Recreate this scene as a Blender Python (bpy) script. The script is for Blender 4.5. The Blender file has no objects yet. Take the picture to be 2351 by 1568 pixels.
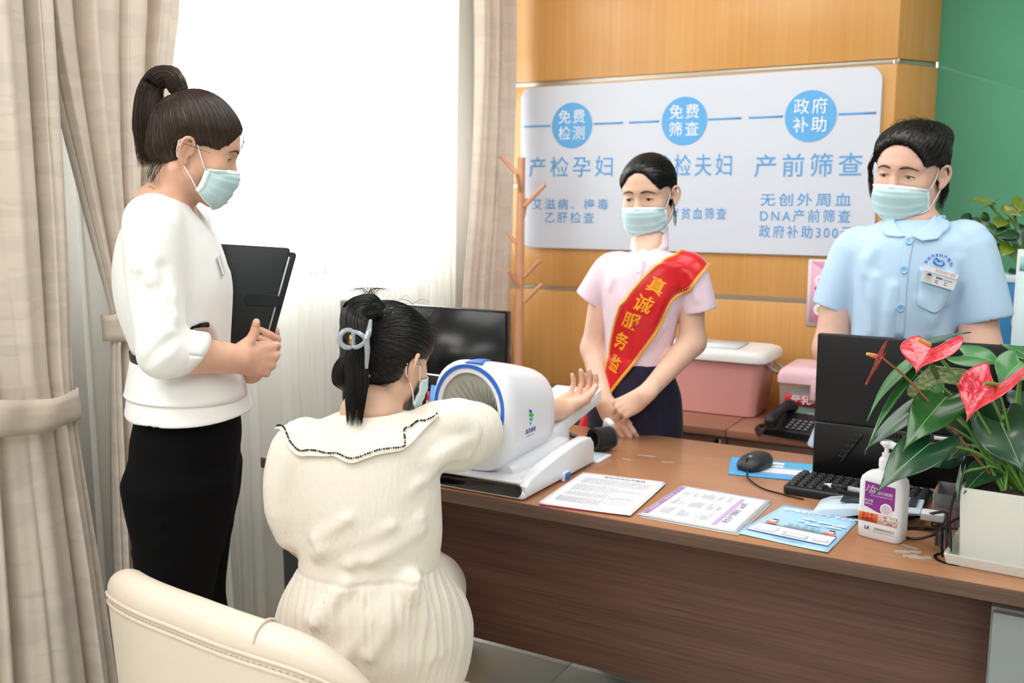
import bpy, bmesh, math, random
import numpy as np
from mathutils import Vector, Matrix

# ------------------------------------------------------------------ camera, world, lights, exposure
S = bpy.context.scene
COL = S.collection
F, CX, CY = 2250.0, 1175.5, 784.0          # focal length in px of a 2351x1568 frame
CAM_H, HEAD, TILT = 1.42, math.radians(29.8), math.atan((784-450)/2250.0)
FW = np.array([-math.sin(HEAD)*math.cos(TILT), math.cos(HEAD)*math.cos(TILT), -math.sin(TILT)])
RT = np.array([math.cos(HEAD), math.sin(HEAD), 0.0])
UP = np.cross(RT, FW)
CP = np.array([0.0, 0.0, CAM_H])
cam = bpy.data.objects.new('camera', bpy.data.cameras.new('camera')); COL.objects.link(cam)
cam.data.sensor_width = 36.0; cam.data.lens = 36.0*F/2351.0
cam.data.clip_start = 0.05
cam.matrix_world = Matrix(((RT[0], UP[0], -FW[0], 0), (RT[1], UP[1], -FW[1], 0), (RT[2], UP[2], -FW[2], CAM_H), (0, 0, 0, 1)))
cam.data.dof.use_dof = True; cam.data.dof.focus_distance = 1.85; cam.data.dof.aperture_fstop = 5.0
S.camera = cam

W = bpy.data.worlds.new('World'); S.world = W; W.use_nodes = True
W.node_tree.nodes['Background'].inputs[0].default_value = (0.93, 0.97, 1.0, 1)
W.node_tree.nodes['Background'].inputs[1].default_value = 5.0

def area(name, loc, sx, sy, power, col=(1, 1, 1), rot=(0, 0, 0)):
    l = bpy.data.lights.new(name, 'AREA'); l.shape = 'RECTANGLE'; l.size = sx; l.size_y = sy
    l.energy = power; l.color = col
    o = bpy.data.objects.new(name, l); COL.objects.link(o); o.location = loc; o.rotation_euler = rot
    return o
# unseen lamps added at the ceiling for fill light (their fixtures are built with the ceiling) and the daylight outside the window
FILL_LAMPS = [(-0.9, 2.2, 34), (0.9, 2.2, 34), (-1.45, -0.1, 58), (1.2, -0.6, 50), (-0.4, -2.4, 70), (1.6, -2.4, 60)]
for x, y, w in FILL_LAMPS: area('ceiling_fill', (x, y, 2.80), 1.2, 1.2, w, (1.0, 0.985, 0.97))
area('window_daylight', (-2.75, 2.65, 1.9), 1.9, 1.9, 110, (0.95, 0.98, 1.0), (0, -math.pi/2, 0))

VS = S.view_settings
VS.view_transform = 'Standard'; VS.look = 'None'; VS.gamma = 1.0; VS.exposure = -0.7
try: VS.use_curve_mapping = False
except Exception: pass

# ------------------------------------------------------------------ points: the survey of the room
def ray(x, y): return FW + RT*(x-CX)/F - UP*(y-CY)/F
def P(x, y, d): return CP + ray(x, y)*d               # a point d metres deep
def PZ(x, y, z):
    r = ray(x, y); return CP + r*(z-CAM_H)/r[2]
def PY(x, y, Y):
    r = ray(x, y); return CP + r*Y/r[1]
def PX(x, y, X):
    r = ray(x, y); return CP + r*X/r[0]
A = lambda *v: np.array(v, float)
def nrm(v):
    v = np.asarray(v, float); return v/(np.linalg.norm(v)+1e-12)

# ------------------------------------------------------------------ materials
def lin(c):
    if isinstance(c, str):
        c = tuple(int(c[i:i+2], 16)/255 for i in (0, 2, 4))
    return tuple((v/12.92 if v <= 0.04045 else ((v+0.055)/1.055)**2.4) for v in c[:3])+(1.0,)
MATS = {}
class NT:
    def __init__(s, m): s.t = m.node_tree; s.n = s.t.nodes; s.l = s.t.links
    def add(s, ty, **kw):
        n = s.n.new(ty)
        for k, v in kw.items():
            if k.startswith('i_'):
                kk = k[2:]; n.inputs[int(kk) if kk.isdigit() else kk.replace('_', ' ')].default_value = v
            else: setattr(n, k, v)
        return n
    def link(s, a, b): s.l.new(a, b)
def mat(name, col, rough=0.5, metal=0.0, spec=0.5, bump=0.0, bscale=200.0, var=0.0, vscale=6.0, coat=0.0, sss=0.0, trans=0.0, sheen=0.0,
        alpha=1.0, stretch=(1, 1, 1), emit=None, es=0.0, ior=1.45, translucent=0.0, coord='Object', aniso=0.0):
    if name in MATS: return MATS[name]
    m = bpy.data.materials.new(name); m.use_nodes = True; t = NT(m)
    b = t.n['Principled BSDF']; c = lin(col)
    b.inputs['Base Color'].default_value = c; b.inputs['Roughness'].default_value = rough
    b.inputs['Metallic'].default_value = metal; b.inputs['Specular IOR Level'].default_value = spec
    b.inputs['IOR'].default_value = ior
    b.inputs['Coat Weight'].default_value = coat; b.inputs['Coat Roughness'].default_value = 0.12
    b.inputs['Transmission Weight'].default_value = trans; b.inputs['Alpha'].default_value = alpha
    if sheen: b.inputs['Sheen Weight'].default_value = sheen; b.inputs['Sheen Roughness'].default_value = .4
    if aniso: b.inputs['Anisotropic'].default_value = aniso
    if sss:
        b.inputs['Subsurface Weight'].default_value = sss; b.inputs['Subsurface Radius'].default_value = (1, .35, .2)
        b.inputs['Subsurface Scale'].default_value = 0.006
    if emit: b.inputs['Emission Color'].default_value = lin(emit); b.inputs['Emission Strength'].default_value = es
    if bump or var:
        tc = t.add('ShaderNodeTexCoord'); mp = t.add('ShaderNodeMapping'); mp.inputs['Scale'].default_value = stretch
        t.link(tc.outputs[coord], mp.inputs[0])
        if bump:
            nz = t.add('ShaderNodeTexNoise', i_Scale=bscale, i_Detail=3.0); t.link(mp.outputs[0], nz.inputs['Vector'])
            bp = t.add('ShaderNodeBump', i_Strength=bump, i_Distance=0.002); t.link(nz.outputs[0], bp.inputs['Height'])
            t.link(bp.outputs[0], b.inputs['Normal'])
        if var:
            nz = t.add('ShaderNodeTexNoise', i_Scale=vscale, i_Detail=4.0); t.link(mp.outputs[0], nz.inputs['Vector'])
            mx = t.add('ShaderNodeMix', data_type='RGBA'); r = t.add('ShaderNodeMapRange', i_1=0.3, i_2=0.7)
            t.link(nz.outputs[0], r.inputs[0]); t.link(r.outputs[0], mx.inputs[0])
            mx.inputs[6].default_value = tuple(v*(1-var) for v in c[:3])+(1,); mx.inputs[7].default_value = tuple(min(1, v*(1+var)) for v in c[:3])+(1,)
            t.link(mx.outputs[2], b.inputs['Base Color'])
    if translucent:
        out = t.n['Material Output']; ms = t.add('ShaderNodeMixShader'); ms.inputs[0].default_value = translucent
        tr = t.add('ShaderNodeBsdfTranslucent'); tr.inputs[0].default_value = c
        t.link(b.outputs[0], ms.inputs[1]); t.link(tr.outputs[0], ms.inputs[2]); t.link(ms.outputs[0], out.inputs[0])
    MATS[name] = m; return m
def wood(name, c0, c1, axis, rough=0.4, coat=0.0, scale=1.0, bump=0.06, fine=1.0):
    """streaked veneer; the grain runs along axis (0 x, 1 y, 2 z)"""
    m = bpy.data.materials.new(name); m.use_nodes = True; t = NT(m); b = t.n['Principled BSDF']
    tc = t.add('ShaderNodeTexCoord'); mp = t.add('ShaderNodeMapping')
    sc = [60.0*scale]*3; sc[axis] = 1.0*scale; mp.inputs['Scale'].default_value = sc
    t.link(tc.outputs['Object'], mp.inputs[0])
    n1 = t.add('ShaderNodeTexNoise', i_Scale=1.6, i_Detail=6.0, i_Roughness=.65); t.link(mp.outputs[0], n1.inputs['Vector'])
    mp2 = t.add('ShaderNodeMapping'); sc2 = [9.0*scale]*3; sc2[axis] = .6*scale; mp2.inputs['Scale'].default_value = sc2
    t.link(tc.outputs['Object'], mp2.inputs[0])
    n2 = t.add('ShaderNodeTexNoise', i_Scale=1.0, i_Detail=2.0); t.link(mp2.outputs[0], n2.inputs['Vector'])
    ad = t.add('ShaderNodeMath', operation='MULTIPLY_ADD', i_1=.45); t.link(n2.outputs[0], ad.inputs[0])
    sub = t.add('ShaderNodeMath', operation='MULTIPLY', i_1=.55*fine); t.link(n1.outputs[0], sub.inputs[0]); t.link(sub.outputs[0], ad.inputs[2])
    r = t.add('ShaderNodeMapRange', i_1=0.33, i_2=0.67); t.link(ad.outputs[0], r.inputs[0])
    mx = t.add('ShaderNodeMix', data_type='RGBA'); mx.inputs[6].default_value = lin(c0); mx.inputs[7].default_value = lin(c1)
    t.link(r.outputs[0], mx.inputs[0]); t.link(mx.outputs[2], b.inputs['Base Color'])
    bp = t.add('ShaderNodeBump', i_Strength=bump, i_Distance=0.002); t.link(n1.outputs[0], bp.inputs['Height']); t.link(bp.outputs[0], b.inputs['Normal'])
    b.inputs['Roughness'].default_value = rough; b.inputs['Coat Weight'].default_value = coat; b.inputs['Coat Roughness'].default_value = .15
    MATS[name] = m; return m

# ------------------------------------------------------------------ objects
def link(name, me, m=None, parent=None, smooth=True):
    o = bpy.data.objects.new(name, me); COL.objects.link(o)
    if m is not None:
        for q in (m if isinstance(m, (list, tuple)) else [m]): me.materials.append(q)
    if parent is not None: o.parent = parent
    if smooth and len(me.polygons): me.polygons.foreach_set('use_smooth', [True]*len(me.polygons))
    return o
def tag(o, label, cat, group=None, kind=None):
    o['label'] = label; o['category'] = cat
    if group: o['group'] = group
    if kind: o['kind'] = kind
    return o
def thing(name, label, cat, loc=(0, 0, 0), rz=0.0, group=None):
    o = bpy.data.objects.new(name, None); COL.objects.link(o); o.empty_display_size = .05
    o.location = Vector([float(v) for v in loc]); o.rotation_euler = (0, 0, rz)
    return tag(o, label, cat, group)
def struct(o): o['kind'] = 'structure'; return o
def mesh_from(name, V, Fs):
    me = bpy.data.meshes.new(name); me.from_pydata([tuple(map(float, v)) for v in V], [], [tuple(map(int, f)) for f in Fs]); me.update(); return me
def wpart(name, me, m, parent, smooth=True, flat_angle=None):
    """a part whose vertices are in world space, parented with its thing's transform undone"""
    o = link(name, me, m, None, smooth); o.parent = parent
    if parent is not None: o.matrix_parent_inverse = world_mat(parent).inverted()
    return o
def world_mat(o):
    M = Matrix.LocRotScale(o.location, o.rotation_euler, o.scale)
    return (world_mat(o.parent) @ o.matrix_parent_inverse @ M) if o.parent else M
def auto_smooth(me, deg=35):
    bm = bmesh.new(); bm.from_mesh(me)
    for e in bm.edges:
        if len(e.link_faces) == 2: e.smooth = e.calc_face_angle(0) < math.radians(deg)
    for f in bm.faces: f.smooth = True
    bm.to_mesh(me); bm.free()
def from_bm(name, bm, m, parent=None, deg=35, mod=None):
    bmesh.ops.recalc_face_normals(bm, faces=bm.faces)
    for e in bm.edges:
        if len(e.link_faces) == 2: e.smooth = e.calc_face_angle(0) < math.radians(deg)
    me = bpy.data.meshes.new(name); bm.to_mesh(me); bm.free()
    o = link(name, me, m, parent); return o
def bx(bm, lo, hi, bevel=0.0, seg=2, M=None):
    r = bmesh.ops.create_cube(bm, size=1.0); vs = r['verts']
    lo, hi = np.array(lo, float), np.array(hi, float)
    for v in vs:
        v.co = Vector([lo[i]+(v.co[i]+.5)*(hi[i]-lo[i]) for i in range(3)])
    if bevel:
        es = list({e for v in vs for e in v.link_edges})
        g = bmesh.ops.bevel(bm, geom=es, offset=bevel, segments=seg, affect='EDGES', profile=.5)
        vs = list({v for f in g['faces'] for v in f.verts} | {v for v in vs if v.is_valid})
    if M is not None: bmesh.ops.transform(bm, matrix=M, verts=[v for v in vs if v.is_valid])
    return vs
def box(name, lo, hi, m, parent=None, bevel=0.003, seg=2, M=None):
    bm = bmesh.new(); bx(bm, lo, hi, bevel, seg, M); return from_bm(name, bm, m, parent)
def prism(bm, pts, z0, z1, bevel=0.0, seg=2, M=None):
    """outline pts (x, y) extruded z0..z1"""
    vs = [bm.verts.new((p[0], p[1], z0)) for p in pts]; f = bm.faces.new(vs)
    r = bmesh.ops.extrude_face_region(bm, geom=[f]); nv = [v for v in r['geom'] if isinstance(v, bmesh.types.BMVert)]
    for v in nv: v.co.z = z1
    allv = vs+nv
    if bevel:
        es = [e for e in {e for v in allv for e in v.link_edges} if abs(e.verts[0].co.z-e.verts[1].co.z) < 1e-7]
        g = bmesh.ops.bevel(bm, geom=es, offset=bevel, segments=seg, affect='EDGES', profile=.5)
        allv = list({v for f in g['faces'] for v in f.verts} | {v for v in allv if v.is_valid})
    if M is not None: bmesh.ops.transform(bm, matrix=M, verts=[v for v in allv if v.is_valid])
    return allv
def rrect(x0, y0, x1, y1, r, n=5):
    o = []
    for cx, cy, a in ((x1-r, y1-r, 0), (x0+r, y1-r, 90), (x0+r, y0+r, 180), (x1-r, y0+r, 270)):
        for i in range(n+1):
            t = math.radians(a+90*i/n); o.append((cx+r*math.cos(t), cy+r*math.sin(t)))
    return o
def lathe(bm, prof, n=24, M=None, cap=True):
    rings = []
    for r, z in prof:
        rings.append([bm.verts.new((r*math.cos(2*math.pi*i/n), r*math.sin(2*math.pi*i/n), z)) for i in range(n)])
    for a, b in zip(rings, rings[1:]):
        for i in range(n): bm.faces.new((a[i], a[(i+1) % n], b[(i+1) % n], b[i]))
    if cap and prof[0][0] > 1e-5: bm.faces.new(rings[0][::-1])
    if cap and prof[-1][0] > 1e-5: bm.faces.new(rings[-1])
    if M is not None: bmesh.ops.transform(bm, matrix=M, verts=[v for r in rings for v in r])
def spline(pts, n):
    """Catmull-Rom through pts (any dimension), n samples"""
    p = np.array(pts, float); m = len(p)
    if m == 2: return p[0]+(p[1]-p[0])*np.linspace(0, 1, n)[:, None]
    q = np.vstack([2*p[0]-p[1], p, 2*p[-1]-p[-2]])
    u = np.linspace(0, m-1, n); i = np.minimum(u.astype(int), m-2); t = (u-i)[:, None]
    a, b, c, d = q[i], q[i+1], q[i+2], q[i+3]
    return .5*((2*b)+(c-a)*t+(2*a-5*b+4*c-d)*t**2+(3*b-a-3*c+d)*t**3)
def tube(bm, pts, r, n=8, cap=True, flat=1.0, up=None):
    p = np.array(pts, float); m = len(p); rr = np.broadcast_to(np.array(r, float), (m,))
    T = np.gradient(p, axis=0); T /= np.linalg.norm(T, axis=1)[:, None]+1e-12
    N = np.cross(T[0], A(0, 0, 1) if up is None else np.array(up, float))
    if np.linalg.norm(N) < 1e-3: N = np.cross(T[0], A(1, 0, 0))
    N = nrm(N); rings = []
    for i in range(m):
        N = N-T[i]*(N@T[i]); N = nrm(N); B = np.cross(T[i], N)
        rings.append([bm.verts.new(tuple(p[i]+rr[i]*(math.cos(a)*N+flat*math.sin(a)*B))) for a in np.linspace(0, 2*math.pi, n, endpoint=False)])
    for a, b in zip(rings, rings[1:]):
        for i in range(n): bm.faces.new((a[i], a[(i+1) % n], b[(i+1) % n], b[i]))
    if cap: bm.faces.new(rings[0][::-1]); bm.faces.new(rings[-1])
def tube_obj(name, pts, r, m, parent=None, n=8, samples=None, flat=1.0, up=None):
    bm = bmesh.new(); p = spline(pts, samples) if samples else pts
    rr = r if np.isscalar(r) else np.interp(np.linspace(0, 1, len(p)), np.linspace(0, 1, len(r)), r)
    tube(bm, p, rr, n, flat=flat, up=up); return from_bm(name, bm, m, parent)
def frame_mat(o, x, y, z): # columns
    return Matrix(((x[0], y[0], z[0], o[0]), (x[1], y[1], z[1], o[1]), (x[2], y[2], z[2], o[2]), (0, 0, 0, 1)))
def grid_mesh(name, V):
    """V[i, j, 3] -> quad sheet"""
    a, b = V.shape[:2]; idx = np.arange(a*b).reshape(a, b)
    Q = np.stack([idx[:-1, :-1], idx[1:, :-1], idx[1:, 1:], idx[:-1, 1:]], -1).reshape(-1, 4)
    return mesh_from(name, V.reshape(-1, 3), Q)
def solid(o, th, offset=0.0):
    md = o.modifiers.new('thickness', 'SOLIDIFY'); md.thickness = th; md.offset = offset; return o
def subd(o, n=1):
    md = o.modifiers.new('round', 'SUBSURF'); md.levels = n; md.render_levels = n; return o

# writing: the built-in font (its fallback covers Chinese), turned into mesh
def text_verts(s, size, bold=0.0, width=None, align='CENTER', spacing=1.0, depth=0.0, shear=0.0, res=3, line=1.0):
    c = bpy.data.curves.new('lettering', 'FONT'); c.body = s; c.size = size; c.offset = bold*size; c.align_x = align; c.align_y = 'CENTER'
    c.space_character = spacing; c.extrude = depth; c.resolution_u = res; c.shear = shear; c.space_line = line
    o = bpy.data.objects.new('lettering', c); COL.objects.link(o)
    bpy.context.view_layer.update(); dg = bpy.context.evaluated_depsgraph_get()
    me = bpy.data.meshes.new_from_object(o.evaluated_get(dg)); bpy.data.objects.remove(o); bpy.data.curves.remove(c)
    if width and len(me.vertices):
        xs = np.array([v.co.x for v in me.vertices]); w = xs.max()-xs.min()
        for v in me.vertices: v.co.x *= width/w
    return me
def text(name, s, size, m, M, parent=None, subdiv=0, warp=None, **kw):
    """M maps text plane (x right, y up, z out) to the parent's space; warp(co) bends the vertices after"""
    me = text_verts(s, size, **kw)
    if warp is not None:
        bm = bmesh.new(); bm.from_mesh(me)
        L = [e for e in bm.edges if e.calc_length() > size*.12]
        if L: bmesh.ops.subdivide_edges(bm, edges=L, cuts=2)
        bmesh.ops.triangulate(bm, faces=bm.faces)
        bm.to_mesh(me); bm.free()
    me.transform(M)
    if warp is not None:
        co = warp(np.array([v.co for v in me.vertices]))
        for v, c in zip(me.vertices, co): v.co = Vector([float(q) for q in c])
    return link(name, me, m, parent, smooth=False)
# ------------------------------------------------------------------ sculpting with distance fields
class Fr:
    """a local frame: origin, three axes (columns) and a scale along each"""
    def __init__(s, o, x, y, z, sc=(1, 1, 1)): s.o = np.array(o, float); s.R = np.stack([np.array(v, float) for v in (x, y, z)], 1); s.sc = np.array(sc, float); s.m = float(s.sc.mean())
    def __call__(s, *p): return s.o + s.R @ (np.array(p, float)*s.sc)
    def dir(s, *p): return s.R @ np.array(p, float)
    def loc(s, p): return ((np.asarray(p)-s.o) @ s.R)/s.sc
    def rot(s, yaw=0, pitch=0, roll=0, o=None):
        """yaw about z, pitch about x, roll about y (local)"""
        M = np.array((Matrix.Rotation(yaw, 3, 'Z') @ Matrix.Rotation(pitch, 3, 'X') @ Matrix.Rotation(roll, 3, 'Y')))
        R = s.R @ M; return Fr(s.o if o is None else o, R[:, 0], R[:, 1], R[:, 2], s.sc)
    def mat(s): return frame_mat(s.o, s.R[:, 0]*s.sc[0], s.R[:, 1]*s.sc[1], s.R[:, 2]*s.sc[2])
ID = Fr((0, 0, 0), (1, 0, 0), (0, 1, 0), (0, 0, 1))
def smin(a, b, k):
    if k <= 0: return np.minimum(a, b)
    h = np.maximum(k-np.abs(a-b), 0)/k
    return np.minimum(a, b)-h*h*k*.25
def smax(a, b, k): return -smin(-a, -b, k)
class SDF:
    def __init__(s): s.p = []; s.disp = None; s.margin = .03
    def add(s, f, c, R, k=.01, op='u'): s.p.append((f, np.array(c, float), float(R), k, op)); return s
    def ball(s, c, r, k=.01, op='u'):
        c = np.array(c, float); return s.add(lambda p: np.linalg.norm(p-c, axis=1)-r, c, r, k, op)
    def ell(s, c, r, k=.01, fr=ID, op='u', rot=(0, 0, 0)):
        f2 = fr.rot(*rot, o=fr(*c)) if any(rot) else Fr(fr(*c), *fr.R.T); r = np.array(r, float)*fr.sc; f2.sc = np.ones(3)
        def f(p):
            q = f2.loc(p); k0 = np.linalg.norm(q/r, axis=1); k1 = np.linalg.norm(q/(r*r), axis=1)
            return np.where(k1 < 1e-9, -r.min(), k0*(k0-1)/np.maximum(k1, 1e-9))
        return s.add(f, f2.o, r.max(), k, op)
    def cone(s, a, b, ra, rb, k=.01, op='u', sq=None):
        """tapered capsule; sq=(direction, factor) flattens it along a direction"""
        a = np.array(a, float); b = np.array(b, float); d = b-a; L = max(d@d, 1e-12)
        def f(p):
            t = np.clip((p-a)@d/L, 0, 1); v = p-(a+t[:, None]*d)
            if sq is not None:
                n = nrm(sq[0]); c = v@n; v = v+n*(c*(1/sq[1]-1))[:, None]
                return (np.linalg.norm(v, axis=1)-(ra+(rb-ra)*t))*min(1, sq[1]+.15)
            return np.linalg.norm(v, axis=1)-(ra+(rb-ra)*t)
        return s.add(f, (a+b)/2, math.sqrt(L)/2+max(ra, rb), k, op)
    def tube(s, pts, rad, k=.01, n=None, op='u', sq=None):
        n = n or max(2, (len(pts)-1)*4+1); p = spline(pts, n) if n > len(pts) else np.array(pts, float)
        rad = np.full(n, rad) if np.isscalar(rad) else np.interp(np.linspace(0, 1, n), np.linspace(0, 1, len(rad)), rad)
        nv = None if sq is None else nrm(sq[0])
        def f(q):
            best = np.full(len(q), 9.0)
            for i in range(n-1):
                a, b = p[i], p[i+1]; d = b-a; L = max(d@d, 1e-12)
                t = np.clip((q-a)@d/L, 0, 1); v = q-(a+t[:, None]*d)
                if nv is not None: c = v@nv; v = v+nv*(c*(1/sq[1]-1))[:, None]
                best = np.minimum(best, np.linalg.norm(v, axis=1)-(rad[i]+(rad[i+1]-rad[i])*t))
            return best
        c = (p.min(0)+p.max(0))/2
        return s.add(f, c, np.linalg.norm(p-c, axis=1).max()+rad.max(), k, op)
    def rbox(s, c, h, r, k=.01, fr=ID, op='u', rot=(0, 0, 0)):
        f2 = fr.rot(*rot, o=fr(*c)) if any(rot) else Fr(fr(*c), *fr.R.T); h = np.array(h, float)-r
        def f(p):
            q = np.abs(f2.loc(p))-h
            return np.linalg.norm(np.maximum(q, 0), axis=1)+np.minimum(q.max(1), 0)-r
        return s.add(f, f2.o, np.linalg.norm(h)+r, k, op)
    def half(s, c, n, k=.005, op='s'):
        """op 's': cut away the side the normal points to"""
        c = np.array(c, float); n = nrm(n); return s.add(lambda p: -((p-c)@n), c, 9, k, op)
    def loft(s, rows, k=.01, fr=ID, op='u', pw=2.0, cap=.01):
        """rows of (z, cx, cy, rx, ry) stacked along the frame's z; smooth in between"""
        r = spline(np.array(rows, float), 160); z0, z1 = r[0, 0], r[-1, 0]
        if z1 < z0: r = r[::-1]; z0, z1 = z1, z0
        zz = np.maximum.accumulate(r[:, 0])
        def f(p):
            q = fr.loc(p); g = [np.interp(q[:, 2], zz, r[:, i]) for i in (1, 2, 3, 4)]
            x = q[:, 0]-g[0]; y = q[:, 1]-g[1]
            if pw == 2.0:
                k0 = np.sqrt((x/g[2])**2+(y/g[3])**2); k1 = np.sqrt((x/g[2]**2)**2+(y/g[3]**2)**2)
                d = np.where(k1 < 1e-9, -np.minimum(g[2], g[3]), k0*(k0-1)/np.maximum(k1, 1e-9))
            else:
                d = ((np.abs(x/g[2])**pw+np.abs(y/g[3])**pw)**(1/pw)-1)*np.minimum(g[2], g[3])
            return smax(d, np.maximum(z0-q[:, 2], q[:, 2]-z1), cap)
        m = (r[:, 1:3].mean(0)); c = fr(m[0], m[1], (z0+z1)/2)
        R = math.hypot((z1-z0)/2, max(r[:, 3].max(), r[:, 4].max())+np.abs(r[:, 1:3]-m).max())
        return s.add(f, c, R, k, op)
    def ev(s, p, c=None, R=None):
        d = np.full(len(p), 1.0)
        for f, pc, pr, k, op in s.p:
            if c is not None and np.linalg.norm(pc-c) > pr+R+k+s.margin: continue
            v = f(p)
            if op == 'u': d = smin(d, v, k)
            elif op == 's': d = smax(d, -v, k)
            else: d = smax(d, v, k)
        if s.disp is not None: d = d+s.disp(p, d)
        return d
    def grad(s, p, e=.001):
        g = np.stack([s.ev(p+A(*v))-s.ev(p-A(*v)) for v in ((e, 0, 0), (0, e, 0), (0, 0, e))], 1)
        return g/(np.linalg.norm(g, axis=1)[:, None]+1e-12)
    def snap(s, p, off=0.0, it=4):
        p = np.array(p, float)
        for _ in range(it): p = p-s.grad(p)*(s.ev(p)-off)[:, None]
        return p
    def bounds(s):
        u = [(c-R, c+R) for f, c, R, k, op in s.p if op == 'u']
        return np.min([a for a, b in u], 0)-.01, np.max([b for a, b in u], 0)+.01
def polygonize(fld, h, lo=None, hi=None, skip=()):
    """naive surface nets, evaluated only in blocks near the surface; cells inside a skip box are left out"""
    if lo is None: lo, hi = fld.bounds()
    lo = np.array(lo, float); n = np.ceil((np.array(hi)-lo)/h).astype(int)+2; B = 10
    nb = np.ceil(n/B).astype(int); n = nb*B
    D = np.empty(n, np.float32)
    gi = np.stack(np.meshgrid(*[np.arange(k) for k in nb], indexing='ij'), -1).reshape(-1, 3)
    ctr = lo+(gi*B+(B-1)/2)*h; half = B*h*.5*1.733
    cd = np.concatenate([fld.ev(ctr[i:i+20000]) for i in range(0, len(ctr), 20000)])
    off = np.stack(np.meshgrid(*[np.arange(B)]*3, indexing='ij'), -1).reshape(-1, 3)*h
    act = np.abs(cd) < half*1.25+.02
    for g, c, d, a in zip(gi, ctr, cd, act):
        sl = tuple(slice(k*B, k*B+B) for k in g)
        D[sl] = fld.ev(lo+g*B*h+off, c, half).reshape(B, B, B) if a else d
    I = D < 0
    cnt = np.zeros(tuple(n-1), np.uint8)
    for dx in (0, 1):
        for dy in (0, 1):
            for dz in (0, 1): cnt += I[dx:n[0]-1+dx, dy:n[1]-1+dy, dz:n[2]-1+dz]
    cell = np.argwhere((cnt > 0) & (cnt < 8))
    if not len(cell): return np.zeros((0, 3)), np.zeros((0, 4), int)
    idx = np.full(tuple(n-1), -1, np.int64); idx[tuple(cell.T)] = np.arange(len(cell))
    acc = np.zeros((len(cell), 3)); num = np.zeros(len(cell))
    cs = [(x, y, z) for x in (0, 1) for y in (0, 1) for z in (0, 1)]
    val = {c: D[tuple((cell+c).T)] for c in cs}
    for a in cs:
        for ax in range(3):
            if a[ax]: continue
            b = list(a); b[ax] = 1; b = tuple(b); va, vb = val[a], val[b]; m = (va < 0) != (vb < 0)
            t = np.where(m, va/np.where(m, va-vb, 1), 0); pt = np.array(a, float)[None].repeat(len(cell), 0); pt[:, ax] = t
            acc[m] += pt[m]; num += m
    V = lo+(cell+acc/num[:, None])*h
    Q = []
    for ax in range(3):
        u, v = (ax+1) % 3, (ax+2) % 3
        s0 = [slice(0, k) for k in n]; s1 = list(s0); s0[ax] = slice(0, n[ax]-1); s1[ax] = slice(1, n[ax])
        e = np.argwhere(I[tuple(s0)] != I[tuple(s1)])
        e = e[(e[:, u] > 0) & (e[:, v] > 0) & (e[:, u] < n[u]-1) & (e[:, v] < n[v]-1)]
        ins = I[tuple(e.T)]
        q = []
        for du, dv in ((1, 1), (0, 1), (0, 0), (1, 0)):
            c = e.copy(); c[:, u] -= du; c[:, v] -= dv; q.append(idx[tuple(c.T)])
        q = np.stack(q, 1); q[~ins] = q[~ins][:, ::-1]; Q.append(q[(q >= 0).all(1)])
    Q = np.concatenate(Q)
    for a, b in skip:
        c = V[Q].mean(1); Q = Q[~((c > a) & (c < b)).all(1)]
    use = np.zeros(len(V), bool); use[Q.ravel()] = True; mp = np.cumsum(use)-1
    return V[use], mp[Q]
def fast_mesh(name, V, Q):
    me = bpy.data.meshes.new(name); me.vertices.add(len(V)); me.vertices.foreach_set('co', np.asarray(V, np.float32).ravel())
    me.loops.add(Q.size); me.loops.foreach_set('vertex_index', np.asarray(Q, np.int32).ravel())
    me.polygons.add(len(Q)); me.polygons.foreach_set('loop_start', np.arange(0, Q.size, 4, dtype=np.int32))
    me.polygons.foreach_set('loop_total', np.full(len(Q), 4, np.int32)); me.update(calc_edges=True); me.validate(); return me
def sculpt(name, fld, h, m, parent=None, fine=(), lo=None, hi=None):
    """one mesh; fine = [(lo, hi, h)] boxes worked at their own resolution"""
    e = 1.2*h; V, Q = polygonize(fld, h, lo, hi, [(np.array(a)+e, np.array(b)-e) for a, b, _ in fine])
    for a, b, hh in fine:
        v, q = polygonize(fld, hh, a, b); Q = np.concatenate([Q, q+len(V)]); V = np.concatenate([V, v])
    return wpart(name, fast_mesh(name, V, Q), m, parent)
def fbm(p, s, seed=0, oct=3):
    """cheap smooth noise from rotated sines"""
    rng = np.random.RandomState(seed); out = 0; a = 1.0
    for o in range(oct):
        for _ in range(3):
            k = rng.normal(size=3); k = k/np.linalg.norm(k)*s*(2**o); out = out+a*np.sin(p@k+rng.uniform(0, 6.28))
        a *= .5
    return out/3
# ------------------------------------------------------------------ the room
YW = 3.65                                   # the panelled back wall
XWIN = -2.30                                # the window wall
M_white = mat('white_paint', 'ecebe6', .6, bump=.02)
M_ceil = mat('ceiling_paint', 'f4f3ef', .7)
M_tile = mat('floor_tile_ceramic', 'dde0d4', .2, coat=.3, var=.05, vscale=3, bump=.01)
M_grout = mat('grout', '8f9184', .8)
M_panel = wood('maple_panel', 'd2974f', 'dfa865', 2, rough=.32, coat=.15, scale=.6, bump=.02)
M_strip = mat('brushed_strip', 'bdb7a8', .35, metal=.75)
M_green = mat('green_glass', '5aa787', .03, coat=.6)
M_alu = mat('window_frame_white', 'd9dde0', .4)

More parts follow.
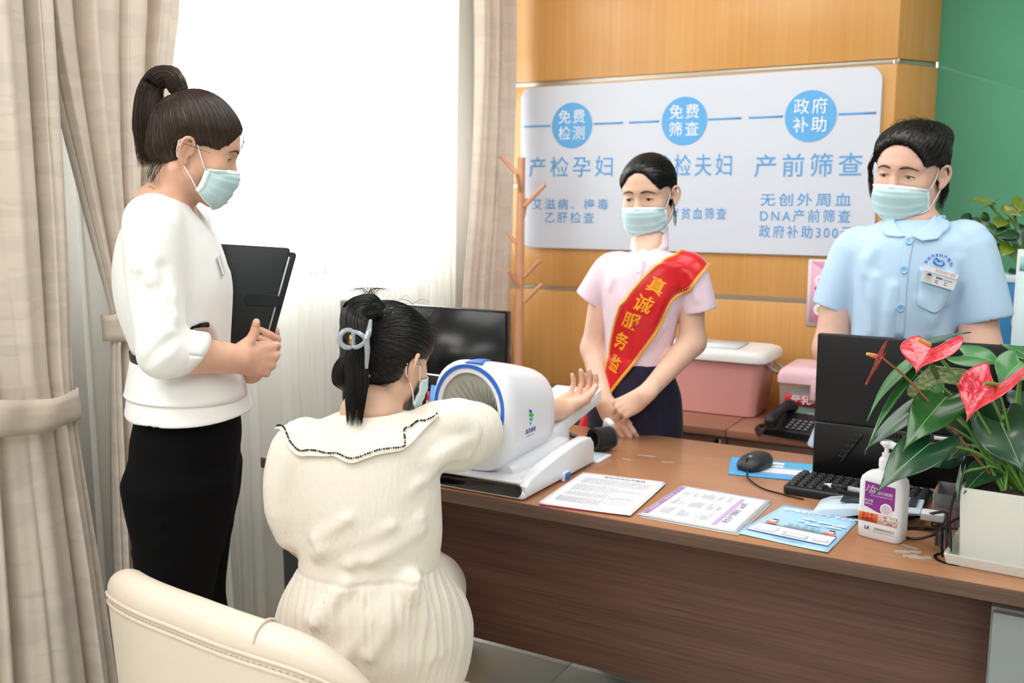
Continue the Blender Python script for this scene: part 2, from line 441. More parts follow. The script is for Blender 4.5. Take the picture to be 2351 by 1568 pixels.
fl = struct(box('floor', (-2.5, -13, -.08), (3.2, 4.0, -.012), M_grout, None, 0))
TS = .8
bm0 = bmesh.new(); bx(bm0, (.0015, .0015, -.012), (TS-.0015, TS-.0015, 0), .001, 1); t0 = None
for i in range(-2, 6):
    for j in range(-7, 3):
        x, y = -1.25+TS*(i), 2.53+TS*(j-1)
        if x > 3.1 or y < -2.4 or y+TS > 4.2: continue
        if t0 is None: t0 = from_bm('tile', bm0, M_tile, fl); o = t0
        else: o = t0.copy(); COL.objects.link(o)
        o.location = (x, y, 0)
ce = struct(box('ceiling', (-2.4, -13, 2.85), (3.2, 4.0, 2.95), M_ceil, None, 0))
struct(box('wall_rear', (-2.4, -13.1, 0), (3.2, -13, 2.85), M_white, None, 0))
struct(box('wall_right', (3.2, -13, 0), (3.3, 4.0, 2.85), M_white, None, 0))
# the reflected row of recessed downlights
M_lamp = mat('downlight_glow', 'ffffff', .5, emit='fff8ee', es=80)
M_ring = mat('downlight_ring', 'f0f0f0', .3)
YG = 3.835                                  # they mirror in the green glass wall
for k, (x, y) in enumerate([(q[0], 2*YG-q[1]) for q in (PZ(2285, 3, 2.84), PZ(2245, 143, 2.84), PZ(2328, 258, 2.84))]):
    t = thing('downlight', 'round recessed ceiling downlight, number %s of its row' % ('nearest the desk', 'in the middle', 'farthest from the desk')[k], 'lamp', (x, y, 2.85), group='recessed ceiling downlights')
    t['label'] = 'round recessed ceiling downlight ' + ('nearest the desk', 'in the middle of its row', 'farthest from the desk')[k]
    bm = bmesh.new(); lathe(bm, [(.112, -.012), (.125, -.012), (.13, 0), (.112, 0), (.112, -.012)], 28, cap=False); from_bm('ring', bm, M_ring, t)
    bm = bmesh.new(); lathe(bm, [(0.001, -.008), (.1115, -.008), (.1115, -.004), (.001, -.004)], 28); from_bm('lens', bm, M_lamp, t)

M_lfr = mat('fill_fixture_white', 'f2f2f0', .4)
for x, y, w in FILL_LAMPS:  # made-up fixtures, unlit themselves, around the added fill lamps
    t = thing('fill_fixture', 'square white framed panel lamp added to the unseen ceiling for fill light', 'lamp', (x, y, 2.85), group='added ceiling fill lamps')
    box('diffuser', (-.62, -.62, -.04), (.62, .62, -.0), M_lfr, t, .002)
    for lo, hi in (((-.65, -.65), (.65, -.62)), ((-.65, .62), (.65, .65)), ((-.65, -.62), (-.62, .62)), ((.62, -.62), (.65, .62))): box('frame_bar', (*lo, -.05), (*hi, 0), M_alu, t, .002)
# panelled back wall: boards with bright metal strips in the joints
xc = -.574
wb = struct(box('wall_back', (-2.4, YW+.02, 0), (xc, YW+.12, 2.85), M_white, None, 0))
zs = [0.0, .195, .617, 1.037, 1.462, 1.877, 2.297, 2.85]
cd = A(math.sin(math.radians(30.5)), math.cos(math.radians(30.5)), 0); LCH = .215
ch_mat = Matrix.Translation((xc, YW, 0)) @ Matrix.Rotation(math.atan2(cd[1], cd[0]), 4, 'Z')
wc = struct(box('wall_corner', (0, .02, 0), (LCH, .1, 2.85), M_white, None, 0, M=ch_mat))
for a, b in zip(zs, zs[1:]):
    box('panel', (-2.13, YW, a+.009), (xc, YW+.02, b-.009), M_panel, wb, .002)
    box('panel', (0, 0, a+.009), (LCH, .02, b-.009), M_panel, wc, .002, M=ch_mat)
for z in zs[1:-1]:
    box('metal_strip', (-2.13, YW+.008, z-.009), (xc+.006, YW+.02, z+.009), M_strip, wb, .001)
    box('metal_strip', (0, .008, z-.009), (LCH, .02, z+.009), M_strip, wc, .001, M=ch_mat)
ge = np.array([xc, YW, 0])+cd*LCH
struct(box('wall_green', (ge[0]-.002, ge[1], 0), (3.2, ge[1]+.1, 2.85), M_green, None, 0))

# window wall with its opening, frame and panes
Y0, Y1, ZS, ZT = 1.78, 3.50, 1.08, 2.72
wl = struct(box('wall_left', (XWIN-.2, -13, 0), (XWIN, Y0, 2.85), M_white, None, 0))
for lo, hi in (((XWIN-.2, Y0, 0), (XWIN, Y1, ZS)), ((XWIN-.2, Y0, ZT), (XWIN, Y1, 2.85)), ((XWIN-.2, Y1, 0), (XWIN, 4.0, 2.85))):
    box('wall_section', lo, hi, M_white, wl, 0)
win = struct(box('window_1', (XWIN-.14, Y0, ZS), (XWIN-.07, Y1, ZS+.05), M_alu, None, .003))
for lo, hi in (((Y0, ZT-.05), (Y1, ZT)), ((Y0, ZS+.05), (Y0+.05, ZT-.05)), ((Y1-.05, ZS+.05), (Y1, ZT-.05)), ((Y0+.05, 1.98), (Y1-.05, 2.06)),
               ((2.62, ZS+.05), (2.68, 1.98))):
    box('frame_bar', (XWIN-.14, lo[0], lo[1]), (XWIN-.07, hi[0], hi[1]), M_alu, win, .003)
M_glass = mat('window_glass', 'ffffff', .02, trans=1.0, ior=1.1)
for a, b, c, d in ((Y0+.05, 2.62, ZS+.05, 1.98), (2.68, Y1-.05, ZS+.05, 1.98), (Y0+.05, Y1-.05, 2.06, ZT-.05)):
    box('pane', (XWIN-.108, a, c), (XWIN-.104, b, d), M_glass, win, 0)
struct(box('baseboard_left', (XWIN, 1.0, 0), (XWIN+.012, YW, .09), mat('baseboard_cream', 'cfc6b4', .5), None, .002))

# curtains -------------------------------------------------------------
def satin(name, col):
    m = bpy.data.materials.new(name); m.use_nodes = True; t = NT(m); b = t.n['Principled BSDF']
    tc = t.add('ShaderNodeTexCoord'); mp = t.add('ShaderNodeMapping'); mp.inputs['Rotation'].default_value = (math.radians(-42), 0, 0)
    mp.inputs['Scale'].default_value = (3, 3.0, 13.0); t.link(tc.outputs['Object'], mp.inputs[0])
    nz = t.add('ShaderNodeTexNoise', i_Scale=1.6, i_Detail=2.0, i_Distortion=.8); t.link(mp.outputs[0], nz.inputs['Vector'])
    n2 = t.add('ShaderNodeTexNoise', i_Scale=260.0, i_Detail=2.0); t.link(tc.outputs['Object'], n2.inputs['Vector'])
    rr = t.add('ShaderNodeMapRange', i_1=.47, i_2=.56); t.link(nz.outputs[0], rr.inputs[0])
    mx = t.add('ShaderNodeMix', data_type='RGBA'); c = lin(col)
    mx.inputs[6].default_value = c; mx.inputs[7].default_value = tuple(v*.91 for v in c[:3])+(1,)
    t.link(rr.outputs[0], mx.inputs[0]); t.link(mx.outputs[2], b.inputs['Base Color'])
    r = t.add('ShaderNodeMapRange', i_3=.3, i_4=.5); t.link(rr.outputs[0], r.inputs[0]); t.link(r.outputs[0], b.inputs['Roughness'])
    ad = t.add('ShaderNodeMath', operation='MULTIPLY_ADD', i_1=.25); t.link(n2.outputs[0], ad.inputs[0]); t.link(rr.outputs[0], ad.inputs[2])
    bp = t.add('ShaderNodeBump', i_Strength=.3, i_Distance=.002); t.link(ad.outputs[0], bp.inputs['Height']); t.link(bp.outputs[0], b.inputs['Normal'])
    b.inputs['Sheen Weight'].default_value = .3
    out = t.n['Material Output']; ms = t.add('ShaderNodeMixShader'); ms.inputs[0].default_value = .3
    tr = t.add('ShaderNodeBsdfTranslucent'); tr.inputs[0].default_value = c
    t.link(b.outputs[0], ms.inputs[1]); t.link(tr.outputs[0], ms.inputs[2]); t.link(ms.outputs[0], out.inputs[0])
    MATS[name] = m; return m
M_drape = satin('cream_satin', 'f4e9dd')
M_band = satin('cream_satin_band', 'efe2d2')
def sheer_mat(name, op):
    m = bpy.data.materials.new(name); m.use_nodes = True; t = NT(m); out = t.n['Material Output']; t.n.remove(t.n['Principled BSDF'])
    a = t.add('ShaderNodeBsdfTransparent'); b = t.add('ShaderNodeBsdfTranslucent'); d = t.add('ShaderNodeBsdfDiffuse')
    b.inputs[0].default_value = lin('fbfaf5'); d.inputs[0].default_value = lin('f4f2ec')
    m1 = t.add('ShaderNodeMixShader'); m1.inputs[0].default_value = .5; t.link(b.outputs[0], m1.inputs[1]); t.link(d.outputs[0], m1.inputs[2])
    m2 = t.add('ShaderNodeMixShader'); m2.inputs[0].default_value = op
    t.link(a.outputs[0], m2.inputs[1]); t.link(m1.outputs[0], m2.inputs[2]); t.link(m2.outputs[0], out.inputs[0])
    return m
M_sheer = sheer_mat('white_voile', .62); M_sheer2 = sheer_mat('white_voile_gathered', .9)
def drape(name, X, rows, folds, depth, label, m, seed=0, nu=150, nv=70, parent=None, thick=.004, group=None):
    """rows: (z, yleft, yright, fold depth factor) from top to floor"""
    r = spline(np.array(rows, float), nv); rng = np.random.RandomState(seed)
    s = np.linspace(0, 1, nu); ph = rng.uniform(0, 6.28, 6)
    w = s+.05*np.sin(2*math.pi*s*1.5+ph[0])+.03*np.sin(2*math.pi*s*3.7+ph[1])
    V = np.zeros((nu, nv, 3))
    for j, (z, a, b, f) in enumerate(r):
        sh = .35*np.sin(z*1.3+ph[2])
        a1 = math.pi*folds*w+sh*.5; o = 2*(np.abs(np.sin(a1))**.75)-1.1+.35*np.sin(2*math.pi*folds*1.7*w+ph[3]+.9*z)+.25*np.sin(2*math.pi*folds*.5*w+ph[4]+.4*z)
        lat = np.cos(2*a1)*.6
        V[:, j] = np.stack([X+depth*f*o*.6, a+(b-a)*s+(b-a)/folds*.16*lat*f, np.full(nu, z)], 1)
    o = link(name, grid_mesh(name, V), m, parent)
    if thick: solid(o, thick)
    return o, V
def yX(x, y, X): return PX(x, y, X)[1]
# near left drape
XD = -2.03
d1, _ = drape('curtain', XD, [(2.8, 1.05, 1.48, 1.1), (2.0, 1.06, 1.48, 1.0), (1.4, 1.08, 1.475, .8), (1.05, 1.12, 1.463, .55), (.96, 1.14, 1.462, .5), (.86, 1.13, 1.466, .55), (.5, 1.1, 1.50, .85), (.02, 1.06, 1.54, 1.0)],
        4, .062, '', M_drape, 3)
tag(d1, 'heavy cream satin curtain at the picture edge, tied with a wide band', 'curtain', 'cream satin curtains at the window')
def band(name, X, ya, yb, z, h, bulge, m, parent, drop=.0):
    n = 60; V = np.zeros((n, 5, 3)); s = np.linspace(0, 1, n)
    for j in range(5):
        t = j/4
        V[:, j] = np.stack([X+bulge*np.sin(math.pi*np.clip(s, 0, 1))**.55*(1+.05*math.sin(math.pi*t))+.004*np.sin(s*19+t*2), ya+(yb-ya)*s, z+h*(.5-t)+drop*(s-.5)+.006*np.sin(s*7+t)], 1)
    o = link(name, grid_mesh(name, V), m, parent); solid(o, .006); return o
band('tieback', XD-.02, 1.09, 1.478, .945, .075, .085, M_band, d1, -.035)
# second drape, drawn back behind the woman in the white jacket
XE = -2.08
d2, _ = drape('curtain', XE, [(2.8, 1.46, 1.90, 1.1), (2.05, 1.47, 1.895, 1.05), (1.75, 1.49, 1.85, .9), (1.4, 1.56, 1.77, .7), (1.15, 1.615, 1.735, .45), (1.07, 1.62, 1.73, .4), (.98, 1.61, 1.735, .45), (.5, 1.585, 1.775, .8), (.02, 1.57, 1.79, .9)],
        4, .055, '', M_drape, 8)
tag(d2, 'cream satin curtain tied back just behind the standing woman in white', 'curtain', 'cream satin curtains at the window')
band('tieback', XE-.02, 1.60, 1.75, 1.09, .07, .06, M_band, d2, 0)
d3, _ = drape('curtain', -2.06, [(2.8, 3.31, 3.60, 1.0), (2.0, 3.32, 3.605, 1.0), (1.42, 3.27, 3.585, .8), (1.0, 3.2, 3.56, .7), (.6, 3.2, 3.56, .8), (.02, 3.17, 3.58, .9)],
        4, .045, '', M_drape, 5)
tag(d3, 'cream curtain hanging in the corner beside the panelled wall', 'curtain', 'cream satin curtains at the window')
# voile
v1, _ = drape('sheer_curtain', -2.17, [(2.8, 1.6, 2.0, 1), (1.2, 1.6, 2.03, 1), (.02, 1.6, 2.06, 1)], 9, .03, '', M_sheer2, 2, nu=240, nv=12, thick=0)
tag(v1, 'narrow white voile curtain gathered in folds behind the standing woman', 'curtain', 'white voile curtains')
v2, _ = drape('sheer_curtain', -2.22, [(2.8, 1.95, 3.4, 1), (1.2, 1.95, 3.38, 1), (.02, 1.95, 3.33, 1)], 30, .016, '', M_sheer, 4, nu=620, nv=12, thick=0)
tag(v2, 'wide white voile curtain glowing across the bright window', 'curtain', 'white voile curtains')
v3, _ = drape('sheer_curtain', -2.15, [(2.8, 3.2, 3.36, 1), (1.4, 3.13, 3.3, 1), (.02, 3.08, 3.28, 1)], 6, .025, '', M_sheer2, 6, nu=160, nv=12, thick=0)
tag(v3, 'gathered end of white voile next to the corner curtain', 'curtain', 'white voile curtains')
tr_ = tube_obj('curtain_rail', [(-2.14, .9, 2.83), (-2.14, 3.62, 2.83)], .012, M_strip); tag(tr_, 'metal curtain rail above the window', 'rail')

# ------------------------------------------------------------------ sign board on the panels
M_sign = mat('sign_face', 'd6dbe6', .35, coat=.1)
M_sblue = mat('sign_blue', '63aee8', .5)
M_sblue2 = mat('sign_text_blue', '5fa6e0', .5)
M_swhite = mat('sign_white', 'f2f5fa', .5)
sb = thing('sign_board', 'white wall sign with three blue circles and blue Chinese lettering', 'sign', (-1.33, YW, 1.53))
bm = bmesh.new(); prism(bm, [(x, z) for x, z in rrect(-2.04, 1.205, -.615, 1.862, .05, 8)], 0, .014, .002, 1, M=Matrix(((1, 0, 0, 0), (0, 0, -1, YW-.001), (0, 1, 0, 0), (0, 0, 0, 1))))
o = from_bm('board', bm, M_sign); o.parent = sb; o.matrix_parent_inverse = world_mat(sb).inverted()
YS = YW-.0155
def on_sign(x, z, dy=0): return Matrix(((1, 0, 0, x+1.33), (0, 0, -1, YS-YW-dy), (0, 1, 0, z-1.53), (0, 0, 0, 1)))
for cx, ta, tb, l0, l1, l2, l3 in ((-1.802, '免费', '检测', -2.024, -1.9, -1.705, -1.578), (-1.326, '免费', '筛查', -1.552, -1.427, -1.232, -1.105), (-.854, '政府', '补助', -1.077, -.952, -.757, -.631)):
    bm = bmesh.new(); lathe(bm, [(.0905, 0), (.0905, .0015), (.001, .0015)], 48, M=on_sign(cx, 1.702)); from_bm('circle_badge', bm, M_sblue, sb)
    for a, b in ((l0, l1), (l2, l3)):
        bm = bmesh.new(); bx(bm, (a-cx, -.0035, 0), (b-cx, .0035, .0012), 0, M=on_sign(cx, 1.705)); from_bm('line', bm, M_sblue, sb)
    text('lettering', ta, .058, M_swhite, on_sign(cx, 1.733, .003), sb, bold=.004, spacing=1.22)
    text('lettering', tb, .058, M_swhite, on_sign(cx, 1.668, .003), sb, bold=.004, spacing=1.22)
for s, x, z, sz, w, b in (('产检孕妇', -1.807, 1.531, .088, .38, .004), ('地贫检夫妇', -1.328, 1.529, .088, .39, .004), ('产前筛查', -.858, 1.523, .088, .382, .004),
                    ('艾滋病、梅毒', -1.81, 1.383, .048, .347, .004), ('乙肝检查', -1.812, 1.329, .048, .224, .004), ('地中海贫血筛查', -1.31, 1.35, .048, .32, .004),
                    ('无创外周血', -.861, 1.403, .05, .323, .004), ('DNA产前筛查', -.861, 1.345, .05, .323, .004), ('政府补助300元', -.856, 1.287, .05, .335, .004)):
    text('lettering', s, sz, M_sblue2, on_sign(x, z, .001), sb, bold=b, width=w, spacing=1.3)
# poster below it
ps = thing('poster', 'pink health poster with white edge under the wall sign', 'poster', (-.76, YW, 1.07))
box('sheet', (-.08, -.004, -.123), (.08, -.001, .123), mat('poster_white', 'f1e6ee', .4), ps, 0)
box('print', (-.07, -.005, -.11), (.07, -.004, .115), mat('poster_pink', 'f0bcd2', .4), ps, 0)
bm = bmesh.new(); prism(bm, [(-.07, .115), (.07, .115), (.07, .02)], 0, .001, M=Matrix(((1, 0, 0, 0), (0, 0, -1, -.005), (0, 1, 0, 0), (0, 0, 0, 1)))); from_bm('print', bm, mat('poster_rose', 'e79fc0', .4), ps)
for z, c in ((.045, 'e8a9a0'), (-.06, 'b9cf88')):
    for x in (-.035, .035):
        bm = bmesh.new(); lathe(bm, [(.02, 0), (.02, .001), (.001, .001)], 24, M=Matrix(((1, 0, 0, x), (0, 0, -1, -.005), (0, 1, 0, z), (0, 0, 0, 1)))); from_bm('round_picture', bm, mat('poster_disc', 'fbf7f8', .4), ps)
        bm = bmesh.new(); prism(bm, rrect(-.008, -.012, .008, .01, .006), 0, .001, M=Matrix(((1, 0, 0, x), (0, 0, -1, -.006), (0, 1, 0, z), (0, 0, 0, 1)))); from_bm('drawing', bm, mat('poster_fig'+c, c, .5), ps)
        bm = bmesh.new(); prism(bm, rrect(-.02, -.005, .02, .005, .004), 0, .001, M=Matrix(((1, 0, 0, x), (0, 0, -1, -.006), (0, 1, 0, z-.028), (0, 0, 0, 1)))); from_bm('caption_bar', bm, mat('poster_mag', 'e05a9a', .5), ps)

# coat stand in the corner
M_stand = mat('beech_wood', 'dba17d', .45, var=.06, vscale=12)
cs = thing('coat_stand', 'light wooden coat stand with angled pegs beside the wall sign', 'coat stand', (-1.915, 3.42, 0))
tube_obj('pole', [(-.02, 0, .03), (-.012, 0, .9), (.0, 0, 1.57)], [.02, .019, .015], M_stand, cs, 12, 12)
for k in range(4):
    a = k*math.pi/2+.5; tube_obj('foot', [(0, 0, .1), (.1*math.cos(a), .1*math.sin(a), .035), (.16*math.cos(a), .13*math.sin(a), .012)], .012, M_stand, cs, 8, 8)
for z, ang, l in ((1.38, 10, .1), (1.33, 100, .09), (1.5, 190, .09), (1.1, 5, .08), (1.0, 15, .085), (1.22, 180, .06), (1.06, 250, .08), (1.44, 280, .08)):
    a = math.radians(ang); tube_obj('peg', [(0.012*math.cos(a), .012*math.sin(a), z), (l*math.cos(a), l*math.sin(a)*.8, z+l*.85)], [.009, .008], M_stand, cs, 8, 4)
# ------------------------------------------------------------------ desk
ZT_ = .75
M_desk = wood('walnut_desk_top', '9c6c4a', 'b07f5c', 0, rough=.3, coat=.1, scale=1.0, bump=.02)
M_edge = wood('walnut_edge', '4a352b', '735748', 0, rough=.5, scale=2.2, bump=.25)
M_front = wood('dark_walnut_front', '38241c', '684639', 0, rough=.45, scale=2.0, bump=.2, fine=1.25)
M_grey = mat('grey_metal', '8f9698', .42, metal=.15)
M_dgrey = mat('dark_grey_metal', '4a4d50', .5)
M_black = mat('black_plastic', '0d0e10', .42)
M_blackg = mat('black_gloss', '08090b', .12, coat=.5)
M_wplast = mat('white_plastic', 'eceef2', .3, coat=.15)
M_wplast2 = mat('white_plastic_warm', 'e6e6e4', .38)
dk = thing('desk', 'long dark walnut office desk with papers and equipment on it', 'desk', (-.8, 2.18, 0))
def dpart(name, lo, hi, m, b=.002): o = box(name, lo, hi, m, None, b); o.parent = dk; o.matrix_parent_inverse = world_mat(dk).inverted(); return o
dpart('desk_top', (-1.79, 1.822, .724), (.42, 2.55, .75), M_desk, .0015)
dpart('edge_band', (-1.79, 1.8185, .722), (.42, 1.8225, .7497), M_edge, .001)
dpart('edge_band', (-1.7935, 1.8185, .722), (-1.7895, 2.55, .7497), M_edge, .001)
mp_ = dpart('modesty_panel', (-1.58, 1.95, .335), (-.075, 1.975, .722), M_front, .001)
lp = dpart('pedestal', (-1.77, 1.87, 0), (-1.58, 2.5, .712), M_dgrey, .003)
for z0, z1 in ((.03, .35), (.36, .70)):
    o = dpart('drawer', (-1.765, 1.858, z0), (-1.585, 1.87, z1), M_dgrey, .003)
rp = dpart('pedestal', (-.083, 1.87, 0), (.36, 2.5, .695), M_grey, .003)
for z0, z1 in ((.03, .34), (.35, .69)):
    dpart('drawer', (-.08, 1.855, z0), (.355, 1.87, z1), M_grey, .004)
bm = bmesh.new(); lathe(bm, [(.034, .7495), (.034, .7515), (.028, .7518), (.028, .7495)], 28, M=Matrix.Translation((-.155, 1.925, 0))); o = from_bm('cable_ring', bm, M_black); o.parent = dk; o.matrix_parent_inverse = world_mat(dk).inverted()
M_resid = mat('tape_residue', 'c9c2b4', .8, alpha=.5)
for x, y, l, w, a in ((-.235, 1.925, .05, .012, 28), (-.215, 1.905, .05, .016, 12), (-.235, 1.955, .035, .008, -20), (-.93, 2.33, .05, .006, 10), (-.86, 2.3, .03, .006, 25), (-.96, 2.27, .025, .008, -10)):
    bm = bmesh.new(); rng = random.Random(int(x*-1000)); n = 9; pts = []
    for i in range(n): pts.append((-l/2+l*i/(n-1), -w/2+rng.uniform(-.3, .3)*w))
    for i in range(n): pts.append((l/2-l*i/(n-1), w/2+rng.uniform(-.3, .3)*w))
    prism(bm, pts, .7501, .7504, M=Matrix.Translation((x, y, 0)) @ Matrix.Rotation(math.radians(a), 4, 'Z')); o = from_bm('tape_residue', bm, M_resid); o.parent = dk; o.matrix_parent_inverse = world_mat(dk).inverted()
tube_obj('hanging_cable', [(-.22, 1.96, .725), (-.225, 1.935, .71), (-.235, 1.93, .70), (-.225, 1.95, .712)], .003, M_black, None, 6, 14)
C_ = bpy.data.objects['hanging_cable']; C_.parent = dk; C_.matrix_parent_inverse = world_mat(dk).inverted()

# ------------------------------------------------------------------ monitors
M_mon = mat('monitor_back', '0b0c0e', .38, bump=.03, bscale=900)
m1 = thing('monitor', 'wide black monitor behind the seated woman, by the window', 'monitor', (-1.66, 2.36, ZT_))
box('screen_panel', (-.298, -.012, .005), (.30, .012, .352), M_blackg, m1, .004)
box('back_shell', (-.2, .012, .06), (.2, .045, .3), M_mon, m1, .012)
box('stand_neck', (-.03, .03, .01), (.03, .05, .2), M_mon, m1, .004)
box('stand_foot', (-.12, -.06, 0), (.12, .12, .01), M_mon, m1, .004)
o = box('display_face', (-.292, -.0135, .016), (.294, -.0122, .346), mat('screen_dark', '0e1013', .25), m1, 0)
m2 = thing('monitor', 'black monitor seen from behind, in front of the nurse in light blue', 'monitor', (-.20, 2.31, ZT_))
def tilted(bm): return bm
TM = Matrix.Translation((0, 0, .02)) @ Matrix.Rotation(math.radians(1.5), 4, 'X')
box('screen_panel', (-.303, .0, 0), (.30, .022, .335), M_mon, m2, .004, M=TM)
bm = bmesh.new(); prism(bm, [(-.3, .004), (.3, .004), (.3, .128), (-.3, .128)], 0, .012, .003, 1, M=TM @ Matrix(((1, 0, 0, 0), (0, 0, -1, 0.002), (0, 1, 0, 0), (0, 0, 0, 1)))); bmesh.ops.transform(bm, matrix=Matrix.Identity(4), verts=bm.verts); from_bm('lower_back_cover', bm, M_mon, m2)
bm = bmesh.new()
for i in range(-4, 5):
    for j in range(-4, 5):
        if i*i+j*j <= 18: lathe(bm, [(.0013, 0), (.0013, .0008), (.0002, .0008)], 6, M=TM @ Matrix(((1, 0, 0, -.195+i*.0042), (0, 0, -1, -.0105), (0, 1, 0, .035+j*.0042), (0, 0, 0, 1))))
o = from_bm('speaker_holes', bm, mat('hole_black', '020202', .8), m2); o['kind'] = 'stuff'
bm = bmesh.new()
for i in range(5):
    bx(bm, (-.003, -.0015, -.013), (.003, .001, .013), .001, 1, M=TM @ Matrix.Translation((-.232+i*.0085, -.011, .045+i*.0135)) @ Matrix.Rotation(.5, 4, 'Y'))
    bx(bm, (-.008, -.0015, -.0015), (.006, .001, .0015), .001, 1, M=TM @ Matrix.Translation((-.235+i*.0085, -.011, .052+i*.0135)) @ Matrix.Rotation(.3, 4, 'Y'))
o = from_bm('back_ribs', bm, mat('rib_black', '1c1d20', .3), m2); o['kind'] = 'stuff'
box('rating_label', (-.04, -.0115, .118), (.0, -.0105, .126), mat('label_white', 'e8e8e8', .5), m2, 0, M=TM)
for k in range(5): box('vent_slot', (-.14+k*.007, -.0118, .112), (-.1365+k*.007, -.0105, .122), mat('hole_black', '020202', .8), m2, 0, M=TM)
box('stand_neck', (.02, -.035, .005), (.05, -.014, .2), M_black, m2, .004)
bm = bmesh.new(); prism(bm, rrect(0.0, -.11, .22, .05, .03), 0, .012, .004, 2); from_bm('stand_foot', bm, M_black, m2)

# ------------------------------------------------------------------ the blood pressure machine
bp = thing('blood_pressure_machine', 'white arm-in blood pressure machine with a blue ringed grey cloth tunnel', 'blood pressure monitor', (-1.13, 2.0, ZT_))
def B(o): o.parent = bp; o.matrix_parent_inverse = world_mat(bp).inverted(); return o
M_shell = mat('machine_white', 'e9ebf1', .28, coat=.2)
M_bblue = mat('machine_blue', '2f6fd0', .35)
def ringloft(name, rows, n=64, m=None, capf=True, capb=True, bev=0.0):
    """rows (y, xc, zc, hx, hz, power): superellipse sections along y, world space"""
    bm = bmesh.new(); rings = []
    for y, xc, zc, hx, hz, pw in rows:
        r = []
        for i in range(n):
            a = 2*math.pi*i/n; c, s = math.cos(a), math.sin(a); k = (abs(c)**pw+abs(s)**pw)**(-1/pw)
            r.append(bm.verts.new((xc+hx*k*c, y, zc+hz*k*s)))
        rings.append(r)
    for a, b in zip(rings, rings[1:]):
        for i in range(n): bm.faces.new((a[i], a[(i+1) % n], b[(i+1) % n], b[i]))
    if capf: bm.faces.new(rings[0])
    if capb: bm.faces.new(rings[-1])
    return B(from_bm(name, bm, m, None, 40))
rows = [(1.862, -1.172, .941, .0835, .092, 2.1), (1.853, -1.172, .941, .088, .097, 2.1), (1.848, -1.172, .9405, .094, .1025, 2.15), (1.851, -1.171, .928, .1, .118, 2.4), (1.858, -1.170, .922, .104, .126, 2.7), (1.872, -1.169, .92, .106, .13, 2.8)]
for t in np.linspace(0, 1, 9)[1:]:
    rows.append((1.872+t*.19, -1.169, .92-.014*t-.006*t*t, .106-.003*t, .13-.018*t-.004*t*t, 2.8))
rows += [(2.076, -1.169, .899, .1, .104, 2.7), (2.086, -1.169, .898, .092, .094, 2.6), (2.09, -1.169, .898, .08, .08, 2.5)]
ringloft('tunnel_shell', rows, 72, M_shell, capf=False)
# blue ring, white lip and the pleated cloth funnel
def annulus(name, r0, r1, y0, y1, m, a0=0, a1=360, n=72, zr=1.09):
    bm = bmesh.new(); L = []
    for i in range(n+1):
        a = math.radians(a0+(a1-a0)*i/n); c, s = math.cos(a), math.sin(a)*zr
        L.append([bm.verts.new((-1.172+r*c, y, .941+r*s)) for r, y in ((r0, y0), (r0, y1), (r1, y1), (r1, y0))])
    for p, q in zip(L, L[1:]):
        for k in range(4): bm.faces.new((p[k], p[(k+1) % 4], q[(k+1) % 4], q[k]))
    return B(from_bm(name, bm, m, None, 40))
annulus('blue_ring', .0865, .0935, 1.852, 1.8455, M_bblue)
annulus('white_lip', .076, .0865, 1.858, 1.849, M_wplast)
n, mr = 192, 18; V = np.zeros((n+1, mr, 3))
for i in range(n+1):
    a = 2*math.pi*i/n
    for j in range(mr):
        t = j/(mr-1); r = .077-.043*t; c_ = A(-1.150+(-.022)*(1-t), 0, .910+.031*(1-t))
        pl = .0042*math.sin(a*26+.6*math.sin(a*5))*min(1, max(0, (t-.22)*3))+.0008*math.sin(a*9)
        V[i, j] = (c_[0]+(r+0*pl)*math.cos(a), 1.856+.010*t+.012*t*t+pl, c_[2]+r*1.09*math.sin(a))
M_cloth = mat('grey_tunnel_cloth', 'a3a69e', .7, sheen=.2, bump=.1, bscale=900)
cl = B(link('tunnel_cloth', grid_mesh('tunnel_cloth', V), M_cloth))
st = annulus('stitch_line', .0595, .0602, 1.861, 1.8605, mat('stitch_dark', '5d5f5a', .8))
# blue tab on top
V = np.zeros((8, 10, 3))
for i in range(8):
    for j in range(10):
        u = i/7-.5; t = j/9; w = .017+.014*max(0, .5-t)
        V[i, j] = (-1.158+u*2*w, 1.848+.048*t, 1.0505-.003*t-.012*max(0, .35-t)-.5*u*u*.004+.0012)
B(link('blue_tab', grid_mesh('blue_tab', V), M_bblue)); solid(bpy.data.objects['blue_tab'], .002)
# base with the black panel, side rail, rest and button
bm = bmesh.new(); bx(bm, (-1.275, 1.828, .752), (-1.018, 2.185, .772), .008, 3); B(from_bm('base', bm, M_shell))
prof = [(1.832, .768), (1.836, .789), (1.86, .793), (2.19, .793), (2.19, .768)]
bm = bmesh.new(); prism(bm, prof, -1.272, -1.03, 0, M=Matrix(((0, 0, 1, 0), (1, 0, 0, 0), (0, 1, 0, 0), (0, 0, 0, 1)))); B(from_bm('base_deck', bm, M_shell))
bm = bmesh.new(); prism(bm, rrect(-1.245, .757, -1.024, .787, .012), 0, .006, .002, 2, M=Matrix(((1, 0, 0, 0), (0, 0, 1, 1.8275), (0, 1, 0, 0), (0, 0, 0, 1)))); B(from_bm('front_panel', bm, M_blackg))
prof = [(1.834, .756), (1.836, .782), (1.86, .795), (1.93, .806), (2.02, .818), (2.10, .827), (2.15, .828), (2.172, .823), (2.186, .81), (2.19, .795), (2.19, .76), (2.18, .754)]
bm = bmesh.new(); prism(bm, prof, -1.045, -1.014, .006, 3, M=Matrix(((0, 0, 1, 0), (1, 0, 0, 0), (0, 1, 0, 0), (0, 0, 0, 1)))); B(from_bm('side_rail', bm, M_shell))
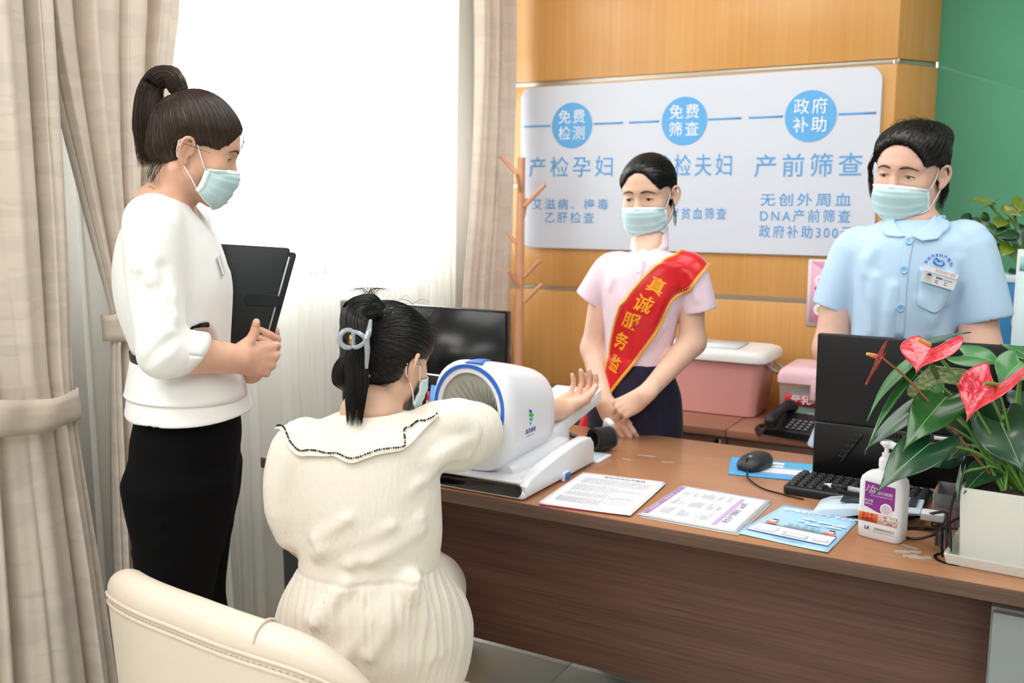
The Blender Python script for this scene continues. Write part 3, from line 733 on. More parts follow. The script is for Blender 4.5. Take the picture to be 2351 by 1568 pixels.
ringloft('neck', [(1.88, -1.165, .79, .09, .03, 3), (1.9, -1.165, .79, .1, .035, 3), (2.1, -1.15, .80, .095, .04, 3), (2.16, -1.14, .80, .07, .03, 3)], 32, M_shell)
bm = bmesh.new(); prism(bm, [(2.05, .79), (2.05, .845), (2.14, .858), (2.17, .84), (2.175, .79)], -1.17, -1.075, .005, 2, M=Matrix(((0, 0, 1, 0), (1, 0, 0, 0), (0, 1, 0, 0), (0, 0, 0, 1)))); B(from_bm('rest_support', bm, M_shell))
prof = [(2.03, .812), (2.03, .842), (2.365, .905), (2.372, .876), (2.34, .866)]
bm = bmesh.new(); prism(bm, prof, -1.215, -1.078, .003, 2, M=Matrix(((0, 0, 1, 0), (1, 0, 0, 0), (0, 1, 0, 0), (0, 0, 0, 1)))); B(from_bm('arm_rest', bm, M_shell))
bm = bmesh.new(); bx(bm, (-1.018, 2.008, .7505), (-1.0085, 2.043, .772), .003, 2); B(from_bm('button_housing', bm, M_shell))
bm = bmesh.new(); bx(bm, (-1.012, 2.014, .7535), (-1.0065, 2.04, .7695), .0025, 2); B(from_bm('blue_button', bm, M_bblue))
# side marks
MS = Matrix(((0, 0, 1, -1.13+.0685+.004), (1, 0, 0, 1.946-2.0), (0, 1, 0, .884-.75), (0, 0, 0, 1)))
def shellside(v):
    return np.array([shellside1(q) for q in v]) if np.ndim(v) > 1 else shellside1(v)
def shellside1(v):
    # rest on the shell's outer side at that height
    y = v[1]+2.0; z = v[2]+.75; t = np.clip((y-1.872)/.19, 0, 1); hx = .106-.003*t; hz = .13-.018*t-.004*t*t; zc = .92-.014*t-.006*t*t
    v = v.copy(); v[0] = -1.169+hx*max(.01, 1-abs((z-zc)/hz)**2.8)**(1/2.8)+.0006+1.13; return v
M_navy = mat('logo_navy', '2c3f9e', .4); M_lgrey = mat('logo_grey', '6d7078', .5)
text('lettering', '国药器械', .0125, M_navy, MS @ Matrix.Translation((0, -.002, 0)), bp, bold=.01, warp=shellside)
text('lettering', 'SINOPHARM·CMDC', .0052, M_lgrey, MS @ Matrix.Translation((-.001, -.0135, 0)), bp, warp=shellside, width=.036)
def wave(z, w, h, col, dx=0.0):
    nn = 14; V = np.zeros((nn, 3, 3))
    for i in range(nn):
        u = i/(nn-1); yy = -.5*w+w*u
        for j in range(3):
            p = MS @ Vector((yy+dx+.003*(j-1)*-.4, z+h*(j/2-.5)*(.55+.45*math.sin(math.pi*u))+.22*h*math.sin(2*math.pi*u+.4), 0)); V[i, j] = shellside(np.array(p))
    me = grid_mesh('logo_wave', V); o = link('logo_wave', me, mat('logo_'+col, col, .4), bp, False); solid(o, .0004, 1)
wave(.0445, .011, .0085, '3a3fc0', -.003); wave(.0345, .0215, .0085, '49b83f', .001); wave(.0245, .0145, .0075, '22b8a6', 0); wave(.0155, .0095, .006, '58b7d8', -.002)
# the machine's display, left of the tunnel, leaning back
dm = Matrix.Translation((-1.352, 1.985, .905)) @ Matrix.Rotation(math.radians(-4), 4, 'Z') @ Matrix.Rotation(math.radians(-14), 4, 'X')
def flat(bm, pts, d0, d1, M, b=0): prism(bm, pts, d0, d1, b, 2, M=M @ Matrix(((1, 0, 0, 0), (0, 0, -1, 0), (0, 1, 0, 0), (0, 0, 0, 1))))
bm = bmesh.new(); flat(bm, rrect(-.062, -.115, .15, .075, .016), -.012, .0, dm, .004); ds = B(from_bm('display', bm, M_wplast))
bm = bmesh.new(); flat(bm, rrect(-.058, -.111, .146, .071, .013), -.001, .0015, dm); from_bm('glass_front', bm, M_blackg, None); o = bpy.data.objects['glass_front']; o.parent = ds
bm = bmesh.new(); flat(bm, [(-.025, -.1), (.13, -.1), (.13, .047), (-.025, .047)], .0016, .002, dm); o = from_bm('lit_screen', bm, mat('lit_blue', '4f86e8', .4, emit='5f9dff', es=.75)); o.parent = ds
for k, c in enumerate(('d03030', 'e07a28', 'e0c430', '58b040', '2f9a4a')):
    bm = bmesh.new(); z1 = .03-k*.022; flat(bm, [(-.034, z1-.022), (-.0275, z1-.022), (-.0275, z1), (-.034, z1)], .0016, .002, dm); o = from_bm('colour_bar', bm, mat('bar'+c, c, .4, emit=c, es=.5)); o.parent = ds
o = text('lettering', '2022-', .014, mat('screen_faint', '9fc4ff', .4, emit='a8ccff', es=.7), dm @ Matrix(((1, 0, 0, .012), (0, 0, -1, -.0022), (0, 1, 0, .036), (0, 0, 0, 1))), None); o.parent = ds
B(ds); 
# white wrist monitor with its black cuff
wm = thing('wrist_monitor', 'white wrist blood pressure monitor with black rolled cuff behind the machine', 'wrist monitor', (-1.05, 2.335, ZT_), math.radians(-38))
n, mm = 40, 8; V = np.zeros((n, mm, 3))
for i in range(n):
    a = -.6+2*math.pi*1.15*i/(n-1); r = .031-.004*i/(n-1)
    for j in range(mm): V[i, j] = (.012+(j/(mm-1)-.5)*.058, r*math.cos(a)*.95+.0, .031+r*math.sin(a)*.95)
M_felt = mat('black_felt', '17181a', .85, sheen=.3)
rot = Matrix.Rotation(math.radians(-80), 4, 'Z')
o = link('cuff', grid_mesh('cuff', V), M_felt, wm); solid(o, .006); o.matrix_local = rot
bm = bmesh.new(); bx(bm, (-.017, -.012, .002), (.017, .012, .076), .01, 4, M=Matrix.Translation((-.04, .02, .004)) @ Matrix.Rotation(math.radians(18), 4, 'Y')); from_bm('unit', bm, M_wplast, wm)
# pen behind the machine
pn = thing('pen', 'dark pen lying on the desk behind the machine', 'pen', (-1.165, 2.395, ZT_+.006), math.radians(-35))
tube_obj('barrel', [(-.06, 0, 0), (.045, 0, 0)], .0055, M_black, pn, 10); tube_obj('tip', [(.045, 0, 0), (.052, 0, 0), (.062, 0, -.001)], [.0055, .004, .001], M_grey, pn, 10)
cd_ = thing('card_tray', 'small white card tray on the desk behind the machine', 'tray', (-1.06, 2.24, ZT_))
box('tray_body', (-.06, -.045, 0), (.055, .035, .007), M_wplast, cd_, .002); box('card', (-.05, -.04, .007), (.045, .03, .0082), mat('card_blue', 'cfe6f4', .4), cd_, 0)

# ------------------------------------------------------------------ papers on the desk
M_paper = mat('paper', 'eef0f6', .55); M_ink = mat('print_grey', 'aeb0b9', .7); M_lav = mat('print_lavender', 'a67fb5', .6); M_purp = mat('print_purple', '6a3f7d', .6)
def quadmap(c):
    """c: four desk points (bl, br, tr, tl) -> function (u, v) -> xy"""
    c = [np.array(p[:2]) for p in c]
    return lambda u, v: (c[0]*(1-u)*(1-v)+c[1]*u*(1-v)+c[2]*u*v+c[3]*(1-u)*v)
def sheet(name, q, z, m, parent, lift=0.0, n=14, th=.0006, seed=0):
    rng = np.random.RandomState(seed); ph = rng.uniform(0, 6, 4); V = np.zeros((n, n, 3))
    for i in range(n):
        for j in range(n):
            u, v = i/(n-1), j/(n-1); p = q(u, v)
            V[i, j] = (p[0], p[1], z+lift*(.5+.5*math.sin(3*u+ph[0])*math.sin(4*v+ph[1]))*(abs(u-.5)+abs(v-.5))+lift*2*max(0, u+(1-v)-1.75))
    o = link(name, grid_mesh(name, V), m, None); solid(o, th, 1); o.parent = parent
    o.matrix_parent_inverse = world_mat(parent).inverted(); return o
def bars(name, q, z, rects, m, parent, kind='stuff'):
    bm = bmesh.new()
    for u0, v0, u1, v1 in rects:
        k = max(1, int((u1-u0)*8)); us = np.linspace(u0, u1, k+1)
        for a, b in zip(us, us[1:]):
            bm.faces.new([bm.verts.new((*q(uu, vv), z)) for uu, vv in ((a, v0), (b, v0), (b, v1), (a, v1))])
    o = from_bm(name, bm, m); o.parent = parent; o.matrix_parent_inverse = world_mat(parent).inverted()
    if kind: o['kind'] = kind
    return o
def textq(s, u, v, h, q, z, m, parent, along_v=False, flip=False, width=None, bold=0.0, name='lettering'):
    p0 = q(u, v); du = (q(u+.01, v)-p0); dv = (q(u, v+.01)-p0)
    ex, ey = (dv, -du) if along_v else (du, dv)
    ex = ex/np.linalg.norm(ex); ey = ey/np.linalg.norm(ey)
    if flip: ex, ey = -ex, -ey
    M = Matrix(((ex[0], ey[0], 0, p0[0]), (ex[1], ey[1], 0, p0[1]), (0, 0, 1, z), (0, 0, 0, 1)))
    o = text(name, s, h, m, M, None, width=width, bold=bold); o.parent = parent; o.matrix_parent_inverse = world_mat(parent).inverted(); return o
rng = random.Random(4)
# form: text faces the patient's side rotated - lines run along u
c1 = [PZ(1237, 1160, ZT_), PZ(1445, 1188, ZT_), PZ(1527, 1113, ZT_), PZ(1340, 1090, ZT_)]
f1 = thing('paper_stack', 'stack of white printed forms beside the blood pressure machine', 'papers', (-.88, 1.97, ZT_)); q = quadmap(c1)
sheet('red_sheet', quadmap([c1[0]+A(.004, -.004, 0), c1[1]+A(-.03, -.0, 0), c1[2], c1[3]]), ZT_+.0008, mat('paper_red', 'd8415a', .6), f1, 0, seed=1)
for k in range(3): sheet('sheet', quadmap([p+A(.003*math.sin(k*2), .002*math.cos(k*3), 0) for p in c1]), ZT_+.0022+k*.0013, M_paper, f1, .0015, seed=k+2)
R = []
for i in range(24):
    v = .84-i*.031
    if i in (6, 13, 18): continue
    u = .1+rng.choice((0, .02)); e = rng.choice((.9, .88, .92, .6))
    while u < e:
        w = rng.uniform(.012, .05); R.append((u, v, min(e, u+w), v+.011)); u += w+.008
bars('printed_lines', q, ZT_+.0078, R, M_ink, f1)
textq('深圳港龙妇产医院', .55, .91, .013, q, ZT_+.0078, mat('print_dark', '5b6070', .6), f1, bold=.01)
# two laminated price lists
c2 = [PZ(1462, 1185, ZT_), PZ(1690, 1228, ZT_), PZ(1770, 1152, ZT_), PZ(1565, 1117, ZT_)]
M_lam = mat('laminate_film', 'f0f1f4', .12, coat=.6, alpha=.55)
for k, (dz, dd, lab) in enumerate(((.0008, A(.006, -.006, 0), 'lower laminated price list peeking out beneath the other one'), (.0034, A(0, 0, 0), 'laminated purple and white price list on the desk, the upper one'))):
    cc = [p+dd for p in c2]; q = quadmap(cc); z = ZT_+dz
    f2 = thing('laminated_sheet', lab, 'sheet', (-.65, 1.98, z))
    sheet('film', q, z, M_lam, f2, .0006, seed=5+k, th=.0004)
    s2 = lambda u, v, q=q: q(.03+.94*u, .035+.93*v)
    sheet('page', s2, z+.0006, M_paper, f2, .0004, seed=5+k, th=.0003)
    zt = z+.0016
    bars('purple_band', s2, zt, [(.0, .03, .055, .97)], M_lav, f2, None); bars('purple_band', s2, zt, [(.735, .05, .785, .9)], mat('print_lilac', 'bfa6cf', .6), f2, None)
    R = []
    for cu in range(3):
        for b, nl in enumerate((9, 10, 12)):
            for i in range(nl):
                u = .11+cu*.205+i*.0155; v = .12+b*.3; l = rng.uniform(.1, .24)
                if rng.random() < .85: R.append((u, v, u+.006, v+l))
    bars('printed_lines', s2, zt, R, M_ink, f2)
    bars('table_rules', s2, zt, [(.095, .36, .72, .363), (.095, .66, .72, .663), (.3, .05, .302, .95), (.51, .05, .512, .95)], mat('rule_grey', 'c4c2cc', .6), f2)
    if k:
        textq('港龙孕产套餐表（650项）', .84, .5, .017, s2, zt, M_purp, f2, along_v=True, flip=False, width=.15)
        for v in (.25, .6): textq('深圳港龙妇产医院', .0275, v, .006, s2, zt+.0002, M_paper, f2, along_v=True)
# pale blue flyer
c3 = [PZ(1688, 1225, ZT_), PZ(1900, 1272, ZT_), PZ(1978, 1190, ZT_), PZ(1800, 1162, ZT_)]
q = quadmap(c3); f3 = thing('flyer', 'pale blue health card flyer with city skyline picture at the desk edge', 'flyer', (-.44, 1.96, ZT_))
sheet('page', q, ZT_+.0006, mat('flyer_blue', 'a9d3f0', .4), f3, .0025, seed=9)
zf = ZT_+.0048
bars('white_box', q, zf-.0006, [(.05, .13, .95, .36)], M_paper, f3, None)
bars('box_outline', q, zf-.0003, [(.05, .355, .95, .365), (.05, .125, .95, .135), (.045, .13, .055, .36), (.945, .13, .955, .36)], mat('flyer_blue_line', '5d9ae0', .5), f3)
bars('mini_screen', q, zf, [(.42, .16, .7, .25), (.76, .18, .92, .24), (.1, .17, .34, .31)], mat('flyer_grey', 'b9bfc9', .5), f3); bars('mini_screen', q, zf+.0003, [(.46, .18, .67, .23), (.78, .19, .91, .225), (.11, .18, .33, .30)], M_paper, f3)
bars('cloud_pill', q, zf, [(.42, .66, .57, .69), (.62, .64, .77, .67), (.8, .62, .95, .65), (.4, .59, .53, .62), (.5, .54, .68, .57), (.74, .56, .92, .59)], mat('flyer_pill', 'dcecf8', .5), f3)
R = [(.34+i*.028, .39, .355+i*.028, .41+.08*abs(math.sin(i*2.1))) for i in range(14)]; bars('skyline', q, zf, R, mat('flyer_teal', '5fa7b4', .5), f3)
bars('hills', q, zf-.0002, [(.25, .375, .8, .41)], mat('flyer_green', '8fc7a8', .5), f3)
for u, v in ((.18, .45), (.86, .42)):
    bars('figure_shirt', q, zf, [(u-.07, v-.06, u+.07, v)], mat('flyer_coral', 'd97f78', .5), f3, None); bars('figure_head', q, zf, [(u-.03, v, u+.03, v+.06)], mat('flyer_skin', 'f2d3c2', .5), f3, None)
    bars('figure_hair', q, zf+.0002, [(u-.035, v+.045, u+.035, v+.075)], mat('flyer_brown', '55423c', .5), f3, None)
textq('电子版电子健康卡  申领流程', .55, .86, .023, q, zf, mat('flyer_white', 'f7fbff', .5), f3, width=.155, bold=.02)
textq('轻松申领居民电子健康卡的流程', .6, .385, .008, q, zf+.0004, mat('flyer_red', 'c8404a', .5), f3, width=.09)
textq('深圳市卫生健康委员会', .55, .06, .008, q, zf, mat('flyer_navy', '4f7fd0', .5), f3, width=.06)
# printed mouse pad and mouse
c4 = [PZ(1672, 1090, ZT_), PZ(1845, 1106, ZT_), PZ(1860, 1068, ZT_), PZ(1678, 1050, ZT_)]
c4[1] = c4[0]+(c4[1]-c4[0])*1.15; c4[2] = c4[3]+(c4[2]-c4[3])*1.15
q = quadmap(c4); mpad = thing('mouse_pad', 'blue printed mouse pad under the black mouse', 'mouse pad', (-.6, 2.36, ZT_))
sheet('pad', q, ZT_+.0002, mat('pad_blue', '4fa3dc', .5), mpad, 0, th=.003)
zf = ZT_+.0036
bars('white_panel', q, zf, [(.12, .18, .98, .88)], mat('pad_white', 'dfe8f0', .5), mpad, None)
bars('blue_row', q, zf+.0002, [(.1, .72, .6, .75), (.1, .54, .98, .57), (.1, .2, .98, .24)], mat('pad_row', '3d6fc0', .5), mpad); bars('blue_panel', q, zf+.0002, [(.6, .6, .98, .95)], mat('pad_row2', '49b0d8', .5), mpad, None)
ms = thing('mouse', 'black angular computer mouse on the blue pad', 'mouse', tuple(PZ(1733, 1072, ZT_+.004)), math.radians(-18))
fld = SDF(); fld.margin = .01
fld.loft([(.0, 0, 0, .032, .056), (.01, 0, 0, .034, .058), (.02, 0, .002, .032, .054), (.03, 0, .006, .024, .042), (.036, 0, .008, .012, .02)], pw=2.8, cap=.004)
V, Q = polygonize(fld, .002); link('mouse_body', fast_mesh('mouse_body', V, Q), mat('mouse_black', '25272b', .45), ms)
bm = bmesh.new(); lathe(bm, [(.001, -.004), (.008, -.004), (.009, -.003), (.009, .003), (.008, .004), (.001, .004)], 16, M=Matrix.Translation((0, -.024, .0255)) @ Matrix.Rotation(math.pi/2, 4, 'Y')); from_bm('scroll_wheel', bm, M_grey, ms)
box('button_gap', (-.0006, -.05, .02), (.0006, -.012, .0315), M_black, ms, 0)
mc = PZ(1733, 1072, ZT_); tube_obj('mouse_cord', [A(.012, -.055, .01), A(.03, -.1, .002), A(.09, -.15, -.001), A(.15, -.165, -.001), A(.2, -.17, -.001)], .002, M_black, ms, 8, 40)
ms.rotation_euler = (0, 0, math.radians(-10))

# ------------------------------------------------------------------ keyboard with its keys, pen, card reader
kb = thing('keyboard', 'black keyboard in front of the right monitor', 'keyboard', (-.30, 2.235, ZT_), math.radians(-2))
bm = bmesh.new(); prism(bm, rrect(-.235, -.07, .065, .075, .012), 0, .02, .005, 3); from_bm('keyboard_case', bm, mat('keyboard_black', '1a1b1e', .4), kb)
bmk = bmesh.new(); bx(bmk, (-.0082, -.0082, 0), (.0082, .0082, .008), .002, 2)
for v in bmk.verts:
    if v.co.z > .004: v.co.x *= .8; v.co.y *= .8
k0 = from_bm('key', bmk, mat('key_black', '24262a', .38), kb); first = True
for r in range(6):
    for c in range(14):
        if r == 5 and 3 < c < 11: continue
        o = k0 if first else k0.copy(); first = False
        if o is not k0: COL.objects.link(o)
        o.location = (-.217+c*.0205, .055-r*.0215, .0195)
bms = bmesh.new(); bx(bms, (-.04, -.0085, 0), (.06, .0085, .008), .002, 2); o = from_bm('space_bar', bms, mat('key_black', '24262a', .38), kb); o.location = (-.075, -.0525, .0195)
box('red_light_strip', (-.12, .072, .006), (.05, .0765, .014), mat('led_red', 'ff2a30', .4, emit='ff2030', es=1.2), kb, .001)
pn = thing('pen', 'clear ballpoint pen lying across the keyboard', 'pen', tuple(PZ(1990, 1129, ZT_+.045)), math.radians(-9))
tube_obj('barrel', [(-.04, 0, 0), (.09, 0, 0)], .0055, mat('pen_clear', 'd5d8dc', .15, alpha=.6), pn, 10); tube_obj('grip', [(-.075, 0, 0), (-.04, 0, 0)], .006, M_black, pn, 10); tube_obj('tip', [(-.075, 0, 0), (-.095, 0, 0)], [.0055, .0012], mat('pen_metal', 'cfcfcf', .2, metal=1), pn, 10)
rd = thing('card_reader', 'pale blue white wedge shaped card reader beside the sanitizer bottle', 'card reader', (-.335, 2.115, ZT_), math.radians(2))
prof = [(-.105, .0), (-.11, .006), (-.09, .016), (-.04, .026), (.03, .034), (.1, .036), (.1, .03), (.0, .018), (-.06, .0)]
bm = bmesh.new(); prism(bm, prof, -.055, .05, .004, 2, M=Matrix(((1, 0, 0, 0), (0, 0, 1, 0), (0, 1, 0, 0), (0, 0, 0, 1)))); from_bm('reader_body', bm, mat('reader_white', 'c9d9e6', .35), rd)
box('dark_window', (-.06, -.02, .0), (.09, .045, .003), mat('reader_dark', '3a3f46', .2), rd, .001, M=Matrix.Translation((0, 0, .0315)) @ Matrix.Rotation(math.radians(-4.5), 4, 'Y'))
box('side_wing', (.1, -.05, .02), (.145, -.012, .036), M_wplast2, rd, .004)
box('yellow_sticker', (-.018, -.0556, .012), (-.012, -.055, .026), mat('sticker_yellow', 'd8d070', .6), rd, 0)

# ------------------------------------------------------------------ sanitizer bottle
sbm = thing('sanitizer_bottle', 'white pump bottle of hand sanitizer with purple and orange labels', 'bottle', (-.291, 1.985, ZT_), math.radians(-14))
M_bot = mat('bottle_white', 'e9eaee', .3, coat=.1)
rows = [(0, .040, .022, .004), (.003, .043, .025, .004), (.03, .0435, .0255, .01), (.112, .0435, .0255, .01), (.122, .041, .0245, .012), (.131, .032, .02, .014), (.136, .018, .016, .012), (.139, .0125, .0125, .0124), (.147, .0125, .0125, .0124)]
bm = bmesh.new(); rings = []
for z, hx, hy, r in rows:
    rings.append([bm.verts.new((x, y, z)) for x, y in rrect(-hx, -hy, hx, hy, min(hx, hy)*.55 if z < .136 else min(hx, hy)*.98, 6)])
for a, b in zip(rings, rings[1:]):
    nn = len(a)
    for i in range(nn): bm.faces.new((a[i], a[(i+1) % nn], b[(i+1) % nn], b[i]))
bm.faces.new(rings[0][::-1]); bm.faces.new(rings[-1]); from_bm('bottle_body', bm, M_bot, sbm, 50)
bm = bmesh.new(); lathe(bm, [(.0135, .145), (.0135, .158), (.0115, .162), (.0085, .164), (.0085, .172), (.0045, .173), (.0045, .186), (.001, .186)], 24)
from_bm('pump_collar', bm, M_bot, sbm)
pm = tube_obj('pump_head', [(-.004, 0, .19), (.01, -.002, .19), (.032, -.006, .186), (.036, -.007, .182)], [.0085, .008, .0055, .004], M_bot, sbm, 12, 12)
bm = bmesh.new(); lathe(bm, [(.001, .184), (.007, .184), (.013, .190), (.0135, .194), (.011, .197), (.001, .1975)], 24); from_bm('pump_cap', bm, M_bot, sbm)
FB = lambda x, z, d=.0: Matrix(((1, 0, 0, x), (0, 0, -1, -.0256-d), (0, 1, 0, z), (0, 0, 0, 1)))
M_lp = mat('label_purple', '8a2f8f', .4); M_lo = mat('label_orange', 'f0662f', .4)
nn = 16; V = np.zeros((nn, 2, 3))
for i in range(nn):
    u = i/(nn-1); x = -.028+.06*u; zb = .062+.02*(abs(u-.0)**2)*0+.012*math.sin(u*math.pi*.9)*-.4+.006*u
    V[i, 0] = (x, -.0259, zb+.004*math.cos(u*5)); V[i, 1] = (x, -.0259, .116-.004*u)
solid(link('purple_label', grid_mesh('purple_label', V), M_lp, sbm, False), .0003)
box('orange_label', (-.038, -.0259, .0345), (.0, -.0256, .053), M_lo, sbm, 0); box('date_label', (0.0, -.0259, .0345), (.038, -.0256, .053), mat('label_offwhite', 'efe6df', .5), sbm, 0)
bm = bmesh.new(); 
for r in ((0, .0345, .038, .0352), (0, .0523, .038, .053), (.0375, .0345, .038, .053)): bx(bm, (r[0], -.0262, r[1]), (r[2], -.0259, r[3]), 0)
o = from_bm('label_outline', bm, M_lo, sbm); o['kind'] = 'stuff'
bm = bmesh.new(); lathe(bm, [(.012, 0), (.012, .0004), (.001, .0004)], 28, M=FB(.016, .066, .0004)); from_bm('round_emblem', bm, M_bot, sbm)
bm = bmesh.new(); lathe(bm, [(.0095, 0), (.0095, .0003), (.001, .0003)], 28, M=FB(.016, .066, .0009)); o = from_bm('emblem_hand', bm, mat('emblem_grey', 'cfc7d0', .5), sbm)
text('lettering', 'J·Fre', .014, M_bot, FB(-.012, .104, .0008), sbm, shear=.3)
text('lettering', '洁芙柔免洗手消毒凝胶', .0075, M_bot, FB(.004, .096, .0008), sbm, width=.048)
text('lettering', 'Skin Protect Antiseptic Rinse-Free Gel', .004, M_bot, FB(.006, .0895, .0008), sbm, width=.044)
text('lettering', '净含量\n500mL', .006, M_bot, FB(-.019, .075, .0008), sbm)
text('lettering', '速干手\n消毒剂', .0085, mat('label_black', '1c1618', .5), FB(-.02, .0438, .0006), sbm)
text('lettering', '开启日期\n失效日期\n责任人', .0046, mat('label_red', 'c23a30', .5), FB(.008, .0438, .0006), sbm)
text('lettering', '9:00 2022.3\n2022.4.30\n余珍', .0058, mat('pen_ink', '20242c', .5), FB(.024, .0436, .0006), sbm, shear=.2)
text('lettering', 'LK', .0095, mat('label_navy', '2c2f7a', .5), FB(-.02, .022, .0003), sbm, bold=.03)
text('lettering', '上海利康消毒高科技有限公司', .0058, mat('label_dark', '55545a', .5), FB(.013, .0225, .0003), sbm, width=.042)
text('lettering', 'Shanghai Likang Disinfectant High-Tech Co., Ltd', .003, mat('label_dark', '55545a', .5), FB(.013, .017, .0003), sbm, width=.042)

# clear box and cables behind the bottle
ab = thing('acrylic_box', 'clear acrylic box with red items beside the planter', 'box', (-.165, 2.155, ZT_))
M_acr = mat('acrylic_clear', 'f0f2f4', .06, trans=.9, ior=1.2)
for lo, hi in (((-.05, -.05, 0), (.05, .05, .003)), ((-.05, -.05, .003), (-.047, .05, .07)), ((.047, -.05, .003), (.05, .05, .07)), ((-.047, -.05, .003), (.047, -.047, .07)), ((-.047, .047, .003), (.047, .05, .07))):
    box('clear_wall', lo, hi, M_acr, ab, 0)
for k, (x, y) in enumerate(((-.02, -.01), (.012, .01))):
    t = thing('stamp_pad', 'red stamp pad inside the clear box, the ' + ('left' if k == 0 else 'right')+' one', 'stamp pad', (-.165+x, 2.155+y, ZT_+.003))
    box('pad_case', (-.014, -.02, 0), (.014, .02, .03+k*.02), mat('stamp_red', 'b02a3a', .4), t, .003); box('pad_lid', (-.0145, -.0205, .03+k*.02), (.0145, .0205, .036+k*.02), M_black, t, .002)
cb = thing('cable', 'tangled black cables coming from the desk cable hole by the planter', 'cable', (-.17, 1.95, ZT_))
for pts in (((0, -.02, -.01), (-.01, -.015, .035), (-.012, .02, .05), (-.02, .08, .02), (-.05, .12, .004), (-.09, .1, .004), (-.1, .06, .004), (-.06, .04, .006), (-.02, .06, .02), (.0, .12, .03), (.02, .2, .02)),
            ((.006, -.02, -.01), (.0, -.012, .04), (-.004, .03, .06), (-.02, .1, .05), (-.07, .14, .02), (-.11, .13, .004), (-.125, .1, .004)),
            ((.01, -.025, -.01), (.008, -.016, .03), (.0, .02, .07), (.004, .08, .1), (.01, .16, .09))):
    tube_obj('cord', pts, .0028, M_black, cb, 8, 60)
tube_obj('connector', [(-.011, -.016, .018), (-.0125, -.006, .043)], .0075, M_black, cb, 10, 4)

# ------------------------------------------------------------------ planter with anthurium
pl = thing('planter', 'white square ceramic planter with red anthurium on the desk corner', 'planter', (-.15, 1.915, ZT_), math.radians(-3.5))
M_cer = mat('white_ceramic', 'dcdcd6', .25, coat=.3)
def tray(bm, x0, y0, x1, y1, z0, z1, fl_, th):
    """open box with flaring walls"""
    o0 = [(x0, y0), (x1, y0), (x1, y1), (x0, y1)]; f_ = [(-1, -1), (1, -1), (1, 1), (-1, 1)]
    R_ = [[bm.verts.new((x+sx*k*fl_-sx*t, y+sy*k*fl_-sy*t, z)) for (x, y), (sx, sy) in zip(o0, f_)] for z, k, t in ((z0, 0, 0), (z1, 1, 0), (z1, 1, th), (z0+th, 0, th))]
    for a, b in zip(R_, R_[1:]):
        for i in range(4): bm.faces.new((a[i], a[(i+1) % 4], b[(i+1) % 4], b[i]))
    bm.faces.new(R_[0][::-1]); bm.faces.new(R_[-1])
    bmesh.ops.bevel(bm, geom=bm.edges[:], offset=.002, segments=2, affect='EDGES')
bm = bmesh.new(); tray(bm, -.012, -.022, .24, .17, 0, .022, .006, .005); from_bm('saucer', bm, M_cer, pl)
bm = bmesh.new(); tray(bm, .006, .0, .225, .155, .006, .143, -.0+.006, .008); from_bm('pot', bm, M_cer, pl)
bm = bmesh.new(); bx(bm, (.012, .006, .1), (.22, .15, .128), 0); bmesh.ops.subdivide_edges(bm, edges=bm.edges[:], cuts=6, use_grid_fill=True)
rg = random.Random(2)
for v in bm.verts:
    if v.co.z > .127: v.co.z += rg.uniform(-.006, .008)
o = from_bm('soil', bm, mat('soil', '2a2019', .95, bump=.6, bscale=150, var=.4, vscale=120), pl)
M_leafd = mat('leaf_dark', '1a4529', .28, coat=.25, var=.3, vscale=14); M_leafm = mat('leaf_mid', '235a24', .25, coat=.3, var=.25, vscale=14); M_leafl = mat('leaf_light', '3a7540', .3, coat=.2, var=.25, vscale=14)
def red_mat(name, c0, c1, sc=26):
    m = bpy.data.materials.new(name); m.use_nodes = True; t = NT(m); b = t.n['Principled BSDF']; tc = t.add('ShaderNodeTexCoord')
    v = t.add('ShaderNodeTexVoronoi', i_Scale=sc, feature='DISTANCE_TO_EDGE'); t.link(tc.outputs['UV'], v.inputs['Vector'])
    nz = t.add('ShaderNodeTexNoise', i_Scale=9.0, i_Detail=3.0); t.link(tc.outputs['UV'], nz.inputs['Vector'])
    r = t.add('ShaderNodeMapRange', i_1=.45, i_2=.75); t.link(nz.outputs[0], r.inputs[0])
    mx = t.add('ShaderNodeMix', data_type='RGBA'); mx.inputs[6].default_value = lin(c0); mx.inputs[7].default_value = lin(c1)
    t.link(r.outputs[0], mx.inputs[0]); t.link(mx.outputs[2], b.inputs['Base Color']); b.inputs['Roughness'].default_value = .2; b.inputs['Coat Weight'].default_value = .4
    bp_ = t.add('ShaderNodeBump', i_Strength=.5, i_Distance=.003); t.link(v.outputs[0], bp_.inputs['Height']); t.link(bp_.outputs[0], b.inputs['Normal'])
    return m
M_spathe = red_mat('spathe_red', 'c2142c', 'dc4460', 8); M_spold = red_mat('spathe_green', '6f8f45', 'd9c6bc', 6)
M_stem = mat('stem_green', '5d8a3c', .4); M_stemb = mat('stem_brown', '8a5a3c', .5)
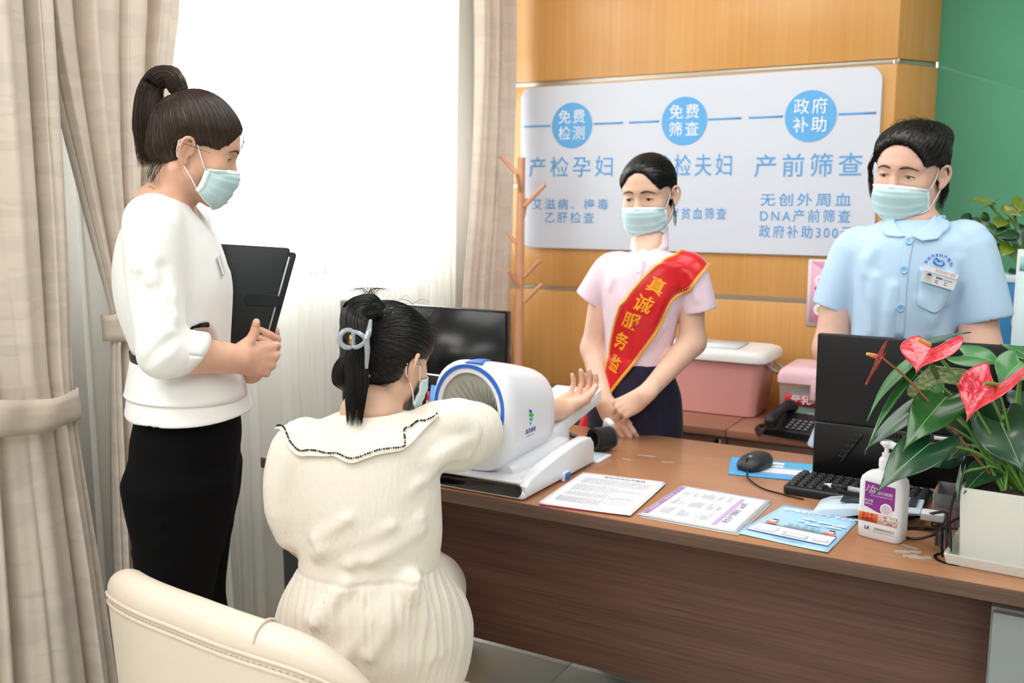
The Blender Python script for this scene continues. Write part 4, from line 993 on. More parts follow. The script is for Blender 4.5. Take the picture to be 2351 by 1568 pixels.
def leaf(name, base, tip, width, nvec, m, parent, droop=.12, fold=.15, lobe=.2, seed=0, wave_=.05, th=.0012, nu=16, nvv=11, w0=.5):
    base, tip = np.array(base), np.array(tip); L = np.linalg.norm(tip-base); ax = (tip-base)/L
    n = np.array(nvec, float); n = nrm(n-ax*(n@ax)); sd = np.cross(ax, n); rs = np.random.RandomState(seed); ph = rs.uniform(0, 6, 3)
    V = np.zeros((nu, nvv, 3)); uv = []
    for i in range(nu):
        u = i/(nu-1); w = (w0*(1-u)+math.sin(math.pi*min(1, u**.62))*.62+.1*(1-u))*(1-u**3.5)
        w = max(w, .004)
        for j in range(nvv):
            v = 2*j/(nvv-1)-1
            y = u-lobe*(1-u)**3*abs(v)**1.3*(1.0)+.03*(1-abs(v))*(1-u)*0
            if u == 0 and False: pass
            lift = -droop*L*((u-.25)**2)+fold*width*abs(v)*w*.5-.10*width*(v*w)**2*.5+wave_*width*math.sin(u*9+ph[0]+v*2)*abs(v)*.5
            V[i, j] = base+ax*L*y+sd*(width*.5*w*v)+n*lift
            uv.append((u, v*.5+.5))
    V[:, :] -= (V[-1, nvv//2]-tip)*np.linspace(0, 1, nu)[:, None, None]**1
    me = grid_mesh(name, V); ul = me.uv_layers.new(name='UVMap'); 
    for lp_ in me.loops: ul.data[lp_.index].uv = uv[lp_.vertex_index]
    o = wpart(name, me, m, parent); solid(o, th); subd(o, 1)
    # midrib
    bm = bmesh.new(); tube(bm, V[:-1, nvv//2]+n*.0006, np.linspace(.0016, .0004, nu-1)*max(.6, width/.09), 5); r = from_bm('midrib', bm, mat('midrib', '7fb06a', .4) if m not in (M_spathe, M_spold) else m); r.parent = o
    return o
toC = lambda p: nrm(CP-np.array(p))
def PL(x, y, d): return P(x, y, d)
root = lambda k=0: A(-.06+.02*math.sin(k*2.3), 1.985+.018*math.cos(k*1.7), ZT_+.125)
def stemto(p, m=M_stem, r=.0028, k=0, sag=.03):
    b = root(k); p = np.array(p); mid = (b+p)/2+A(0, 0, sag+.25*abs(p[2]-b[2])*.3); o = tube_obj('stem', [b, b*.6+p*.4+A(0, 0, sag), mid*.45+p*.55, p], [r*1.2, r, r*.9], m, None, 7, 18)
    o.parent = pl; o.matrix_parent_inverse = world_mat(pl).inverted()
LV = [((2135, 1018, 1.80), (2007, 1136, 1.72), .085, 'd', (.1, -.3, 1), .1, .1), ((2172, 912, 1.84), (2070, 1040, 1.78), .088, 'm', (-.2, -1, .45), .15, .12),
      ((2104, 862, 1.88), (1984, 1046, 1.80), .035, 'm', (-.8, -.6, .6), .2, .4), ((2092, 840, 1.90), (1990, 968, 1.84), .04, 'l', (-.6, -.5, .9), .3, .3),
      ((2092, 945, 1.93), (1983, 1036, 1.92), .05, 'd', (-.3, -.7, .7), .1, .15), ((2127, 786, 1.95), (2230, 763, 2.02), .05, 'd', (0, .2, 1), .1, .1),
      ((2212, 815, 1.92), (2314, 843, 1.86), .07, 'l', (0, -.55, 1), .25, .1), ((2345, 832, 1.80), (2290, 890, 1.78), .08, 'l', (-.1, -.8, .8), .15, .1),
      ((2207, 905, 1.93), (2292, 1068, 1.93), .12, 'd', (.1, -1, .4), .1, .08), ((2298, 970, 1.80), (2352, 1092, 1.76), .10, 'd', (0, -1, .5), .15, .08),
      ((2268, 1075, 1.84), (2212, 1134, 1.78), .058, 'd', (-.2, -1, .5), .15, .1), ((2209, 1085, 1.80), (2197, 1160, 1.79), .022, 'd', (-.9, -.6, .2), .1, .2),
      ((2212, 1020, 1.90), (2172, 1062, 1.88), .04, 'd', (-.2, -1, .3), .1, .1), ((2350, 812, 1.90), (2296, 790, 1.92), .045, 'l', (0, -.3, 1), .1, .1),
      ((2290, 940, 1.98), (2240, 1010, 1.98), .08, 'd', (0, -1, .3), .1, .1), ((2330, 950, 1.95), (2380, 1010, 1.94), .08, 'd', (.2, -1, .3), .1, .1),
      ((2150, 930, 1.97), (2080, 905, 2.0), .07, 'd', (0, -1, .4), .1, .1), ((2360, 900, 1.9), (2400, 960, 1.86), .08, 'd', (.2, -1, .5), .1, .1),
      ((2180, 1040, 1.93), (2105, 1075, 1.92), .06, 'd', (0, -.8, .6), .1, .1), ((2320, 1050, 1.92), (2262, 1090, 1.9), .06, 'd', (0, -.9, .5), .1, .1)]
for k, (b, t, w, c, nv, dr, fo) in enumerate(LV):
    leaf('leaf', PL(*b), PL(*t), w, A(*nv), {'d': M_leafd, 'm': M_leafm, 'l': M_leafl}[c], pl, dr, fo, seed=k, lobe=.32)
    stemto(PL(*b), k=k)
# flowers: spathe and spadix
M_sporange = mat('spadix_orange', 'f0a860', .5, bump=.5, bscale=700); M_spgreen = mat('spadix_green', '6f9a3c', .5, bump=.5, bscale=700); M_spdark = mat('spadix_dark', '4b6a2c', .5, bump=.5, bscale=700)
FL = [((2140, 800, 1.82), (2103, 856, 1.79), .098, (-.35, -.75, .6), 'r', (2134, 792, 1.815), (2107, 778, 1.795), M_sporange, M_stem, .1, .25),
      ((2026, 822, 1.86), (1987, 884, 1.84), .055, (-.95, .1, .35), 'r', (2021, 821, 1.858), (1991, 812, 1.84), M_sporange, M_stemb, -.05, .25),
      ((2287, 882, 1.76), (2218, 970, 1.72), .095, (-.45, -.75, .45), 'r', (2292, 884, 1.757), (2261, 880, 1.73), M_spgreen, M_stem, .25, .4),
      ((2155, 880, 1.85), (2135, 835, 1.845), .10, (-.05, -1, .1), 'g', (2152, 868, 1.845), (2137, 832, 1.825), M_spdark, M_stem, .05, .1)]
for k, (b, t, w, nv, c, s0, s1, sm, stm, dr, fo) in enumerate(FL):
    o = leaf('spathe', PL(*b), PL(*t), w, A(*nv), M_spathe if c == 'r' else M_spold, pl, dr, fo, seed=40+k, lobe=.5, w0=.7)
    z = tube_obj('spadix', [PL(*s0), (PL(*s0)+PL(*s1))/2, PL(*s1)], [.0042, .0045, .0028], sm, None, 10, 10); z.parent = pl; z.matrix_parent_inverse = world_mat(pl).inverted()
    stemto(PL(*b), stm, .0024, k=20+k, sag=.01)

# ------------------------------------------------------------------ low cabinets behind the desk and what stands on them
ZC = .65
M_cab = wood('walnut_cabinet_top', '8f5f4a', 'a5725a', 0, rough=.35, scale=1.0, bump=.02); M_cabf = wood('walnut_cabinet_front', '644334', '7d5846', 0, rough=.45, scale=1.0)
M_chrome = mat('chrome', 'd8d8d8', .12, metal=1)
for k, (x0, x1, lab) in enumerate(((-1.66, -.966, 'low walnut cabinet with a lock, standing under the pink storage box'), (-.962, -.15, 'low walnut cabinet under the telephone and the clear box'), (-.146, .65, 'low walnut cabinet behind the nurse, carrying a potted plant'))):
    t = thing('cabinet', lab, 'cabinet', ((x0+x1)/2, 3.35, 0), group='low cabinets along the wall'); w = (x1-x0)/2
    box('cabinet_body', (-w, -.2, 0), (w, .24, ZC-.026), M_cabf, t, .001); box('cabinet_top', (-w, -.235, ZC-.025), (w, .24, ZC), M_cab, t, .0015)
    for s in (-1, 1):
        d = box('door', (min(s*.002, s*(w-.002)), -.218, .05), (max(s*.002, s*(w-.002)), -.2, ZC-.027), M_cabf, t, .001)
        bm = bmesh.new(); lathe(bm, [(.012, 0), (.012, .006), (.009, .009), (.001, .009)], 20, M=Matrix(((1, 0, 0, .0), (0, 0, -1, -.218), (0, 1, 0, 0), (0, 0, 0, 1))))
        l_ = from_bm('lock', bm, M_chrome, d); l_.location = (s*w-.03 if s > 0 else -.03, 0, ZC-.044)
# pink storage box
M_pink = mat('pink_plastic', 'eba8a2', .4); M_lid = mat('white_lid', 'efece8', .4)
pk = thing('storage_box', 'large pink plastic storage box with white lid on the low cabinet', 'storage box', (-1.10, 3.42, ZC))
def rect_loft(name, rows, m, parent, r=.03, deg=40):
    bm = bmesh.new(); R_ = []
    for z, hx, hy in rows: R_.append([bm.verts.new((x, y, z)) for x, y in rrect(-hx, -hy, hx, hy, r, 5)])
    for a, b in zip(R_, R_[1:]):
        for i in range(len(a)): bm.faces.new((a[i], a[(i+1) % len(a)], b[(i+1) % len(a)], b[i]))
    bm.faces.new(R_[0][::-1]); bm.faces.new(R_[-1]); return from_bm(name, bm, m, parent, deg)
rect_loft('tub', [(0, .165, .095), (.005, .17, .1), (.18, .19, .115), (.198, .193, .117)], M_pink, pk)
rect_loft('lid', [(.196, .205, .127), (.2, .212, .132), (.218, .213, .133), (.232, .205, .127), (.238, .19, .115), (.238, .17, .1)], M_lid, pk, .04)
tube_obj('handle', [(.192, -.045, .185), (.225, -.045, .165), (.228, 0, .155), (.225, .045, .165), (.192, .045, .185)], .006, mat('handle_grey', 'a7a2a4', .4), pk, 8, 20)
box('latch', (.188, -.03, .17), (.203, .03, .2), M_pink, pk, .004)
pp = thing('paper_stack', 'white papers lying on the lid of the pink storage box', 'papers', (-1.13, 3.41, ZC+.238), math.radians(3))
for k in range(3): box('sheet', (-.15+.004*k, -.085, .0015*k+.0005), (.12+.004*k, .09, .0015*k+.0018), M_paper, pp, 0)
bm = bmesh.new(); lathe(bm, [(.018, 0), (.018, .0003), (.001, .0003)], 24, M=Matrix.Translation((-.01, .03, .0052))); from_bm('round_stamp', bm, mat('stamp_pale', 'dba9a0', .6), pp)
# clear box with pink lid
tb = thing('storage_box', 'clear storage box with pink lid and a red label beside the telephone', 'storage box', (-.695, 3.41, ZC))
M_clear = mat('clear_plastic', 'eceaec', .12, alpha=.28, coat=.4); M_plid = mat('pink_lid', 'efc3cc', .35)
rect_loft('tub', [(0, .14, .1), (.005, .143, .103), (.145, .15, .108)], M_clear, tb, .015)
rect_loft('lid', [(.143, .156, .114), (.165, .156, .114), (.182, .15, .108), (.196, .135, .095), (.197, .1, .07)], M_plid, tb, .02)
box('latch', (-.04, -.122, .09), (.04, -.112, .16), M_plid, tb, .006); box('latch_bar', (-.025, -.126, .115), (.025, -.12, .13), M_plid, tb, .003)
box('label', (-.125, -.111, .068), (.1, -.108, .105), mat('label_red2', 'c8283c', .4), tb, 0)
text('lettering', '母乳喂养袋', .032, mat('label_white', 'e8e8e8', .5), Matrix(((1, 0, 0, -.02), (0, 0, -1, -.1115), (0, 1, 0, .087), (0, 0, 0, 1))), tb, width=.17, bold=.02)
for k, (c, z0, z1) in enumerate((('8fcfb6', .004, .055), ('a8d8c6', .057, .095))):
    t = thing('packet', ('lower' if k == 0 else 'upper')+' green packet inside the clear pink-lidded box', 'packet', (-.695, 3.41, ZC+.006))
    box('wrapper', (-.125, -.09, z0), (.125, .09, z1), mat('packet'+c, c, .5), t, .01)
    box('barcode_label', (-.05, -.0912, z0+.012), (-.01, -.09, z0+.035), mat('label_white', 'e8e8e8', .5), t, 0)
# telephone
ph = thing('telephone', 'black office telephone with coiled cord on the low cabinet', 'telephone', (-.755, 3.175, ZC), math.radians(-8))
bm = bmesh.new(); prism(bm, [(-.07, 0), (-.07, .02), (.07, .055), (.08, .05), (.08, 0)], -.08, .09, .005, 2, M=Matrix(((0, 0, 1, 0), (1, 0, 0, 0), (0, 1, 0, 0), (0, 0, 0, 1)))); from_bm('phone_body', bm, M_black, ph)
bmk = bmesh.new(); bx(bmk, (-.006, -.004, 0), (.006, .004, .004), .001, 1); kk = None
for r in range(4):
    for c in range(4):
        o = kk.copy() if kk else from_bm('phone_key', bmk, mat('phone_key_grey', '75787c', .5), ph)
        if kk: COL.objects.link(o)
        kk = kk or o; o.location = (-.005+c*.02, -.045+r*.018, .028+r*.0045); o.rotation_euler = (math.radians(14), 0, 0)
fld = SDF(); fld.margin = .01; fld.tube([(-.045, -.085, .05), (-.045, -.06, .062), (-.045, 0, .075), (-.045, .06, .078), (-.045, .085, .07)], [.022, .019, .015, .019, .022], k=.01)
V, Q = polygonize(fld, .004); link('handset', fast_mesh('handset', V, Q), M_black, ph)
t_ = np.linspace(0, 1, 260); path = spline([(-.05, -.09, .04), (-.07, -.1, .012), (-.1, -.06, .012), (-.115, -.02, .012), (-.09, .02, .012), (-.06, .02, .012)], 260)
coil = path+np.stack([.006*np.cos(t_*200), .006*np.sin(t_*200), .007*np.sin(t_*200+1)], 1); tube_obj('coiled_cord', coil, .0022, M_black, ph, 5)
# small plant at the left of the pink box, and the potted plant behind the nurse
sp_ = thing('small_plant', 'small green pot plant partly hidden behind the woman with the sash', 'plant', (-1.56, 3.4, ZC))
bm = bmesh.new(); lathe(bm, [(.04, 0), (.055, .08), (.058, .09), (.05, .09), (.046, .082), (.001, .08)], 24); from_bm('pot', bm, M_wplast2, sp_)
for k in range(9):
    a = k*.7; b = A(-1.56+.02*math.cos(a), 3.4+.02*math.sin(a), ZC+.09); e = b+A(.05*math.cos(a), .05*math.sin(a), .07+.02*(k % 3)); leaf('leaf', b+A(0, 0, .02), e, .035, A(-math.cos(a), -math.sin(a), 1), M_leafm, sp_, .1, .1, seed=k, nu=8, nvv=5)
bp2 = thing('potted_plant', 'tall green plant in a blue printed square pot behind the nurse', 'plant', (-.13, 3.33, ZC))
M_potb = mat('pot_blue', '3d8cc4', .4)
box('pot', (-.075, -.075, 0), (.1, .09, .53), M_potb, bp2, .004)
box('rim', (-.078, -.078, .515), (.103, .093, .535), mat('pot_rim', 'd4e4ee', .4), bp2, .003)
bm = bmesh.new(); 
for r0, r1 in ((.033, .03), (.024, .022)):
    prev = None
    for i in range(33):
        a = 2*math.pi*i/32; c, s = math.cos(a), math.sin(a); cur = [bm.verts.new((.013+r*c, -.0762, .40+r*s)) for r in (r0, r1)]
        if prev: bm.faces.new((prev[0], cur[0], cur[1], prev[1]))
        prev = cur
from_bm('round_mark', bm, mat('pot_mark', 'dbe6ea', .5), bp2)
for i in range(3):
    bm = bmesh.new(); bx(bm, (-.05, -.0765, .235-i*.02), (.07, -.0752, .241-i*.02), 0); o = from_bm('printed_line', bm, mat('pot_print', '86bfe0', .5), bp2)
box('white_panel', (-.05, -.0765, .31), (.08, -.0752, .33), mat('pot_mark', 'dbe6ea', .5), bp2, 0)
LV2 = [((2270, 462), (2222, 460), .10, 'o', (0, -.4, 1)), ((2272, 470), (2298, 455), .09, 'o', (0, -.5, 1)), ((2235, 505), (2208, 530), .09, 'd', (0, -1, .4)), ((2250, 500), (2268, 530), .06, 'd', (0, -1, .2)), ((2262, 505), (2258, 490), .03, 'o', (0, -1, .2)), ((2300, 505), (2290, 525), .06, 'o', (0, -1, .2)),
       ((2322, 470), (2345, 500), .08, 'o', (0, -1, .4)), ((2318, 500), (2306, 490), .07, 'o', (0, -.8, .6)), ((2318, 525), (2278, 545), .1, 'd', (0, -1, .6)), ((2325, 530), (2345, 570), .09, 'd', (0, -1, .5)), ((2316, 565), (2300, 590), .06, 'o', (0, -1, .2)), ((2350, 460), (2340, 490), .08, 'o', (0, -1, .2)), ((2280, 560), (2250, 600), .07, 'd', (0, -1, .3)), ((2335, 620), (2340, 650), .06, 'd', (0, -1, .3))]
M_leafo = mat('leaf_olive', '6d7d22', .25, coat=.4, var=.4, vscale=10)
for k, (b, t, w, c, nv) in enumerate(LV2):
    b3, t3 = PY(*b, 3.33), PY(*t, 3.33-.03); leaf('leaf', b3, t3, w*.8, A(*nv), {'d': M_leafd, 'o': M_leafo}[c], bp2, .1, .1, seed=60+k, nu=10, nvv=7, lobe=.3)
    o = tube_obj('stem', [A(-.11+.01*math.sin(k), 3.34, ZC+.53), (A(-.11, 3.34, ZC+.53)+b3)/2+A(.01*math.sin(k*2), 0, .02), b3], [.006, .004], M_stem, None, 6, 12); o.parent = bp2; o.matrix_parent_inverse = world_mat(bp2).inverted()
df = thing('display_frame', 'white framed pale green notice standing at the right edge behind the nurse', 'sign', (-.06, 3.14, ZC))
c_ = PY(2337, 572, 3.14); x0 = c_[0]+.06; zt = c_[2]-ZC
box('frame', (x0, -.01, 0), (x0+.3, .008, zt), M_wplast, df, .003); box('notice', (x0+.008, -.0115, .01), (x0+.292, -.01, zt-.01), mat('notice_pale', 'cfe6ea', .4), df, 0)
box('notice_wave', (x0+.008, -.0125, zt-.06), (x0+.2, -.0115, zt-.02), mat('notice_green', 'a5d8cf', .4), df, 0)

# ------------------------------------------------------------------ tub chair
ch = thing('armchair', 'cream leather tub armchair with rounded back in the foreground', 'chair', (-1.19, 1.34, 0), math.radians(-4))
M_lea = mat('cream_leather', 'e6d7c6', .38, bump=.12, bscale=260, var=.03, vscale=5)
nu, hw = 61, .312
def chair_path(u):
    """u -1..1 : left arm front, round the back, right arm front (x, y, outward normal)"""
    a = u*math.pi*.5
    if abs(u) < .72:
        t = u/.72*math.pi/2; s_, c_ = math.sin(t), math.cos(t); k = (abs(s_)**3.2+abs(c_)**3.2)**(-1/3.2); x, y = hw*k*s_, -.265*k*c_; nx, ny = (k*s_)*abs(k*s_)**1.2/hw, -(k*c_)*abs(k*c_)**1.2/.265
    else:
        s = 1 if u > 0 else -1; x, y = s*hw, (abs(u)-.72)/.28*.12; nx, ny = s/hw, 0
    l = math.hypot(nx, ny); return x, y, nx/l, ny/l
def ztop(u):
    y = chair_path(u)[1]+.245; g = .45 if u < 0 else .45+.45*min(1, u*1.6); return max(.50 if u < 0 else .40, .785-g*(math.sqrt(y*y+.0016)+y))
prof = [(.03, .36), (.034, .5), (.036, .7), (.037, .90), (.036, .935), (.034, .945), (.036, .955), (.033, .97), (.024, .99), (.0, 1.0), (-.024, .99), (-.034, .965), (-.036, .93), (-.032, .8), (-.03, .6), (-.03, .45)]
V = np.zeros((nu, len(prof), 3))
for i in range(nu):
    u = 2*i/(nu-1)-1; x, y, nx, ny = chair_path(u); zt = ztop(u)
    lean = .05*math.cos(min(1, abs(u))*math.pi/2)
    for j, (o_, f_) in enumerate(prof):
        z = zt*f_ if f_ > .9 else .25+(zt*.9-.25)*(f_-.36)/.54
        k = o_+lean*(z/.86-.6); V[i, j] = (x+nx*k, y+ny*k, z)
o = link('tub_back', grid_mesh('tub_back', V), M_lea, ch); subd(o, 1)
bm = bmesh.new(); bm.from_mesh(o.data); 
bv = [v for v in bm.verts if v.is_boundary]; bmesh.ops.holes_fill(bm, edges=[e for e in bm.edges if e.is_boundary], sides=200); bm.to_mesh(o.data); bm.free()
for f_ in (.925, .945):
    pts = []
    for i in range(nu):
        u = 2*i/(nu-1)-1; x, y, nx, ny = chair_path(u); z = ztop(u)*f_; k = .0365+.05*math.cos(min(1, abs(u))*math.pi/2)*(z/.86-.6); pts.append((x+nx*k, y+ny*k, z))
    tube_obj('piping_seam', pts, .0028, M_lea, ch, 6)
M_thread = mat('thread_tan', 'b7a490', .7); bm = bmesh.new()
for i in range(150):
    u = -.95+1.9*i/149; x, y, nx, ny = chair_path(u); z = ztop(u)*.934; k = .0385+.05*math.cos(min(1, abs(u))*math.pi/2)*(z/.86-.6)
    bx(bm, (-.0025, -.0005, -.0006), (.0025, .0005, .0006), 0, M=Matrix.Translation((x+nx*k, y+ny*k, z)) @ Matrix.Rotation(math.atan2(nx, -ny), 4, 'Z'))
o = from_bm('stitching', bm, M_thread, ch); o['kind'] = 'stuff'
for u in (-.55, .22):
    x, y, nx, ny = chair_path(u); pts = []
    for o_, f_ in prof[7:13]:
        z = ztop(u)*f_; k = o_+.05*math.cos(min(1, abs(u))*math.pi/2)*(z/.86-.6); pts.append((x+nx*k, y+ny*k, z+.001))
    tube_obj('piping_seam', pts, .0022, M_lea, ch, 6, 20)
rect_loft('seat_cushion', [(.34, .26, .24), (.36, .272, .25), (.40, .262, .24), (.42, .245, .225), (.427, .2, .18)], M_lea, ch, .09).location = (0, .06, 0)
bm = bmesh.new(); lathe(bm, [(.025, .04), (.025, .3), (.06, .33), (.14, .345), (.001, .345)], 20); from_bm('pillar', bm, M_chrome, ch)
bm = bmesh.new(); lathe(bm, [(.22, 0), (.22, .012), (.1, .03), (.03, .05), (.001, .05)], 32); from_bm('foot_plate', bm, M_chrome, ch)
# ------------------------------------------------------------------ people: shared anatomy
def skin_mat(name, c, lips='b8655c'):
    m = mat(name, c, .48, sss=.12, bump=.05, bscale=600, var=.035, vscale=30, spec=.4); return m
M_hair = mat('hair_black', '14110f', .36, spec=.5, aniso=.5); M_hairb = mat('hair_brown', '37281f', .38, spec=.5, aniso=.5)
M_brow = mat('brow_hair', '5a463c', .8); M_eyew = mat('eye_white', 'dcd6d2', .2, coat=.5); M_iris = mat('eye_iris', '1c100c', .12, coat=.8); M_lash = mat('lash', '1a1412', .6)
M_mask = mat('mask_blue', 'c3e2e8', .75, bump=.12, bscale=700); M_maskw = mat('mask_white_edge', 'e9f1f5', .75); M_loop = mat('ear_loop', 'f2f4f6', .6)
Z3 = A(0, 0, 1); HS = A(.93, .86, .92)
def ON(fr, ax, off, x, y):
    """where the sight line through (x, y) meets the body's own plane, off metres along axis ax"""
    n = fr.R[:, ax]; r = ray(x, y); return CP+r*(((fr.o-CP)@n+off)/(r@n))
def facing(px, deg):
    """horizontal direction deg to the right of facing straight at the camera, for someone seen at column px"""
    r = ray(px, 450); t = nrm(A(-r[0], -r[1], 0)); a = math.radians(deg); return A(t[0]*math.cos(a)-t[1]*math.sin(a), t[0]*math.sin(a)+t[1]*math.cos(a), 0)
def body_frame(o, fwd):
    f = nrm(A(fwd[0], fwd[1], 0)); return Fr(A(o[0], o[1], 0), np.cross(f, Z3), f, Z3)
def add_head(S_, f, w=1.0, chin=1.0, slit=.003, lid=0.0):
    e = lambda c, r, k, op='u', rot=(0, 0, 0): S_.ell((c[0]*w, c[1], c[2]), (r[0]*w, r[1], r[2]), k, f, op, rot)
    e((0, -.016, .038), (.073, .092, .076), .01)
    e((0, .022, -.012), (.064, .066, .084), .03)
    e((0, .048, .045), (.054, .038, .040), .03)
    for s in (1, -1):
        S_.cone(f(s*.050*w, .004, -.062), f(0, .064, -.098*chin), .017*f.m, .015*f.m, .03)
        e((s*.036, .058, -.028), (.026, .022, .024), .022)
        S_.cone(f(s*.010*w, .084, .026), f(s*.044*w, .068, .024), .007*f.m, .007*f.m, .018)
    e((0, .072, -.098*chin), (.017, .014, .013), .02)
    e((0, .082, -.062), (.026, .014, .018), .018)
    S_.cone(f(0, .083, .012), f(0, .099, -.032), .0075*f.m, .0105*f.m, .012)
    for s in (1, -1):
        e((s*.0125, .090, -.035), (.0085, .009, .0075), .006)
        e((s*.031, .098, -.001), (.021, .016, .0125), .014, 's')
        e((s*.031, .0695, -.001), (.0158, .0145, .0142), .005)
        e((s*.0315, .088, -.0035+lid), (.0128, .012, slit), .0016, 's', (s*-.18, 0, s*.10))
def add_ear(S_, f, s, w=1.0):
    g = Fr(f(s*.071*w, -.016, -.010), f.dir(s*1, 0, 0), f.dir(0, 1, 0), f.dir(0, 0, 1)).rot(yaw=s*.0)
    g = Fr(g.o, nrm(f.dir(s*.86, .35, 0)), nrm(f.dir(-s*.35, .86, 0)), f.dir(0, 0, 1), (f.m,)*3)   # x outwards, y forward
    S_.ell((.006, -.004, -.001), (.006, .015, .026), .004, g, 'u', (0, -.12, 0))
    S_.tube([g(.006, .012, -.006), g(.011, .013, .012), g(.014, .004, .027), g(.016, -.011, .026), g(.016, -.019, .010), g(.013, -.016, -.010), g(.009, -.006, -.024)], [.003, .0032, .0036, .0038, .0036, .0034, .004], .003)
    S_.ell((.007, .001, -.026), (.0048, .0075, .009), .005, g)
    S_.ell((.015, .002, -.004), (.007, .008, .012), .003, g, 's')
    S_.tube([g(.011, .002, .016), g(.012, -.008, .008), g(.011, -.010, -.008), g(.009, -.004, -.017)], [.0022, .003, .003, .0022], .003)
    return g
def add_neck(S_, f, base, r0=.05, r1=.055):
    S_.tube([f(0, -.018, -.035), f(0, -.02, -.085), (f(0, -.025, -.11)+np.array(base))/2, base], [r0*1.02, r0, r0*1.02, r1*1.05], .02)
    for s in (1, -1): S_.cone(f(s*.055, -.03, -.06), np.array(base)+f.dir(s*.016, .05, -.01), .012, .009, .02)
def add_arm(S_, sh, el, wr, r=(.047, .041, .038, .040, .034, .0255)):
    sh, el, wr = map(np.array, (sh, el, wr))
    S_.tube([sh, sh*.5+el*.5, el], [r[0], r[1], r[2]], .02); S_.tube([el, el*.72+wr*.28, wr], [r[2], r[3], r[5]], .025)
def add_hand(S_, fr, s, curl, thumb=None, spread=.05, sc=1.0, k=.0022, curls=None, palm_k=.010):
    """fr: origin at the wrist, y along the hand, z out of its back, x towards the thumb (s keeps it right-handed for either hand).
    curl: per finger (knuckle, middle, end) bends in radians"""
    X = lambda x, y, z: fr(x*sc, y*sc, z*sc)
    kn = [(.029, .085, .002), (.010, .090, .005), (-.009, .086, .004), (-.026, .077, .0)]
    ln = [(.040, .024, .020), (.044, .028, .021), (.041, .026, .020), (.032, .019, .018)]
    rd = [.0092, .0096, .0090, .0078]
    for (x, y, z), r in zip(kn, rd): S_.cone(X(x*.55, .012, .0), X(x, y, z), .0135*sc, (r+.0012)*sc, palm_k)
    S_.cone(X(.004, -.02, 0), X(.004, .02, .0), .0235*sc, .021*sc, .016, sq=(fr.R[:, 2], .72))
    S_.ell((.022*sc, .036*sc, -.012*sc), (.015*sc, .030*sc, .014*sc), .010, fr, 'u', (-.35, 0, 0))
    S_.ell((-.020*sc, .045*sc, -.010*sc), (.012*sc, .032*sc, .012*sc), .010, fr)
    tips = []
    for i in range(4):
        p = np.array(kn[i]); a = 0; sp = spread*(1.5-i)*.6; pts = [p.copy()]
        for L, c in zip(ln[i], curl[i]):
            a += c; d = A(math.sin(sp)*math.cos(a), math.cos(sp)*math.cos(a), -math.sin(a)); p = p+d*L; pts.append(p.copy())
        q = [X(*v) for v in pts]; r = rd[i]*sc
        S_.tube([q[0], q[0]*.5+q[1]*.5, q[1], q[1]*.5+q[2]*.5, q[2], q[2]*.4+q[3]*.6, q[3]], [r*1.08, r*.98, r*1.03, r*.9, r*.93, r*.85, r*.68], k, n=7)
        tips.append((q[3], q[2]))
    th = thumb or [(.024, .022, -.012), (.046, .050, -.020), (.056, .080, -.022), (.058, .104, -.020)]
    q = [X(*v) for v in th]
    S_.tube([q[0], q[1], q[1]*.5+q[2]*.5, q[2], q[3]], [.0155*sc, .0115*sc, .0102*sc, .0102*sc, .0075*sc], .006, n=5)
    tips.append((q[3], q[2])); return tips
def nails(parent, fld, tips, up, m, sc=1.0):
    """small nail plates on the backs of the finger ends"""
    for (t, b), u in zip(tips, up):
        d = nrm(t-b); u = nrm(u-d*(u@d)); sd = np.cross(d, u); c = t-d*.001; V = np.zeros((5, 6, 3))
        for i in range(5):
            for j in range(6):
                a = (i/4-.5)*1.7; V[i, j] = c+sd*math.sin(a)*.0056*sc+u*math.cos(a)*.0066*sc+d*((j/5-.55)*.0105*sc-.0014*(i/4-.5)**2*4*(1 if j > 2 else 0))
        V = fld.snap(V.reshape(-1, 3), .0004, 3).reshape(5, 6, 3)
        o = wpart('nail', grid_mesh('nail', V), m, parent); solid(o, .0006, 1)
def eyes(parent, f, w=1.0, gaze=(0, -.5), lid=.0, only=(1, -1), lash=1.0):
    for s in only:
        c = A(s*.031*w, .0695, -.0015)
        bm = bmesh.new(); bmesh.ops.create_uvsphere(bm, u_segments=20, v_segments=14, radius=.0128, matrix=Matrix.Translation(tuple(c)))
        me = bpy.data.meshes.new('eyeball'); bm.to_mesh(me); bm.free(); me.transform(f.mat()); eb = wpart('eyeball', me, M_eyew, parent)
        d = nrm(A(gaze[0], 1, gaze[1])); ux = nrm(np.cross(d, Z3)); uz = np.cross(ux, d); V = np.zeros((17, 4, 3))
        for i in range(17):
            for j in range(4):
                t = 2*math.pi*i/16; r = .0060*j/3+1e-5; V[i, j] = c+d*math.sqrt(.01305**2-r*r)+ux*r*math.cos(t)+uz*r*math.sin(t)
        me = grid_mesh('iris', V); me.transform(f.mat()); o = wpart('iris', me, M_iris, parent)
def brows(parent, body, f, m=None, w=1.0, th=1.0, dz=0.0):
    for s in (1, -1):
        n, k = 14, 3; V = np.zeros((n, k, 3))
        for i in range(n):
            u = i/(n-1); x = (.012+.040*u)*w; z = .0185+.0065*math.sin(math.pi*min(1, u*.95+.08))-.003*u+dz; hw = .0036*th*(1-.75*u**2)*(.55+.45*min(1, u*5))
            for j in range(k): V[i, j] = f(s*x, .1, z+hw*(j-1))
        P_ = V.reshape(-1, 3)
        for _ in range(14): P_ = P_-f.dir(0, 1, 0)*np.clip(body.ev(P_)-.0007, -.004, .01)[:, None]
        o = wpart('eyebrow', grid_mesh('eyebrow', P_.reshape(n, k, 3)), m or M_brow, parent); solid(o, .0008, 1)
